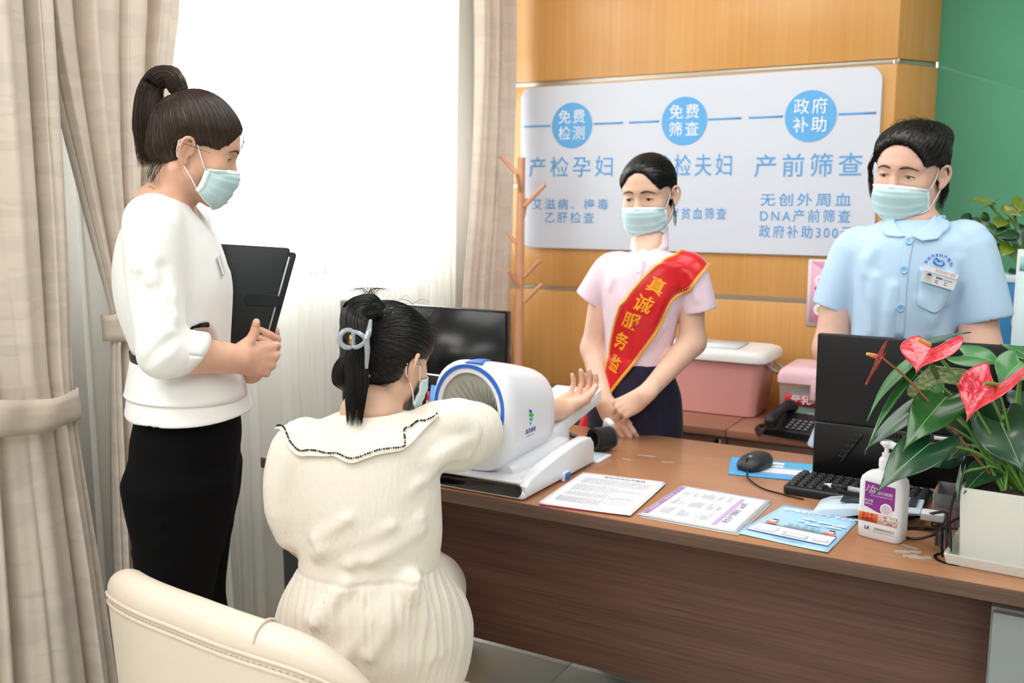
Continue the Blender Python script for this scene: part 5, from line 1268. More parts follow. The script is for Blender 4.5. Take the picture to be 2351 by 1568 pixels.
def lashes(parent, body, f, w=1.0):
    for s in (1, -1):
        pts = []
        for u in np.linspace(-1, 1, 11):
            x = s*(.0315+.0135*u)*w; z = -.0012+.0028*(1-u*u)-.0012*u; p = f(x, .105, z); pts.append(p)
        P_ = np.array(pts)
        for _ in range(14): P_ = P_-f.dir(0, 1, 0)*np.clip(body.ev(P_)-.0004, -.004, .01)[:, None]
        o = tube_obj('eyelashes', list(P_), [.0005, .0010, .0009], M_lash, None, 5); o.parent = parent; o.matrix_parent_inverse = world_mat(parent).inverted()
def face_mask(parent, body, f, w=1.0, wid=1.0, top=-.022, seed=0, earp=None, side=1.0, bot=-.122):
    nu, nv = 49, 30; V = np.zeros((nu, nv, 3)); rng = np.random.RandomState(seed); ph = rng.uniform(0, 6, 5)
    zt = np.array([top, -.036, -.06, -.085, -.104, bot]); yf = np.array([.1035, .1165, .113, .105, .098, .070]); zz = np.linspace(0, 1, 6)
    for i in range(nu):
        u = 2*i/(nu-1)-1; th = u*math.radians(84)
        for j in range(nv):
            v = j/(nv-1); t = v*5; a = int(min(4, t)); zc = zt[a]+(zt[a+1]-zt[a])*(t-a); y0 = np.interp(v, zz, yf)
            zs = -.036-.055*v*side+.0*u                       # gathered sides
            b = abs(u)**2.2; z = zc*(1-b)+zs*b
            hx = (.066+.004*math.sin(math.pi*v))*w*wid
            x = hx*math.sin(th); y = .016+(y0-.016)*max(0, math.cos(th))**.72
            p = A(x, y, z)
            pl = 0
            for fo, k in ((.30, 1), (.52, 1), (.74, 1)): pl += .0030*max(0, 1-(v-fo)/.16)*(v > fo)
            pl *= (1-b)
            wr = .0018*math.sin(14*u+ph[0]+5*v)*math.sin(9*v+ph[1])*(b*.8+.25)
            d = nrm(A(x*1.2, y+.02, 0)); p = p+d*(pl+wr); V[i, j] = f(*p)
    P_ = V.reshape(-1, 3)
    for _ in range(5):
        d = body.ev(P_); g = body.grad(P_); P_ = P_+g*np.maximum(0, .0022-d)[:, None]
    V = P_.reshape(nu, nv, 3)
    o = wpart('face_mask', grid_mesh('face_mask', V), M_mask, parent); solid(o, .0012, 1)
    # white top band with its stitch line, side bands
    e = lambda nm, G: solid(wpart(nm, grid_mesh(nm, G+body.grad(G.reshape(-1, 3)).reshape(G.shape)*.0014), M_maskw, o), .0006, 1)
    e('top_band', V[:, 0:4]); e('bottom_band', V[:, -2:])
    e('side_band', V[0:3, :]); e('side_band', V[-3:, :])
    for s, ii in ((1, nu-1), (-1, 0)):
        g = earp.get(s) if earp else None
        if g is None: continue
        back_t, back_b = g(.002, -.004, .030), g(-.001, -.014, -.020)
        for cn, pts in (((0), [V[ii, 1], (V[ii, 1]+g(.008, .016, .024))/2+f.dir(s*.004, 0, 0), g(.008, .014, .026), g(.004, -.002, .031), g(-.001, -.020, .016)]),
                        ((1), [V[ii, -3], (V[ii, -3]+g(.004, .002, -.030))/2+f.dir(s*.003, 0, 0), g(.004, -.006, -.026), g(-.001, -.017, -.014), g(-.001, -.020, .016)])):
            z = tube_obj('ear_loop', pts, .0013, M_loop, None, 6, 22); z.parent = o; z.matrix_parent_inverse = world_mat(o).inverted()
    return o
def strands(parent, fld, paths, m, r=.0007, off=.0006, n=14, name='hair_strands', snap=True, seed=0, jit=.0):
    rng = np.random.RandomState(seed); Vs = []; Fs = []; base = 0
    allp = np.array([spline(p, n) for p in paths])
    if snap:
        q = allp.reshape(-1, 3); q = fld.snap(q, off, 3); allp = q.reshape(allp.shape)
    if jit: allp = allp+rng.normal(size=allp.shape)*jit
    N = len(allp); T = np.gradient(allp, axis=1); T /= np.linalg.norm(T, axis=2)[..., None]+1e-9
    ref = A(.3, .5, .81); X = np.cross(T, ref); X /= np.linalg.norm(X, axis=2)[..., None]+1e-9; Y = np.cross(T, X)
    rad = (r*rng.uniform(.6, 1.3, (N, 1))*np.interp(np.linspace(0, 1, n), [0, .1, .8, 1], [.5, 1, .9, .2])[None])[..., None]
    ring = np.stack([allp+rad*(math.cos(a)*X+math.sin(a)*Y) for a in (0, 2.09, 4.19)], 2)   # N, n, 3, 3
    V = ring.reshape(-1, 3); idx = np.arange(N*n*3).reshape(N, n, 3)
    Q = np.concatenate([np.stack([idx[:, :-1, k], idx[:, :-1, (k+1) % 3], idx[:, 1:, (k+1) % 3], idx[:, 1:, k]], -1).reshape(-1, 4) for k in range(3)])
    o = wpart(name, fast_mesh(name, V, Q), m, parent); o['kind'] = 'stuff'; return o
def hair_cap(f, w=1.0, grow=.010, tie=None, back=1.0, face=None, ridge=.0005, freq=50, nape=-.075, extra=None, side=(-.056, .070)):
    """scalp hair: the skull grown outwards, cut back to the hairline, combed towards the tie"""
    h = SDF(); e = lambda c, r, k, op='u', rot=(0, 0, 0): h.ell((c[0]*w, c[1], c[2]), (r[0]*w, r[1], r[2]), k, f, op, rot)
    e((0, -.016, .038), (.073+grow, .092+grow, .076+grow), .01)
    e((0, .046, .048), (.057+grow*.6, .042+grow*.6, .042+grow*.6), .03)
    e((0, -.045, -.02), (.060+grow*.6, .056+grow*back, .055), .03)
    if extra: extra(h, f)
    for c, r, rot, k in (face or [((0, .100, -.020), (.062, .075, .086), (0, .10, 0), .006)]): h.ell((c[0]*w, c[1], c[2]), (r[0]*w, r[1], r[2]), k, f, 's', rot)
    for s in (1, -1): h.ell((s*.080*w, .028, side[0]), (.052, .062, side[1]), .008, f, 's', (0, -.2, 0))
    h.half(f(0, -.08, nape), f.dir(0, .35, -1), .012)
    if tie is not None:
        T = f(*tie); ax = nrm(T-f(0, -.01, .01)); u = nrm(np.cross(ax, A(.3, .2, .9))); v = np.cross(ax, u)
        def disp(p, d):
            q = p-T; ph = np.arctan2(q@u, q@v); rr = np.linalg.norm(q, axis=1)
            return ridge*(np.sin(ph*freq+3*np.sin(ph*5)+rr*18)+.6*np.sin(ph*freq*2.3+1.3+rr*25))*np.clip(rr/.05, 0, 1)
        h.disp = disp
    return h
def comb(f, tie, hairline, n, seed=0, spread=.010, start=.5, ctr=(0, -.012, .02)):
    """paths from points of the hairline to the tie along great circles of the skull"""
    rng = np.random.RandomState(seed); H = spline(hairline, 600); P_ = []; T = A(*tie); c = A(*ctr)
    for _ in range(n):
        a = A(*H[rng.randint(600)])+rng.normal(size=3)*.002; b = T+rng.normal(size=3)*spread*.3
        u, v = nrm(a-c), nrm(b-c); w = math.acos(np.clip(u@v, -1, 1)); t0 = rng.uniform(0, start)*rng.uniform(0, 1); ts = np.linspace(t0, .97, 9)
        p = [c+(math.sin((1-t)*w)*u+math.sin(t*w)*v)/math.sin(w)*(np.linalg.norm(a-c)*(1-t)+np.linalg.norm(b-c)*t) for t in ts]
        P_.append([f(*q) for q in p])
    return P_
def wisps(parent, f, body, hair, n, m, seed=0, L=.014, az=78):
    """fine hairs growing out of the skin just below the hairline, swept back into the combed hair"""
    rng = np.random.RandomState(seed); aa = np.linspace(-az, az, 61); el = np.linspace(.0, 1.25, 50); G = np.array([[f(.09*math.sin(math.radians(t))*math.cos(e), .005+.10*math.cos(math.radians(t))*math.cos(e), .02+.10*math.sin(e)) for e in el] for t in aa])
    S_ = body.snap(G.reshape(-1, 3), .0004, 6); hv = hair.ev(S_).reshape(61, 50); S_ = S_.reshape(61, 50, 3); ed = []
    for i in range(61):
        w = np.where(hv[i] < .0006)[0]
        if len(w) and w[0] > 1: ed.append((S_[i, w[0]], nrm(S_[i, min(49, w[0]+3)]-S_[i, w[0]-1])))
    b = []; e = []
    for _ in range(n):
        k = rng.randint(len(ed)-1); t = rng.uniform(); q = ed[k][0]*(1-t)+ed[k+1][0]*t; u = nrm(ed[k][1]+rng.normal(size=3)*.15); b.append(q-u*rng.uniform(.0005, .004)); e.append(q+u*L*rng.uniform(.7, 1.4))
    b = body.snap(np.array(b), .0005, 5); e = hair.snap(np.array(e), .0008, 5); mm = (b+e)/2; mm = mm+hair.grad(mm)*.0006
    return strands(parent, hair, [[x, y, z] for x, y, z in zip(b, mm, e)], m, .00045, n=6, snap=False, name='hairline_wisps')
def folds(seed, amp, scale, axis=None, str_=1.0):
    """cloth undulation: sines stretched along an axis"""
    def d(p, dist):
        q = p.copy()
        if axis is not None: n = nrm(axis); q = q-np.outer(q@n, n)*(1-1/str_)
        return amp*fbm(q, scale, seed, 2)
    return d

def cut_end(S_, b, dv, R, inner):
    """end a sleeve with a clean hem: cut square at b and hollowed from the opening"""
    c = b+dv*R*.98
    S_.add(lambda p: np.maximum(-((p-b)@dv), np.linalg.norm(p-c, axis=1)-R*1.12), c, R*1.3, .004, 's')
    S_.tube([b+dv*(inner*.62), b+dv*(inner+.03)], [inner, inner], .004, op='s')
def crease(S_, a, b, r, k=.02, depth=.55, op='u'):
    """a soft ridge (or valley) of cloth between two points, bedded into the sculpted surface"""
    ps = S_.snap(np.array([a, a*.5+b*.5, b]), -r*depth if op == 'u' else r*.25, 6); S_.tube(list(ps), [r*.5, r, r*.4], k, n=7, op=op)
# ------------------------------------------------------------------ woman in the white jacket, standing on the left
def build_A():
    HA = A(.93, .84, .85)
    o0 = P(418, 720, 2.03); fwd = facing(430, 82)
    fr = body_frame(o0, fwd)
    pr = thing('person', 'standing woman in a white jacket and black trousers, hugging a black folder', 'person', fr.o)
    M_skin = skin_mat('skin_warm', 'e0b096')
    S0 = lambda x, y: fr.loc(ON(fr, 0, 0, x, y))
    # head: profile to the right, looking down
    hd = facing(430, 86); hr = np.cross(hd, Z3)
    f = Fr((0, 0, 0), hr, hd, Z3).rot(pitch=-.30); E = ON(fr, 0, .072, 427, 349); f = Fr(E-f.R@(A(.074, -.014, -.014)*HA), *f.R.T, HA)
    body = SDF(); add_head(body, f, .97, slit=.0018, lid=-.002); ge = {s: add_ear(body, f, s, .97) for s in (1, -1)}
    nb = fr(0, S0(372, 480)[1], S0(372, 480)[2]); add_neck(body, f, nb, .047, .055)
    # torso and legs under the clothes
    prof = [(450, 322, 440), (480, 300, 455), (520, 284, 482), (560, 270, 503), (610, 262, 520), (660, 264, 530), (720, 276, 530), (780, 298, 527), (812, 308, 528), (846, 302, 545), (892, 294, 564), (940, 287, 580)]
    wid = [.058, .10, .150, .166, .165, .160, .148, .138, .134, .150, .166, .178]
    rows = []
    for (y, a, b), w in zip(prof, wid):
        p, q = S0(a, y), S0(b, y); rows.append((.5*(p[2]+q[2]), 0, .5*(p[1]+q[1]), w, .5*(q[1]-p[1])))
    rows = rows[::-1]
    body.loft([(z, cx, cy, rx-.014, ry-.014) for z, cx, cy, rx, ry in rows[1:]], .03, fr)
    hips = []
    for y, a, b in ((905, 306, 548), (960, 298, 553), (1010, 289, 555), (1080, 290, 546), (1150, 302, 540), (1200, 314, 533), (1250, 318, 524), (1300, 319, 515), (1400, 322, 500)):
        p, q = S0(a, y), S0(b, y); hips.append((.5*(p[2]+q[2]), .5*(p[1]+q[1]), .5*(q[1]-p[1])))
    zl, cyl = hips[-1][0], hips[-1][1]
    leg = [(.05, cyl-.005, .075)]+[(z, c, r) for z, c, r in ((.25, cyl, .085), (.42, cyl+.003, .088))]+hips[::-1]
    for s in (1, -1):
        body.tube([fr(s*.085, hips[3][1], hips[3][0]), fr(s*.08, hips[7][1], hips[7][0]), fr(s*.08, cyl, .45), fr(s*.08, cyl-.02, .09)], [.055, .05, .045, .036], .02)
        body.ell((s*.08, cyl+.05, .05), (.04, .12, .035), .02, fr)
    for s in (1, -1): body.tube([fr(s*.05, rows[1][2], rows[0][0]+.08), fr(s*.075, hips[2][1], hips[2][0]), fr(s*.085, hips[3][1], hips[3][0])], [.06, .055, .055], .02)
    # arms
    sh = ON(fr, 0, .150, 352, 530); el = ON(fr, 0, .200, 376, 806); wr = ON(fr, 0, .105, 546, 826)
    add_arm(body, sh, el, wr, (.045, .041, .037, .041, .033, .026))
    hdir = nrm(ON(fr, 0, .045, 620, 828)-wr); up_ = nrm(fr.R[:, 0]*.95-fr.R[:, 1]*.15+Z3*.12); up_ = nrm(up_-hdir*(up_@hdir)); xh = np.cross(hdir, up_)
    hf = Fr(wr, xh if xh@Z3 > 0 else -xh, hdir, up_)
    body_t = add_hand(body, hf, 1, [(.6, 1.5, .9), (.75, 1.5, .9), (.85, 1.5, .9), (.9, 1.45, .9)], [(.020, .012, -.008), (.040, .026, .002), (.058, .032, .006), (.078, .030, .010)], .03)
    # left hand: fingers lie over the front of the folder from its far lower edge
    shl = fr(-.150, fr.loc(sh)[1]+.01, fr.loc(sh)[2]); ell_ = fr(-.2, S0(430, 820)[1], S0(430, 820)[2]); wl = ON(fr, 0, -.075, 575, 850)
    add_arm(body, shl, ell_, wl, (.045, .041, .037, .040, .033, .026))
    L_ = lambda x, y, o: ON(fr, 0, o, x, y)
    body.tube([wl, L_(585, 832, -.095), L_(606, 808, -.10)], [.026, .030, .026], .015, sq=(fr.R[:, 0], .6))
    tl = []
    for q in ([(603, 800, -.100), (636, 779, -.058), (618, 768, -.040), (599, 757, -.041)], [(603, 815, -.100), (635, 798, -.056), (615, 785, -.037), (591, 773, -.039)], [(600, 830, -.100), (631, 815, -.054), (606, 800, -.036), (584, 790, -.038)], [(604, 800, -.10), (622, 785, -.088), (634, 770, -.080), (634, 757, -.074)]):
        q = [L_(*v) for v in q]; body.tube([q[0], q[1], q[1]*.5+q[2]*.5, q[2], q[3]], [.0098, .0094, .0086, .0084, .0066], .002, n=5); tl.append((q[3], q[2]))
    hc = hf(.0, .06, 0); hb = (hc-.13, hc+.13); fb = (f.o-.145, f.o+.145)
    bo = sculpt('body', body, .006, M_skin, pr, fine=[(fb[0], fb[1], .0022), (np.minimum(hb[0], 9), hb[1], .0019)])
    M_nail = mat('nail_pink', 'e3b3a4', .25, coat=.4)
    nails(bo, body, [tl[3]], [fr.R[:, 0]], M_nail)
    nails(bo, body, body_t[4:], [fr.R[:, 0]], M_nail)
    eyes(pr, f, .97, (0, -.75)); brows(pr, body, f, w=.97, th=.9); lashes(pr, body, f, .97)
    face_mask(pr, body, f, .97, 1.0, earp=ge, seed=1)
    # hair: high pony tail
    tie = tuple(f.loc(ON(fr, 0, 0, 410, 206)))
    hair = hair_cap(f, .97, .011, tie, 1.0, face=[((0, .103, -.032), (.082, .066, .100), (0, .06, 0), .014)], nape=-.062, extra=lambda h, f: h.ell((0, -.008, .056), (.076, .084, .082), .02, f))
    for s in (1, -1): hair.ell((s*.078, -.016, -.014), (.024, .026, .032), .006, f, 's')
    ho = sculpt('hair', hair, .0026, M_hairb, pr)
    HL = [(0, .088, .066), (.04, .082, .055), (.064, .052, .02), (.068, .03, -.01), (.066, -.01, .022), (.06, -.04, -.045), (.03, -.08, -.075), (0, -.09, -.075), (-.03, -.08, -.075), (-.06, -.04, -.045), (-.066, -.01, .022), (-.068, .03, -.01), (-.064, .052, .02), (-.04, .082, .055), (0, .088, .066)]
    strands(ho, hair, comb(f, tie, HL, 1500, 3), M_hairb, .0005)
    wisps(ho, f, body, hair, 420, M_hairb, 2)
    T = f(*tie)
    bmr = bmesh.new(); ax = nrm(f.dir(0, -.55, .85))
    tl_ = tube_obj('hair_tie', [T-ax*.002, T+ax*.016], .0195, mat('hair_tie_black', '16130f', .6), None, 16); tl_.parent = ho; tl_.matrix_parent_inverse = world_mat(ho).inverted()
    K = lambda x, y, o=0: ON(fr, 0, o, x, y)
    tail = SDF(); cl = [T, K(392, 176), K(368, 176), K(346, 205), K(338, 255), K(340, 310), K(352, 358)]
    sqd = fr.R[:, 0]
    tail.tube([T, K(404, 184), K(385, 172), K(364, 180), K(349, 205), K(342, 250), K(342, 300), K(348, 345)], [.017, .018, .018, .020, .023, .026, .026, .012], .01, n=26, sq=(sqd, 1.15))
    tail.tube([K(350, 215), K(362, 260), K(364, 310), K(376, 362)], [.014, .019, .019, .006], .012, sq=(sqd, 1.1))
    tail.tube([K(345, 220), K(330, 290), K(325, 340)], [.014, .014, .006], .01)
    C_ = np.array([fr.loc(c) for c in cl])
    to = sculpt('ponytail', tail, .0025, M_hairb, ho)
    rng = np.random.RandomState(5); paths = []
    for i in range(900):
        a = rng.uniform(0, 6.28); rr = math.sqrt(rng.uniform(0.5, 1.15))
        sp_ = np.array([.010, .019, .021, .023, .026, .027, .020]); dx, dn = math.cos(a)*rr, math.sin(a)*rr
        pts = []
        for j, c in enumerate(cl):
            t = cl[min(j+1, 6)]-cl[max(j-1, 0)]; t = nrm(t); n_ = np.cross(t, sqd); pts.append(c+(sqd*dx*1.05+n_*dn*.85)*sp_[j]*1.12*(1 if j > 1 else (1.75 if j == 0 else 1.12)))
        e_ = rng.uniform(.0, .022); pts[-1] = pts[-1]+A(0, 0, -1)*e_-fr.R[:, 1]*rng.uniform(-.022, .022)*.6; paths.append(pts)
    strands(to, tail, paths, M_hairb, .0007, n=20, snap=False)
    # flyaway and front strands
    P2 = []
    for i in range(12):
        b = f(rng.uniform(-.03, .05), .088, rng.uniform(.05, .07)); P2.append([b, b+f.dir(.002, .009, -.006), b+f.dir(.004*rng.uniform(-1, 1), .011, -.018), b+f.dir(.004, .006, -.026)])
    for i in range(40):
        b = f(.05+rng.uniform(-.03, .016), -.055-rng.uniform(0, .03), -.055); P2.append([b, b+f.dir(0, -.004, -.02), b+f.dir(rng.uniform(-.01, .01), -.002+rng.uniform(-.012, .012), -.045)])
    q0 = f(.071, .035, .005); P2 += [[f(.068, .04, .0), ge[1](.016, .008, .012), ge[1](.018, -.018, .01), ge[1](.016, -.022, -.02), f(.066, .0, -.075)]]*3
    strands(ho, hair, P2, M_hairb, .0004, snap=False, name='loose_strands')
    # jacket
    M_jac = mat('white_jacket_cloth', 'f6f5f4', .75, sheen=.25, bump=.10, bscale=500)
    j = SDF(); j.loft(rows, .02, fr, cap=.004)
    R1 = lambda r: [(z, cx, cy, rx-r, ry-r) for z, cx, cy, rx, ry in rows]
    zt = rows[-1][0]
    el2 = el+A(0, 0, -.004)
    j.tube([sh+fr.dir(-.05, .0, .012), sh+fr.dir(.0, 0, .004), sh*.5+el*.5+fr.dir(.0, -.006, 0), el2], [.056, .056, .051, .045], .03, sq=None)
    cuff = el*.76+wr*.24; cd_ = nrm(wr-el)
    j.tube([el2, el*.8+wr*.2, cuff], [.045, .044, .042], .02); j.tube([shl, shl*.5+ell_*.5, ell_], [.06, .056, .053], .035); j.tube([ell_, ell_*.6+wl*.4], [.053, .05], .03)
    # elbow and armpit folds, shoulder pleat
    Kx = lambda x, y, o: ON(fr, 0, o, x, y)
    for a, b, r in (((292, 612), (400, 668), .007), ((400, 668), (412, 700), .007), ((340, 770), (412, 735), .006), ((325, 800), (408, 762), .008), ((345, 700), (415, 722), .007), ((330, 830), (405, 795), .008), ((310, 560), (330, 640), .008)):
        crease(j, Kx(*a, .25), Kx(*b, .25), r*1.4, .025)
    for a, b in (((303, 640), (312, 760)), ((418, 600), (412, 700)), ((400, 780), (330, 838))): crease(j, Kx(*a, .25), Kx(*b, .25), .006, .02, op='s')
    # open hem, cuff and neckline
    j.loft([(rows[0][0]-.02, 0, rows[0][2], rows[0][3]-.006, rows[0][4]-.006), (rows[1][0], 0, rows[1][2], rows[1][3]-.010, rows[1][4]-.012), (rows[2][0]+.02, 0, rows[2][2], .10, .08)], .004, fr, op='s')
    cut_end(j, cuff+cd_*.004, cd_, .06, .036); j.half(cuff+cd_*.018, cd_, .004) if False else None
    nkc = nb+A(0, 0, .012)
    j.tube([nb+A(0, 0, -.03)+fr.dir(0, -.006, 0), f(0, -.024, -.09)], [.052, .056], .006, op='s')
    j.tube([fr(0, S0(455, 480)[1]+.01, S0(455, 480)[2]), fr(0, S0(486, 560)[1]+.015, S0(486, 560)[2]), fr(0, S0(520, 640)[1]+.02, S0(520, 640)[2])], [.04, .024, .004], .008, op='s')
    d1, d2 = folds(4, .0016, 26), folds(9, .0012, 60, fr.R[:, 2], .4)
    j.disp = lambda p, d: d1(p, d)
    jo = sculpt('jacket', j, .0042, M_jac, pr)
    # cuff turn-up, belt, peplum seam, placket, badge, necklace
    rowsA = np.array(rows)
    def ring(z, off, t0=0, t1=2*math.pi, n=90):
        r = [np.interp(z, rowsA[:, 0], rowsA[:, i]) for i in (2, 3, 4)]; return [fr((r[1]+off)*math.cos(t), r[0]+(r[2]+off)*math.sin(t), z) for t in np.linspace(t0, t1, n)]
    def strip(name, z0, z1, off, m, t0, t1, th=.003, n=90, tilt=0):
        V = np.array([[a, b] for a, b in zip(ring(z0, off, t0, t1, n), ring(z1, off, t0, t1, n))])
        if tilt: V[..., 2] += np.linspace(0, tilt, n)[:, None]
        sh_ = V.shape; V2 = j.snap(V.reshape(-1, 3), off, 2).reshape(sh_); return solid(wpart(name, grid_mesh(name, V2), m, jo), th, 1)
    zb = S0(430, 806)[2]
    M_belt = mat('belt_black', '121214', .4)
    strip('belt', zb-.009, zb+.007, .002, M_belt, -2.4, -.6, .003, tilt=0)
    V = np.array([[Kx(x, y-9, .135-.0*x), Kx(x, y+9, .135)] for x, y in np.array([spline([(448, 770), (480, 778), (512, 785), (540, 788)], 14)])[0]])
    sh_ = V.shape; V = j.snap(V.reshape(-1, 3), .0025, 4).reshape(sh_); solid(wpart('belt', grid_mesh('belt', V), M_belt, jo), .003, 1)
    zp = S0(430, 905)[2]
    V = np.array([[p, q] for p, q in zip(ring(zp+.004, .003, -3.6, 1.2, 120), ring(rows[0][0]+.045, .0035, -3.6, 1.2, 120))])
    V[:, 0, 2] += .01*np.sin(np.linspace(0, 4, 120)); 
    Vf = np.array([ring(z, .0045, -1.9, 1.45, 120) for z in np.linspace(zb-.01, zp+.006, 10)]).transpose(1, 0, 2)
    Vf[:, -1, 2] += .007*np.sin(np.linspace(0, 5, 120)); solid(wpart('peplum_flap', grid_mesh('peplum_flap', Vf), M_jac, jo), .003, 1)
    fl_ = np.array([Kx(x, y, .012) for x, y in spline([(436, 486), (470, 545), (505, 600), (530, 655), (532, 720), (530, 790), (548, 860), (566, 920), (578, 972)], 40)])
    fl_ = j.snap(fl_, .001, 5); z = tube_obj('front_edge', list(fl_), .004, M_jac, None, 8, flat=.6); z.parent = jo; z.matrix_parent_inverse = world_mat(jo).inverted()
    cc = [cuff-cd_*.034, cuff-cd_*.015, cuff+cd_*.004, cuff+cd_*.020]
    Nv = nrm(np.cross(cd_, Z3)); Bv = np.cross(cd_, Nv); V = np.zeros((41, 4, 3))
    tilt_ = nrm(cd_*1-Z3*.35)
    for i in range(41):
        a = 2*math.pi*i/40
        for k in range(4): V[i, k] = cc[k]+(Nv*math.cos(a)+Bv*math.sin(a))*(.0475-.0004*k)+cd_*.024*((Nv*math.cos(a)+Bv*math.sin(a))@Z3)
    solid(wpart('cuff', grid_mesh('cuff', V), M_jac, jo), .004, -1)
    bd = [Kx(495, 588, .06), Kx(516, 628, .06)]; bd = list(j.snap(np.array(bd), .004, 5)); ax_ = nrm(bd[1]-bd[0]); sd_ = nrm(np.cross(ax_, fr.R[:, 1]))
    V = np.array([[p-sd_*.012, p+sd_*.012] for p in (bd[0], (bd[0]+bd[1])/2, bd[1])]); solid(wpart('name_badge', grid_mesh('name_badge', V), M_wplast, jo, False), .003)
    nk = np.array([Kx(338, 422, .035), Kx(352, 432, .05), Kx(368, 448, .055), Kx(385, 470, .05)]); nk = body.snap(spline(nk, 20), .0008, 4)
    z = tube_obj('necklace', list(nk), .0008, mat('gold', 'd2a050', .25, metal=1), None, 5); z.parent = pr; z.matrix_parent_inverse = world_mat(pr).inverted()
    # trousers
    M_tr = mat('black_trouser_cloth', '060608', .85, spec=.15)
    t = SDF(); t.loft([(hips[5][0]-.02, 0, hips[5][1], .13, hips[5][2]*.8)]+[(z, 0, c+.004, w*.95, r*.95) for (z, c, r), w in zip(hips[4::-1], (.155, .168, .170, .166, .150))], .03, fr, cap=.02)
    for s in (1, -1): t.loft([(z, s*(.082 if z < .75 else .078), c+(.0 if s > 0 else .012*min(1, max(0, (.75-z)/.2))), .078 if z > .4 else .085, r*(.93 if s > 0 else .95)) for z, c, r in leg[:-3]], .05, fr, cap=.02)
    for y in (1165, 1222, 1268, 1180): t.cone(Kx(312, y, .06), Kx(370, y-22, .16), .007, .004, .02)
    dz = folds(6, .0014, 18); t.disp = dz
    sculpt('trousers', t, .006, M_tr, pr)
    for s in (1, -1):
        sh_ = SDF(); sh_.ell((s*.08, cyl+.055, .035), (.045, .13, .04), .01, fr); sh_.half((0, 0, .004), (0, 0, -1), .003); sculpt('shoe', sh_, .006, M_black, pr)
    # the folder she holds
    off = .0
    c4 = [ON(fr, 0, -.055, *p) for p in ((502, 559), (668, 569), (598, 822), (430, 800))]
    ex = nrm(c4[1]-c4[0]); ey = nrm(c4[0]-c4[3]); ez = nrm(np.cross(ex, ey)); ey = np.cross(ez, ex)
    wf = np.linalg.norm(c4[1]-c4[0]); hf_ = np.linalg.norm(c4[1]-c4[2])
    fo = thing('folder', 'black leather portfolio folder with a strap, hugged by the woman in white', 'folder', c4[0]); fo.matrix_world = frame_mat(c4[0], ex, ey, ez)
    bpy.context.view_layer.update()
    ang = math.atan2((c4[2]-c4[1])@ex, -(c4[2]-c4[1])@ey)
    M_fl = mat('black_leather', '1a2223', .35, bump=.10, bscale=500)
    def cover(name, z0, z1, dx, x0=0.0, dy=0.0):
        bm = bmesh.new(); sh1 = math.tan(ang); pts = [(x+sh1*-y, y-dy) for x, y in rrect(x0+dx, -hf_*math.cos(ang), wf+dx, 0, .009, 5)]; prism(bm, pts, z0, z1, .0015, 2); o = from_bm(name, bm, M_fl); o.parent = fo; return o
    cover('front_cover', .002, .007, 0); cover('back_cover', -.014, -.010, .013, dy=.010)
    bm = bmesh.new(); pts = [(x+math.tan(ang)*-y, y) for x, y in ((.01, -.02), (wf+.003, -.02), (wf+.003, -.2), (.01, -.2))]; prism(bm, pts, -.0095, .0015); o = from_bm('papers', bm, M_paper); o.parent = fo
    ys = -.115; xs = wf+math.tan(ang)*.115
    bm = bmesh.new(); prism(bm, [(x, y) for x, y in rrect(xs-.066, ys-.013, xs+.010, ys+.013, .012, 6)], .007, .0095, .001, 1); bx(bm, (xs+.008, ys-.013, -.016), (xs+.012, ys+.013, .009), .001, 1); o = from_bm('strap', bm, M_fl); o.parent = fo
    bm = bmesh.new(); p0 = (.014, -.0); bx(bm, (.0145, -.2, .0068), (.0165, -.003, .0078), 0); o = from_bm('spine_seam', bm, M_black); o.parent = fo
    return pr
build_A()

def sheet_on(fr, fld, rows, ax, off0, lift, name, m, parent, n=24, k=8, th=.002, smooth_rows=True, it=5, edge=None):
    """cloth lying on a sculpted garment: rows of pixel outlines, brought to the body's plane and laid on the surface"""
    R_ = [spline([ON(fr, ax, off0 if len(q) < 3 else q[2], q[0], q[1]) for q in r], n) for r in rows]
    V = np.array([[r[i] for r in R_] for i in range(n)])
    if len(rows) < k: V = np.array([spline(v, k) for v in V])
    V = fld.snap(V.reshape(-1, 3), lift, it).reshape(n, -1, 3)
    o = wpart(name, grid_mesh(name, V), m, parent); solid(o, th, 1); return o, V
def legs_simple(S_, fr, z0, cy=0.0, w=.085, r=.085):
    for s in (1, -1): S_.cone(fr(s*w*.6, cy, z0+.16), fr(s*w, cy, z0), r, r, .03)
    for s in (1, -1): S_.tube([fr(s*w, cy, z0), fr(s*w*.95, cy, .45), fr(s*w*.9, cy-.01, .08)], [r, .06, .045], .03)
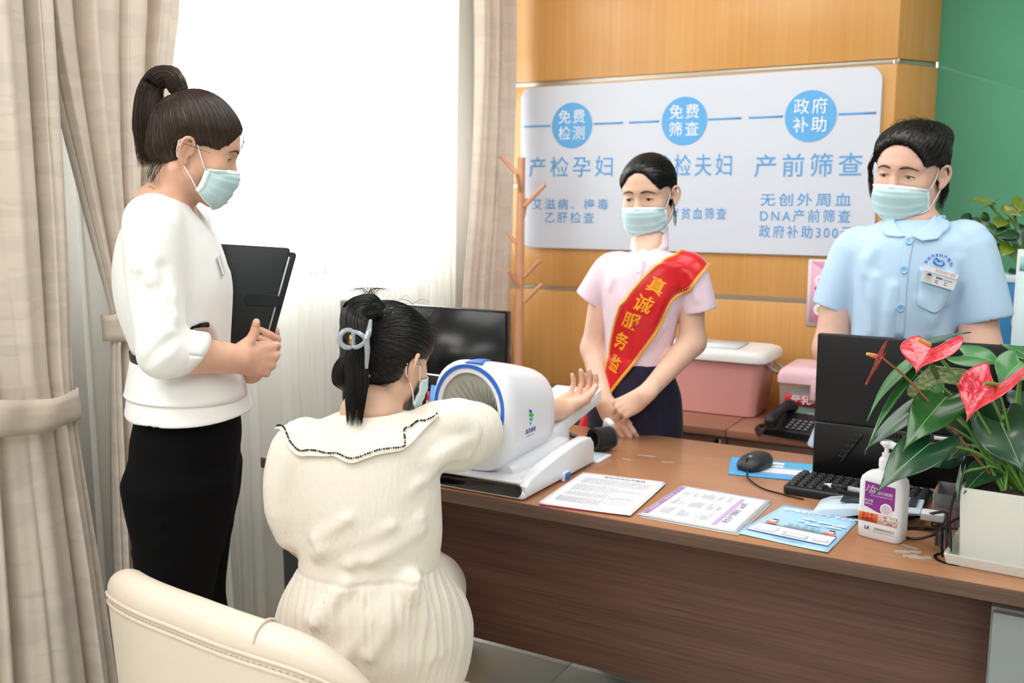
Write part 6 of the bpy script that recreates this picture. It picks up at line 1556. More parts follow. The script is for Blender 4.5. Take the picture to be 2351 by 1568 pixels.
# ------------------------------------------------------------------ seated woman in the cream dress, arm in the machine
def build_B():
    HB = A(.88, .82, .85)
    o0 = P(845, 1300, 1.84); fr = body_frame(o0, facing(845, 176))
    pr = thing('person', 'seated woman in a cream dress seen from behind, arm in the blood pressure machine', 'person', fr.o)
    M_skin = skin_mat('skin_light', 'e3b8a0')
    C0 = lambda x, y, o=0: ON(fr, 1, o, x, y)
    L0 = lambda x, y: fr.loc(C0(x, y))
    hd = facing(880, 140); f = Fr((0, 0, 0), np.cross(hd, Z3), hd, Z3).rot(pitch=-.24, roll=.06)
    E = P(944, 842, 1.83); f = Fr(E-f.R@(A(.074, -.014, -.010)*HB), *f.R.T, HB)
    body = SDF(); add_head(body, f, 1.0, slit=.0022); ge = {s: add_ear(body, f, s) for s in (1, -1)}
    rows = []
    for y, a, b, ry in ((952, 775, 925, .060), (985, 700, 985, .082), (1020, 662, 1004, .098), (1080, 663, 1008, .108), (1150, 668, 1012, .112), (1230, 676, 1015, .108), (1305, 684, 1006, .100)):
        p, q = L0(a, y), L0(b, y); rows.append((.5*(p[2]+q[2]), .5*(p[0]+q[0]), .02, .5*(q[0]-p[0]), ry))
    rows = rows[::-1]
    sk = []
    for y, a, b, ry, cy in ((1285, 690, 1000, .100, .02), (1330, 668, 1018, .118, .03), (1380, 642, 1046, .145, .05), (1430, 622, 1072, .17, .08), (1490, 607, 1087, .185, .10), (1545, 605, 1084, .19, .12), (1620, 612, 1075, .19, .14)):
        p, q = L0(a, y), L0(b, y); sk.append((.5*(p[2]+q[2]), .5*(p[0]+q[0]), cy, .5*(q[0]-p[0]), ry))
    sk = sk[::-1]
    nb = fr(L0(850, 952)[0], .02, L0(850, 952)[2]); add_neck(body, f, nb, .046, .052)
    body.loft([(z, cx, cy, rx-.018, ry-.016) for z, cx, cy, rx, ry in rows], .03, fr)
    shR = P(992, 1005, 1.87); elR = A(-1.150, 1.875, .905); wrR = PY(1288, 938, 2.165)
    add_arm(body, shR, elR, wrR, (.045, .042, .040, .040, .034, .027))
    hdir = nrm(PY(1334, 908, 2.25)-wrR); up_ = nrm(A(-.12, .30, -.95)); up_ = nrm(up_-hdir*(up_@hdir)); xh = -np.cross(hdir, up_)
    hf = Fr(wrR+A(0, 0, .0), xh, hdir, up_)
    th = [(.020, .022, -.010), (.044, .046, -.022), (.052, .070, -.036), (.050, .094, -.046)]
    tips = add_hand(body, hf, 1, [(.70, .65, .35), (.80, .7, .4), (.85, .7, .4), (.85, .75, .4)], th, .10, sc=.92)
    shL = P(690, 1030, 1.80); elL = P(698, 1230, 1.87); wrL = elL+fr.dir(.05, .22, -.02)
    add_arm(body, shL, elL, wrL, (.036, .036, .034, .034, .030, .026))
    hl = Fr(wrL, fr.dir(1, 0, 0), fr.dir(0, 1, 0), Z3); add_hand(body, Fr(wrL, *(fr.dir(1, .0, 0), fr.dir(0, 1, 0), Z3)), -1, [(.3, .3, .2)]*4, sc=.9)
    for s in (1, -1): body.tube([fr(s*.05, .02, rows[0][0]+.03), fr(s*.07, .03, .58), fr(s*.08, .06, .50)], [.07, .06, .055], .03)
    for s in (1, -1):
        body.tube([fr(s*.09, .06, .50), fr(s*.10, .44, .50), fr(s*.10, .44, .08)], [.055, .045, .042], .03, n=3); body.ell((s*.10, .52, .04), (.042, .11, .035), .02, fr)
    hc = hf(.0, .07, 0)
    bo = sculpt('body', body, .006, M_skin, pr, fine=[(f.o-.14, f.o+.14, .0024), (hc-.125, hc+.125, .0019)])
    nails(bo, body, tips[4:], [A(.8, -.3, .2)], mat('nail_pink', 'e3b3a4', .25, coat=.4), .95)
    eyes(pr, f, 1.0, (0, -.4)); brows(pr, body, f); face_mask(pr, body, f, earp=ge, seed=3)
    # hair
    tie = (0, -.105, .030)
    hair = hair_cap(f, 1.0, .013, tie, 1.15, face=[((0, .103, -.032), (.082, .066, .098), (0, .06, 0), .006)], nape=-.070)
    for s in (1, -1): hair.ell((s*.080, -.014, -.014), (.024, .022, .034), .006, f, 's')
    ho = sculpt('hair', hair, .0028, M_hair, pr)
    HL = [(0, .088, .066), (.04, .082, .055), (.066, .052, .02), (.068, .03, -.0), (.066, -.01, .024), (.062, -.045, -.05), (.03, -.085, -.078), (0, -.095, -.078), (-.03, -.085, -.078), (-.062, -.045, -.05), (-.066, -.01, .024), (-.068, .03, -.0), (-.066, .052, .02), (-.04, .082, .055), (0, .088, .066)]
    strands(ho, hair, comb(f, tie, HL, 1700, 6, .02), M_hair, .00055)
    lock = SDF(); DL = 1.80
    Q = lambda x, y, d=1.735: P(x, y, d)
    path = [Q(872, 720, 1.78), Q(850, 706, 1.76), Q(820, 714, 1.74), Q(813, 745, 1.73), Q(824, 785, 1.72), Q(818, 830, 1.725), Q(818, 880, 1.735), Q(813, 950, 1.74)]
    rad = [.008, .017, .020, .021, .016, .018, .016, .003]
    lock.tube(path, rad, .01, n=32); lock.tube([Q(815, 810, 1.75), Q(803, 848, 1.755), Q(808, 882, 1.76)], [.015, .026, .020], .012); lock.tube([Q(802, 730, 1.745), Q(794, 770, 1.75), Q(800, 810, 1.75)], [.010, .014, .014], .012)
    lk = sculpt('twisted_lock', lock, .003, M_hair, ho)
    rng = np.random.RandomState(2); PT = []; vx = nrm(RT); vd = nrm(FW)
    for i in range(900):
        a = rng.uniform(0, 6.28); rr = math.sqrt(rng.uniform(.98, 1.3)); sp = np.array(rad)*np.array([1.9, 1.3, 1.12, 1.05, 1.03, 1.03, 1.03, 1.03]); sp[-1] = .012; sp[-2] = .019
        pts = []
        for j, c in enumerate(path):
            t = nrm(path[min(j+1, 7)]-path[max(j-1, 0)]); n_ = nrm(np.cross(t, vd)); pts.append(c+(n_*math.cos(a)+vd*math.sin(a))*rr*sp[j])
        pts[-1] = pts[-1]+A(0, 0, rng.uniform(-.022, .022)); PT.append(pts)
    bp_ = [Q(817, 802, 1.745), Q(804, 840, 1.75), Q(806, 878, 1.755), Q(814, 896, 1.76)]
    for i in range(260):
        a = rng.uniform(0, 6.28); pts = []
        for j, c in enumerate(bp_): pts.append(c+(RT*math.cos(a)+vd*math.sin(a))*(.016, .027, .030, .021)[j]*rng.uniform(1.0, 1.08))
        PT.append(pts)
    strands(lk, lock, PT, M_hair, .0008, n=26, snap=False)
    P2 = []
    for i in range(40):
        b = Q(848+rng.uniform(-14, 14), 690, 1.76); d = rng.uniform(-30, 24); P2.append([b, b+A(0, 0, .012)+RT*d*.0003, b+A(0, 0, .022)+RT*d*.0009, b+A(0, 0, .026-abs(d)*.0004)+RT*d*.0016])
    for i in range(70):
        a = rng.uniform(-1.9, .9); b = f(.078*math.cos(a)*0+rng.uniform(-.02, .075), rng.uniform(-.03, .10), .09+rng.uniform(-.05, .03)); b = hair.snap(b[None], .001)[0]; g = hair.grad(b[None])[0]; w = rng.normal(size=3)*.012
        P2.append([b, b+g*.008+w*.5, b+g*.012+w, b+g*.008+w*1.8-Z3*.006])
    for i in range(60):
        b = f(rng.uniform(-.05, .06), -.075, -.07); P2.append([b, b+f.dir(0, -.004, -.014), b+f.dir(rng.uniform(-.012, .012), -.004, -.032)])
    strands(ho, hair, P2, M_hair, .00035, snap=False, name='loose_strands')
    # claw clip
    M_clip = mat('clip_grey', 'b9c3cc', .15, trans=.35, coat=.5); cp = thing('hair_clip', 'x', 'clip')
    bpy.data.objects.remove(cp)
    cl = lambda pts, r, nm='clip_arm': tube_obj(nm, [Q(*p) for p in pts], r, M_clip, None, 8, 26)
    ring = cl([(800+20*math.cos(a)*1.0, 778-20*math.sin(a), 1.705) for a in np.linspace(.5, 5.8, 14)], [.004, .0052, .004], 'hair_clip'); ring.parent = ho; ring.matrix_parent_inverse = world_mat(ho).inverted()
    for pts, r in (([(812, 762, 1.70), (826, 766, 1.695), (840, 780, 1.695), (826, 794, 1.695), (812, 796, 1.70), (811, 778, 1.70), (812, 762, 1.70)], .004),
                   ([(840, 780, 1.695), (847, 760, 1.70), (851, 735, 1.715)], [.0055, .005, .003]), ([(840, 778, 1.695), (843, 805, 1.70), (841, 845, 1.715)], [.006, .005, .003]), ([(803, 762, 1.705), (802, 750, 1.715), (803, 738, 1.725)], [.004, .003])):
        z = cl(pts, r); z.parent = ring
    z = tube_obj('clip_spring', [Q(806, 768, 1.70), Q(806, 790, 1.70)], .0035, mat('spring_brass', 'c9a65c', .3, metal=1), None, 8); z.parent = ring
    z = tube_obj('hair_band', [Q(838, 866, 1.735), Q(845, 858, 1.735)], .006, mat('band_pink', 'c77f98', .5), None, 8); z.parent = ho; z.matrix_parent_inverse = world_mat(ho).inverted()
    # dress
    M_dr = mat('cream_dress_cloth', 'f2eade', .8, sheen=.2, bump=.8, bscale=150, stretch=(1, 1, .45)); M_dr2 = mat('cream_collar_cloth', 'f4ede2', .8, sheen=.2, bump=.2, bscale=300)
    d = SDF(); d.loft(rows, .02, fr, cap=.004); d.loft(sk, .012, fr, cap=.01)
    for s in (1, -1): d.cone(fr(s*.08, .10, .52), fr(s*.11, .43, .51), .10, .085, .04)
    d.tube([P(975, 995, 1.86), P(1010, 1000, 1.87), P(1050, 1000, 1.91), P(1085, 992, 1.97), elR*.75+P(1100, 985, 2.0)*.25], [.05, .066, .072, .062, .042], .02)
    d.tube([P(700, 1010, 1.80), P(676, 1035, 1.80), P(660, 1100, 1.81), P(661, 1165, 1.82), P(674, 1222, 1.83)], [.042, .045, .044, .043, .036], .02)
    d.tube([f(0, -.02, -.07), nb+A(0, 0, -.02)], [.045, .05], .006, op='s')
    fo = [((1000, 935), (1070, 945), .012), ((1015, 925), (1105, 960), .010), ((1030, 990), (1110, 985), .010), ((1015, 1070), (1095, 1020), .010), ((1008, 1110), (1075, 1050), .008), ((1020, 1040), (1100, 1000), .007)]
    for a, b, r in fo: crease(d, P(*a, 1.76), P(*b, 1.84), r, .02)
    for a, b in (((700, 1290), (900, 1210)), ((720, 1265), (980, 1120)), ((800, 1300), (1000, 1200)), ((690, 1240), (800, 1190)), ((850, 1290), (1000, 1240))): d.cone(d.snap(C0(*a, -.09)[None], 0)[0], d.snap(C0(*b, -.09)[None], 0)[0], .0045, .003, .02)
    for a, b in (((760, 1560), (960, 1340)), ((650, 1480), (790, 1350)), ((860, 1560), (985, 1350)), ((1010, 1380), (1065, 1560))): d.cone(d.snap(C0(*a, -.16)[None], 0)[0], d.snap(C0(*b, -.10)[None], 0)[0], .009, .006, .025)
    zw = rows[0][0]; dd = folds(3, .0014, 34)
    def disp(p, v):
        q = fr.loc(p); t = np.arctan2(q[:, 0], -q[:, 1]+.05); g = np.clip((zw+.004-q[:, 2])/.02, 0, 1)*np.clip(1.25-(zw-q[:, 2])/.25, .35, 1)
        pleat = np.sin(t*34+2*np.sin(t*7)+(zw-q[:, 2])*6)*.5+.5*np.sin(t*57+1.7*np.sin(t*11))
        seam = np.exp(-((q[:, 2]-zw)/.004)**2)*.0025
        return dd(p, v)+.0034*pleat*g+seam
    d.disp = disp
    do = sculpt('dress', d, .0042, M_dr, pr)
    # collar laid over the shoulders, with its dotted trim
    inner = [(668, 975, -.0), (700, 955, -.03), (750, 940, -.06), (830, 945, -.08), (885, 930, -.06), (930, 936, -.04), (975, 938, -.01)]
    outer = [(632, 985, .0), (652, 994, -.02), (656, 1026, -.06), (672, 1046, -.08), (700, 1036, -.09), (730, 1026, -.10), (757, 1036, -.10), (783, 1057, -.11), (806, 1063, -.11), (836, 1050, -.11), (870, 1031, -.11), (905, 1029, -.10), (935, 1023, -.09), (952, 995, -.08), (975, 966, -.05), (1004, 944, -.02)]
    ii = spline([C0(*p) for p in inner], 70); oo = spline([C0(*p) for p in outer], 70)
    V = np.array([[i*(1-t)+o*t+fr.dir(0, -.03, .03)*math.sin(math.pi*t)*.6 for t in np.linspace(0, 1, 12)] for i, o in zip(ii, oo)])
    lf = np.tile(np.linspace(.004, .009, 12), 70)
    W_ = V.reshape(-1, 3)
    for _ in range(6): W_ = W_-d.grad(W_)*np.maximum(-.02, (d.ev(W_)-lf)*.9)[:, None]
    V = W_.reshape(70, 12, 3); V[:, -1] += d.grad(V[:, -1])*.002
    co = wpart('collar', grid_mesh('collar', V), M_dr2, do); solid(co, .0035, 1); subd(co, 1)
    e_ = V[:, 9]*.55+V[:, 10]*.45; e_ = spline(e_, 420); s_ = np.concatenate([[0], np.cumsum(np.linalg.norm(np.diff(e_, axis=0), axis=1))]); bm = bmesh.new(); k = 0
    for t in np.arange(0, s_[-1], .0042):
        i = int(np.searchsorted(s_, t)); i = min(i, 419); p = e_[i]+d.grad(e_[i][None])[0]*.0036
        bmesh.ops.create_icosphere(bm, subdivisions=1, radius=.0021*(1 if k % 4 else .7), matrix=Matrix.Translation(tuple(p))); k += 1
    o = wpart('dotted_trim', bpy.data.meshes.new('dotted_trim'), mat('trim_black', '15151a', .6), co); bm.to_mesh(o.data); bm.free(); o['kind'] = 'stuff'
    return pr
build_B()

# ------------------------------------------------------------------ woman in the pink shirt with the sash
def build_C():
    HC = A(.95, .90, .93)
    o0 = P(1470, 780, 2.84); fr = body_frame(o0, facing(1475, -10))
    pr = thing('person', 'woman in a pale pink shirt wearing a red sash, hands folded behind the desk', 'person', fr.o)
    M_skin = skin_mat('skin_fair', 'e6bda6')
    C0 = lambda x, y, o=0: ON(fr, 1, o, x, y)
    L0 = lambda x, y, o=0: fr.loc(C0(x, y, o))
    hd = facing(1475, -21); f = Fr((0, 0, 0), np.cross(hd, Z3), hd, Z3).rot(pitch=-.20, roll=.02)
    E = P(1467, 457, 2.76); f = Fr(E-f.R@(A(0, .083, 0)*HC), *f.R.T, HC)
    body = SDF(); add_head(body, f, .98, slit=.0030); ge = {s: add_ear(body, f, s, .98) for s in (1, -1)}
    rows = []
    for y, a, b, ry in ((568, 1462, 1522, .044), (584, 1438, 1546, .062), (602, 1400, 1584, .080), (640, 1378, 1582, .096), (700, 1383, 1566, .104), (760, 1389, 1552, .096), (825, 1390, 1536, .090), (850, 1388, 1538, .09)):
        p, q = L0(a, y), L0(b, y); rows.append((.5*(p[2]+q[2]), .5*(p[0]+q[0]), 0, .5*abs(q[0]-p[0]), ry))
    rows = rows[::-1]
    nb = fr(L0(1490, 562)[0], -.010, L0(1490, 562)[2]); add_neck(body, f, nb, .034, .037)
    body.loft([(z, cx, cy, rx-.012, ry-.012) for z, cx, cy, rx, ry in rows], .03, fr)
    sR, eR, wR = C0(1392, 628), C0(1362, 800, .0), C0(1386, 922, .125)
    sL, eL, wL = C0(1584, 628), C0(1590, 785, .0), C0(1480, 908, .150)
    add_arm(body, sR, eR, wR, (.035, .036, .034, .034, .029, .023)); add_arm(body, sL, eL, wL, (.036, .037, .035, .035, .030, .0235))
    h1 = nrm(C0(1424, 985, .135)-wR); u1 = nrm(fr.dir(-.25, 1, .1)); u1 = nrm(u1-h1*(u1@h1)); x1 = -np.cross(h1, u1); H1 = Fr(wR, x1, h1, u1)
    add_hand(body, H1, 1, [(.25, .5, .3), (.3, .5, .3), (.3, .55, .3), (.3, .55, .3)], [(.022, .02, -.010), (.040, .045, -.02), (.044, .07, -.024), (.04, .09, -.026)], .02, sc=.93)
    h2 = nrm(C0(1408, 952, .150)-wL); u2 = nrm(fr.dir(.1, .85, .55)); u2 = nrm(u2-h2*(u2@h2)); x2 = np.cross(h2, u2); H2 = Fr(wL, x2, h2, u2)
    add_hand(body, H2, -1, [(.55, .9, .4), (.6, .95, .4), (.65, .95, .4), (.7, .95, .4)], [(.022, .02, -.012), (.036, .045, -.026), (.034, .068, -.034), (.028, .088, -.036)], .03, sc=.93)
    legs_simple(body, fr, rows[0][0]-.1, w=.052, r=.05)
    for s in (1, -1): body.ell((s*.075, -.10, .04), (.04, .115, .035), .02, fr)
    hc = (H1(0, .06, 0)+H2(0, .06, 0))/2
    bo = sculpt('body', body, .006, M_skin, pr, fine=[(f.o-.135, f.o+.135, .0021), (hc-.10, hc+.10, .0021)])
    eyes(pr, f, .98, (.15, -.18)); brows(pr, body, f, w=.98, th=.95); lashes(pr, body, f, .98)
    face_mask(pr, body, f, .98, earp=ge, seed=5)
    tie = (0, -.10, -.028)
    hair = hair_cap(f, .98, .009, tie, 1.0, face=[((0, .104, -.028), (.072, .068, .099), (0, .06, 0), .018), ((0, .10, .05), (.030, .03, .034), (0, 0, 0), .02)], nape=-.072, side=(-.05, .082))
    hair.cone(f(0, .10, .080), f(0, .02, .132), .004, .002, .006, 's')
    for s in (1, -1): hair.ell((s*.078, -.016, -.014), (.024, .026, .034), .006, f, 's')
    hair.ell((0, -.115, -.03), (.036, .028, .034), .012, f)
    ho = sculpt('hair', hair, .0026, M_hair, pr)
    HL = [(0, .085, .076), (.02, .083, .07), (.045, .074, .045), (.064, .05, .015), (.067, .03, -.0), (.066, -.01, .02), (.06, -.04, -.05), (.03, -.08, -.075)]
    wisps(ho, f, body, hair, 620, M_hair, 2)
    part = [(.002, .08, .085), (.002, .05, .11), (.002, .0, .12), (.002, -.04, .115)]
    mir = lambda L: [(-x, y, z) for x, y, z in L]
    strands(ho, hair, comb(f, (.02, -.10, -.028), HL, 500, 6)+comb(f, (-.02, -.10, -.028), mir(HL), 500, 7)+comb(f, (.03, -.095, -.02), part, 350, 8, start=.2)+comb(f, (-.03, -.095, -.02), mir(part), 350, 9, start=.2), M_hair, .0005)
    rng = np.random.RandomState(3); P2 = []
    for i in range(14):
        b = f(-.07+rng.uniform(-.002, .002), -.005, .0); P2.append([b, b+f.dir(-.006, .0, -.04), b+f.dir(-.006+rng.uniform(-.006, .006), -.004, -.075), b+f.dir(-.002, -.012, -.10)])
    strands(ho, hair, P2, M_hair, .0004, snap=False, name='loose_strands')
    # shirt
    M_sh = mat('pink_shirt_cloth', 'ecd5e2', .75, sheen=.2, bump=.12, bscale=500)
    t = SDF(); t.loft(rows, .02, fr, cap=.004)
    hR, hL = C0(1357, 684, .0), C0(1605, 708, .0)
    t.tube([C0(1424, 612), C0(1396, 624), hR], [.044, .047, .047], .016, n=9); t.tube([C0(1560, 616), C0(1588, 630), hL], [.044, .047, .050], .016, n=9)
    for a, b in ((C0(1396, 624), hR), (C0(1588, 630), hL)):
        dv = nrm(b-a); t.half(b-dv*.004, dv, .0) if False else None
        cut_end(t, b, dv, .062, .0420)
    t.tube([f(0, -.02, -.075), nb+A(0, 0, -.02)], [.044, .046], .005, op='s')
    for a, b, r in (((1410, 640), (1440, 720), .006), ((1545, 660), (1500, 740), .006), ((1540, 760), (1480, 800), .006), ((1400, 590), (1380, 660), .006), ((1585, 620), (1600, 690), .005)): crease(t, C0(*a, .10), C0(*b, .10), r*1.3, .02)
    t.disp = folds(12, .0018, 30)
    to = sculpt('shirt', t, .0036, M_sh, pr)
    # stand collar, placket, buttons
    cz = f(0, -.022, -.080); n = 40
    V = np.zeros((n, 6, 3)); aC = fr.dir
    for i in range(n):
        a = math.radians(112)+math.radians(316)*i/(n-1)
        for j in range(6):
            t_ = j/5; r = .054-.006*t_; c = nb*(1-t_)+(nb*.35+cz*.65)*t_; c = c+A(0, 0, -.012+.014*t_); V[i, j] = c+fr.dir(r*math.cos(a)*1.0, r*math.sin(a)*.95+.004, 0)
        V[i] += A(0, 0, -.012)*max(0, math.cos(a-math.pi/2))**2
    solid(wpart('collar', grid_mesh('collar', V), M_sh, to), .003)
    o, V = sheet_on(fr, t, [[(1464, 583), (1458, 640), (1450, 700)], [(1480, 583), (1474, 640), (1466, 700)]], 1, .09, .0015, 'placket', M_sh, to, 20, 3, .002)
    for x, y in ((1474, 588), (1465, 622), (1459, 660)):
        p = t.snap(C0(x, y, .09)[None], .004, 5)[0]; g = t.grad(p[None])[0]; q = Vector(tuple(g)).to_track_quat('Z', 'Y').to_matrix().to_4x4()
        bm = bmesh.new(); lathe(bm, [(.0055, -.001), (.006, .001), (.0045, .002), (.003, .0012), (.001, .0012)], 18, M=Matrix.Translation(tuple(p)) @ q); o = from_bm('button', bm, mat('button_pink', 'f3e6ec', .3)); o.parent = to; o.matrix_parent_inverse = world_mat(to).inverted()
    # trousers
    M_tr = mat('navy_trouser_cloth', '1a1630', .8, sheen=.1); q = SDF(); hr = []
    for y, a, b, ry in ((828, 1389, 1537, .094), (850, 1380, 1545, .098), (900, 1356, 1562, .105), (960, 1348, 1567, .108), (1010, 1345, 1567, .108)):
        u, v = L0(a, y), L0(b, y); hr.append((.5*(u[2]+v[2]), .5*(u[0]+v[0]), 0, .5*abs(v[0]-u[0]), ry))
    z1 = hr[-1][0]; q.loft([(z1-.06, hr[-1][1], 0, hr[-1][3]*.96, .10)]+hr[::-1], .02, fr, cap=.004)
    for s in (1, -1): q.loft([(.05, s*.075, -.02, .075, .08), (.4, s*.08, 0, .08, .085), (z1-.02, s*.08+hr[-1][1]*.5, 0, .085, .10)], .03, fr)
    for a, b in (((1470, 850), (1500, 930)), ((1420, 880), (1440, 1000)), ((1540, 880), (1530, 1000))): crease(q, C0(*a, .11), C0(*b, .11), .008, .02)
    q.disp = folds(5, .0012, 24); tr = sculpt('trousers', q, .005, M_tr, pr)
    for s in (1, -1):
        sh_ = SDF(); sh_.ell((s*.075, -.10, .03), (.043, .125, .04), .01, fr); sh_.half((0, 0, .003), (0, 0, -1), .003); sculpt('shoe', sh_, .007, M_black, pr)
    # sash with gold borders and characters
    both = SDF(); both.p = t.p+q.p[:1]; both.disp = None
    M_sash = mat('red_satin', 'd2141f', .28, sheen=.4, var=.06, vscale=20); M_gold = mat('gold_border', 'e8a92c', .4, metal=.15); M_char = mat('gold_character', 'f6a51e', .5)
    up_e = [(1580, 562, -.03), (1556, 564, .03), (1512, 600, .09), (1466, 650, .10), (1428, 700, .10), (1404, 745, .10), (1389, 790, .09), (1381, 840, .085), (1377, 885, .08), (1373, 925, .06)]
    lo_e = [(1632, 600, -.03), (1627, 609, .02), (1592, 652, .08), (1556, 700, .095), (1520, 748, .10), (1482, 797, .10), (1444, 848, .10), (1412, 888, .10), (1394, 915, .10), (1384, 940, .10)]
    so, V = sheet_on(fr, both, [up_e, lo_e], 1, .09, .006, 'sash', M_sash, pr, 60, 12, .0015)
    for j in (0, -1):
        z = tube_obj('gold_border', list(V[:, j]+both.grad(V[:, j])*.0015), .0042, M_gold, None, 6, flat=.5); z.parent = so; z.matrix_parent_inverse = world_mat(so).inverted()
        bm = bmesh.new(); L = spline(V[:, 1 if j == 0 else -2]*.42+V[:, j]*.58, 120)
        for p in L[4:-4]: bmesh.ops.create_icosphere(bm, subdivisions=1, radius=.0013, matrix=Matrix.Translation(tuple(p+fr.dir(0, .0022, 0))))
        o = wpart('bead_line', bpy.data.meshes.new('bead_line'), mat('bead_pale', 'f4e6c0', .3), so); bm.to_mesh(o.data); bm.free(); o['kind'] = 'stuff'
    for c, x, y, s_, a in (('真', 1506, 657, .053, -24), ('诚', 1474, 700, .054, -20), ('服', 1444, 741, .052, -16), ('务', 1415, 787, .050, -18), ('监', 1395, 838, .048, -20)):
        p = C0(x, y, .12); ex = -fr.R[:, 0]; M_ = frame_mat(p, ex, fr.R[:, 2]*1.0, fr.R[:, 1]) @ Matrix.Rotation(math.radians(a), 4, 'Z') @ Matrix.Shear('XZ', 4, (.0, .0))
        o = text('character', c, s_, M_char, M_, None, bold=.018, shear=.12, warp=lambda W: both.snap(W, .0095, 4)); o.parent = so; o.matrix_parent_inverse = world_mat(so).inverted()
    tail_u = [(1352, 915, .02), (1344, 950, .03), (1332, 985, .04)]; 
    V = np.array([[C0(x+dx, y+dx*.12, o+dx*.0006) for dx in np.linspace(-6, 36, 5)] for x, y, o in spline(np.array(tail_u), 10)])
    o = wpart('sash_tail', grid_mesh('sash_tail', V), M_sash, so); solid(o, .002)
    z = tube_obj('gold_border', list(V[:, -1]+fr.dir(0, .002, 0)), .0042, M_gold, None, 6, flat=.5); z.parent = so; z.matrix_parent_inverse = world_mat(so).inverted()
    return pr
build_C()

# ------------------------------------------------------------------ nurse in light blue
def build_D():
    HD = A(.96, .88, .93)
    o0 = P(2078, 640, 2.44); fr = body_frame(o0, facing(2080, -6))
    pr = thing('person', 'nurse in a light blue short sleeved uniform standing behind the right monitor', 'person', fr.o)
    M_skin = skin_mat('skin_rosy', 'e4b9a6')
    C0 = lambda x, y, o=0: ON(fr, 1, o, x, y)
    L0 = lambda x, y, o=0: fr.loc(C0(x, y, o))
    hd = facing(2080, -24); f = Fr((0, 0, 0), np.cross(hd, Z3), hd, Z3).rot(pitch=-.16, roll=-.10)
    E = P(2058, 403, 2.36); f = Fr(E-f.R@(A(0, .083, 0)*HD), *f.R.T, HD)
    body = SDF(); add_head(body, f, 1.02, slit=.0026); ge = {s: add_ear(body, f, s, 1.02) for s in (1, -1)}
    rows = []
    for y, a, b, ry in ((503, 2030, 2160, .062), (528, 1990, 2195, .082), (560, 1952, 2236, .100), (620, 1950, 2228, .112), (700, 1952, 2206, .116), (780, 1948, 2200, .112), (860, 1935, 2210, .114), (960, 1885, 2225, .105), (1040, 1852, 2240, .10)):
        p, q = L0(a, y), L0(b, y); rows.append((.5*(p[2]+q[2]), .5*(p[0]+q[0]), 0, .5*abs(q[0]-p[0]), ry))
    rows = rows[::-1]
    nb = fr(L0(2092, 512)[0], -.012, L0(2092, 512)[2]); add_neck(body, f, nb, .054, .060)
    body.loft([(z, cx, cy, rx-.014, ry-.014) for z, cx, cy, rx, ry in rows], .03, fr)
    sR, eR, wR = C0(1932, 622), C0(1908, 800, .03), C0(1960, 880, .06)
    sL, eL, wL = C0(2236, 620), C0(2250, 800, .03), C0(2190, 900, .06)
    add_arm(body, sR, eR, wR, (.036, .042, .042, .042, .036, .027)); add_arm(body, sL, eL, wL, (.040, .047, .045, .043, .036, .027))
    for wr, el, s in ((wR, eR, 1), (wL, eL, -1)):
        hdir = nrm(fr.dir(-s*.8, .3, -.2)); up_ = nrm(Z3-hdir*(Z3@hdir)); x_ = np.cross(hdir, up_)*s; add_hand(body, Fr(wr, x_, hdir, up_), s, [(.3, .5, .3)]*4)
    legs_simple(body, fr, rows[0][0]-.05)
    for s in (1, -1): body.ell((s*.075, .05, .04), (.04, .115, .035), .02, fr)
    sculpt('body', body, .006, M_skin, pr, fine=[(f.o-.14, f.o+.14, .0021)])
    eyes(pr, f, 1.02, (.22, -.20)); brows(pr, body, f, w=1.02, th=.95); lashes(pr, body, f, 1.02)
    face_mask(pr, body, f, 1.02, earp=ge, seed=8)
    tie = (-.02, -.085, .085)
    def ex(h, f):
        h.ell((-.025, -.07, .085), (.05, .045, .035), .02, f); h.ell((0, .0, .070), (.076, .084, .048), .03, f)
    hair = hair_cap(f, 1.02, .013, tie, 1.0, face=[((.0, .104, -.024), (.078, .070, .110), (0, .06, 0), .018)], nape=-.068, extra=ex, side=(-.05, .080))
    for s in (1, -1): hair.ell((s*.080, -.016, -.014), (.024, .026, .034), .006, f, 's')
    ho = sculpt('hair', hair, .0026, M_hair, pr)
    HL = [(0, .088, .066), (.04, .082, .050), (.064, .052, .015), (.070, .03, -.02), (.066, -.01, .022), (.06, -.04, -.05), (.03, -.08, -.075), (0, -.09, -.075), (-.03, -.08, -.075), (-.06, -.04, -.05), (-.066, -.01, .022), (-.070, .03, -.02), (-.064, .052, .015), (-.04, .082, .050), (0, .088, .066)]
    strands(ho, hair, comb(f, tie, HL, 1500, 6), M_hair, .00055)
    wisps(ho, f, body, hair, 620, M_hair, 2)
    rng = np.random.RandomState(7); P2 = []
    for i in range(120):
        b = f(.058+rng.uniform(-.012, .008), .070+rng.uniform(-.02, .012), .055+rng.uniform(-.012, .02)); P2.append([b, f(.078+rng.uniform(-.003, .006), .055+rng.uniform(-.01, .01), .02), f(.082+rng.uniform(-.004, .004), .048+rng.uniform(-.01, .01), -.02), f(.072+rng.uniform(-.004, .004), .055+rng.uniform(-.008, .012), -.055+rng.uniform(-.02, .02))])
    for i in range(110):
        b = f(-.068, -.028+rng.uniform(-.02, .006), .03); P2.append([b, f(-.080+rng.uniform(-.006, .004), -.035+rng.uniform(-.012, .012), -.02), f(-.078+rng.uniform(-.008, .006), -.04+rng.uniform(-.012, .014), -.055), f(-.066+rng.uniform(-.012, .01), -.04+rng.uniform(-.012, .012), -.09+rng.uniform(-.02, .025))])
    for i in range(60):
        b = f(rng.uniform(-.06, .05), rng.uniform(-.06, .05), .12); b = hair.snap(b[None], .0)[0]; g = hair.grad(b[None])[0]; w = rng.normal(size=3)*.008; w = w-g*(w@g); P2.append([b, b+g*.003+w*.8, b+g*.004+w*1.8, b+w*3])
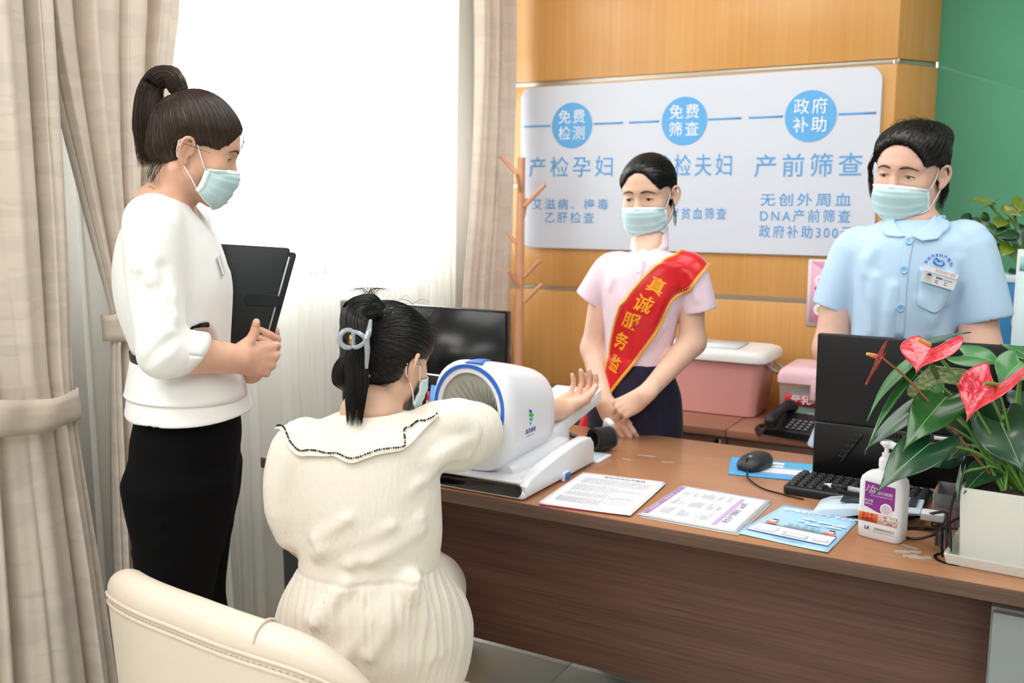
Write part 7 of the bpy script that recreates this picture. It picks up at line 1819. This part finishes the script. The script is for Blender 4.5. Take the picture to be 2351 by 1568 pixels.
    strands(ho, hair, P2, M_hair, .0006, snap=False, name='loose_strands')
    # uniform top
    M_un = mat('light_blue_cloth', 'b9d7f3', .75, sheen=.2, bump=.10, bscale=500)
    t = SDF(); t.loft(rows, .02, fr, cap=.004)
    hR, hL = C0(1911, 702, .01), C0(2259, 724, .01)
    t.tube([C0(1990, 560), C0(1958, 580), hR], [.045, .055, .052], .018, n=9); t.tube([C0(2195, 552), C0(2226, 575), hL], [.047, .060, .064], .018, n=9)
    for a, b, r in ((C0(1958, 580), hR, .056), (C0(2226, 575), hL, .066)):
        dv = nrm(b-a); cut_end(t, b, dv, r+.012, r-.0105)
    t.tube([f(0, -.02, -.075), nb+A(0, 0, -.02)], [.055, .058], .006, op='s')
    for a, b, r in (((1965, 600), (1985, 680), .007), ((2005, 640), (1990, 760), .006), ((2215, 600), (2195, 700), .008), ((2195, 640), (2160, 740), .006), ((2050, 660), (2035, 770), .005), ((1990, 560), (1960, 620), .006), ((2120, 690), (2140, 770), .005)): crease(t, C0(*a, .12), C0(*b, .12), r*1.3, .025)
    t.disp = folds(14, .0017, 26)
    to = sculpt('uniform_top', t, .0038, M_un, pr)
    on = lambda rows_, name, m, lift=.0018, th=.0014, n=20, k=6, off=.11, par=None: sheet_on(fr, t, rows_, 1, off, lift, name, m, par or to, n, k, th)
    on([[(2077, 545), (2068, 620), (2052, 775)], [(2098, 548), (2086, 620), (2074, 775)]], 'placket', M_un, .001, .0015)
    bl_in = [(2046, 482, .03), (2050, 500, .06), (2062, 522, .09), (2078, 538, .1)]; bl_out = [(2030, 488, .03), (2022, 510, .06), (2030, 535, .09), (2066, 541, .1)]
    br_in = [(2150, 470, -.0), (2140, 500, .05), (2112, 526, .09), (2092, 540, .1)]; br_out = [(2172, 474, -.0), (2182, 500, .05), (2160, 540, .09), (2118, 554, .1)]
    for a, b in ((bl_in, bl_out), (br_in, br_out)):
        o, V = on([a, b], 'collar', M_un, .006, .0035, 24, 8)
    M_but = mat('button_blue', '94c3ea', .3)
    for x, y in ((2087, 548), (2076, 620), (2066, 706)):
        p = t.snap(C0(x, y, .11)[None], .004, 5)[0]; g = t.grad(p[None])[0]; q = Matrix.Translation(tuple(p)) @ Vector(tuple(g)).to_track_quat('Z', 'Y').to_matrix().to_4x4()
        bm = bmesh.new(); lathe(bm, [(.008, -.001), (.0095, .001), (.0085, .0028), (.006, .0018), (.001, .0018)], 22, M=q); o = from_bm('button', bm, M_but); o.parent = to; o.matrix_parent_inverse = world_mat(to).inverted()
        for dx, dy in ((-1, -1), (1, -1), (-1, 1), (1, 1)):
            bm = bmesh.new(); lathe(bm, [(.0008, .0018), (.0008, .0022), (.0001, .0022)], 6, M=q @ Matrix.Translation((dx*.0018, dy*.0018, 0))); h_ = from_bm('thread_hole', bm, mat('hole_blue', '41658a', .6)); h_.parent = o
    pk = on([[(2112, 612), (2106, 690), (2116, 706)], [(2150, 618), (2150, 700), (2148, 719)], [(2203, 628), (2196, 695), (2182, 714)]], 'pocket', M_un, .0012, .0016, 16, 10)
    ex_ = -fr.R[:, 0]
    def flatM(x, y, off, rot):
        p0, p1, p2 = t.snap(np.array([C0(x, y, .12), C0(x-38, y-4, .12), C0(x+38, y+4, .12)]), off, 6); e1 = nrm(p2-p1); n_ = nrm(np.cross(e1, Z3-e1*e1[2])); e2 = np.cross(n_, e1)
        if n_@fr.R[:, 1] < 0: n_, e2 = -n_, -e2
        return frame_mat((p0+p1+p2)/3+n_*.003, e1, e2, n_) @ Matrix.Rotation(math.radians(rot), 4, 'Z')
    def own(o, par=to): o.parent = par; o.matrix_parent_inverse = world_mat(par).inverted(); return o
    Mb = flatM(2161, 638, .008, -11); bm = bmesh.new(); prism(bm, rrect(-.039, -.019, .039, .006, .002), -.001, .001, 0, M=Mb); bd = own(from_bm('name_badge', bm, mat('badge_white', 'e9edf3', .25, coat=.3)))
    bm = bmesh.new(); prism(bm, rrect(-.040, .008, .037, .019, .002), -.001, .0035, 0, M=Mb); own(from_bm('badge_holder', bm, mat('badge_holder', 'f4f5f8', .2, coat=.3)), bd)
    own(text('lettering', '深圳港龙妇产医院', .0078, mat('badge_orange', 'e08a62', .5), Mb @ Matrix.Translation((.008, .0135, .0037)), None, width=.048), bd)
    bm = bmesh.new(); prism(bm, rrect(-.034, -.016, -.014, .004, .001), .001, .0013, 0, M=Mb); own(from_bm('photo', bm, mat('photo_blue', 'c4d9de', .4)), bd)
    bm = bmesh.new(); prism(bm, [(.0045*math.cos(a)-.024, .006*math.sin(a)-.004) for a in np.linspace(0, 6.28, 16, endpoint=False)], .0013, .0016, 0, M=Mb); own(from_bm('photo_face', bm, mat('photo_face', 'dba992', .5)), bd)
    bm = bmesh.new(); prism(bm, [(.0052*math.cos(a)-.024, .005*math.sin(a)-.001) for a in np.linspace(0, 3.14, 10)], .0016, .0018, 0, M=Mb); own(from_bm('photo_hair', bm, mat('photo_hair', '2a2422', .5)), bd)
    bm = bmesh.new()
    for r in ((-.008, -.003, .006, .001), (.008, -.0025, .03, -.001), (-.008, -.0085, .0, -.0065), (.014, -.0085, .019, -.0065), (-.008, -.0135, .0, -.0115), (.014, -.0135, .02, -.0115)): bx(bm, (r[0], r[1], .001), (r[2], r[3], .0013), 0, M=Mb)
    o = own(from_bm('printed_lines', bm, mat('badge_ink', '6b7078', .5)), bd); o['kind'] = 'stuff'
    M_emb = mat('emblem_blue', '2f6fce', .5); sn = lambda W: t.snap(W, .0012, 4)
    for k, c in enumerate('深圳港龙妇产医院'):
        a = math.radians(62-124*k/7); p = C0(2163, 612, .12); M_ = frame_mat(p, ex_, fr.R[:, 2], fr.R[:, 1]) @ Matrix.Translation((-.036*math.sin(a), .036*math.cos(a)-.006, 0)) @ Matrix.Rotation(a, 4, 'Z'); own(text('lettering', c, .0088, M_emb, M_, None, warp=sn, bold=.02))
    M_ = frame_mat(C0(2163, 599, .12), ex_, fr.R[:, 2], fr.R[:, 1])
    def emb(pts): 
        W = np.array([np.array(M_ @ Vector((x, y, 0))) for x, y in pts]); W = t.snap(W, .0014, 4); o = tube_obj('emblem', list(spline(W, 24)), [.0006, .0022, .0014, .0006], M_emb, None, 6); own(o)
    emb([(-.011, .006), (-.012, -.001), (-.006, -.007), (.0, -.0085), (.006, -.007)]); emb([(.0115, .003), (.012, -.003), (.007, -.008), (.0, -.009)]); emb([(-.011, .007), (-.005, .008), (-.001, .003), (.002, .0), (.006, .003), (.011, .0035)])
    # trousers and shoes
    q = SDF(); z1 = rows[0][0]
    q.loft([(z1-.25, 0, 0, .165, .11), (z1+.04, rows[1][1], 0, .175, .115)], .02, fr)
    for s in (1, -1): q.loft([(.05, s*.08, -.02, .08, .085), (.4, s*.085, 0, .085, .09), (z1-.15, s*.085, 0, .09, .105)], .03, fr)
    sculpt('trousers', q, .008, mat('pale_blue_trousers', 'aecbe6', .8), pr)
    for s in (1, -1):
        sh_ = SDF(); sh_.ell((s*.08, .055, .03), (.045, .13, .04), .01, fr); sh_.half((0, 0, .003), (0, 0, -1), .003); sculpt('shoe', sh_, .008, M_wplast, pr)
    return pr
build_D()
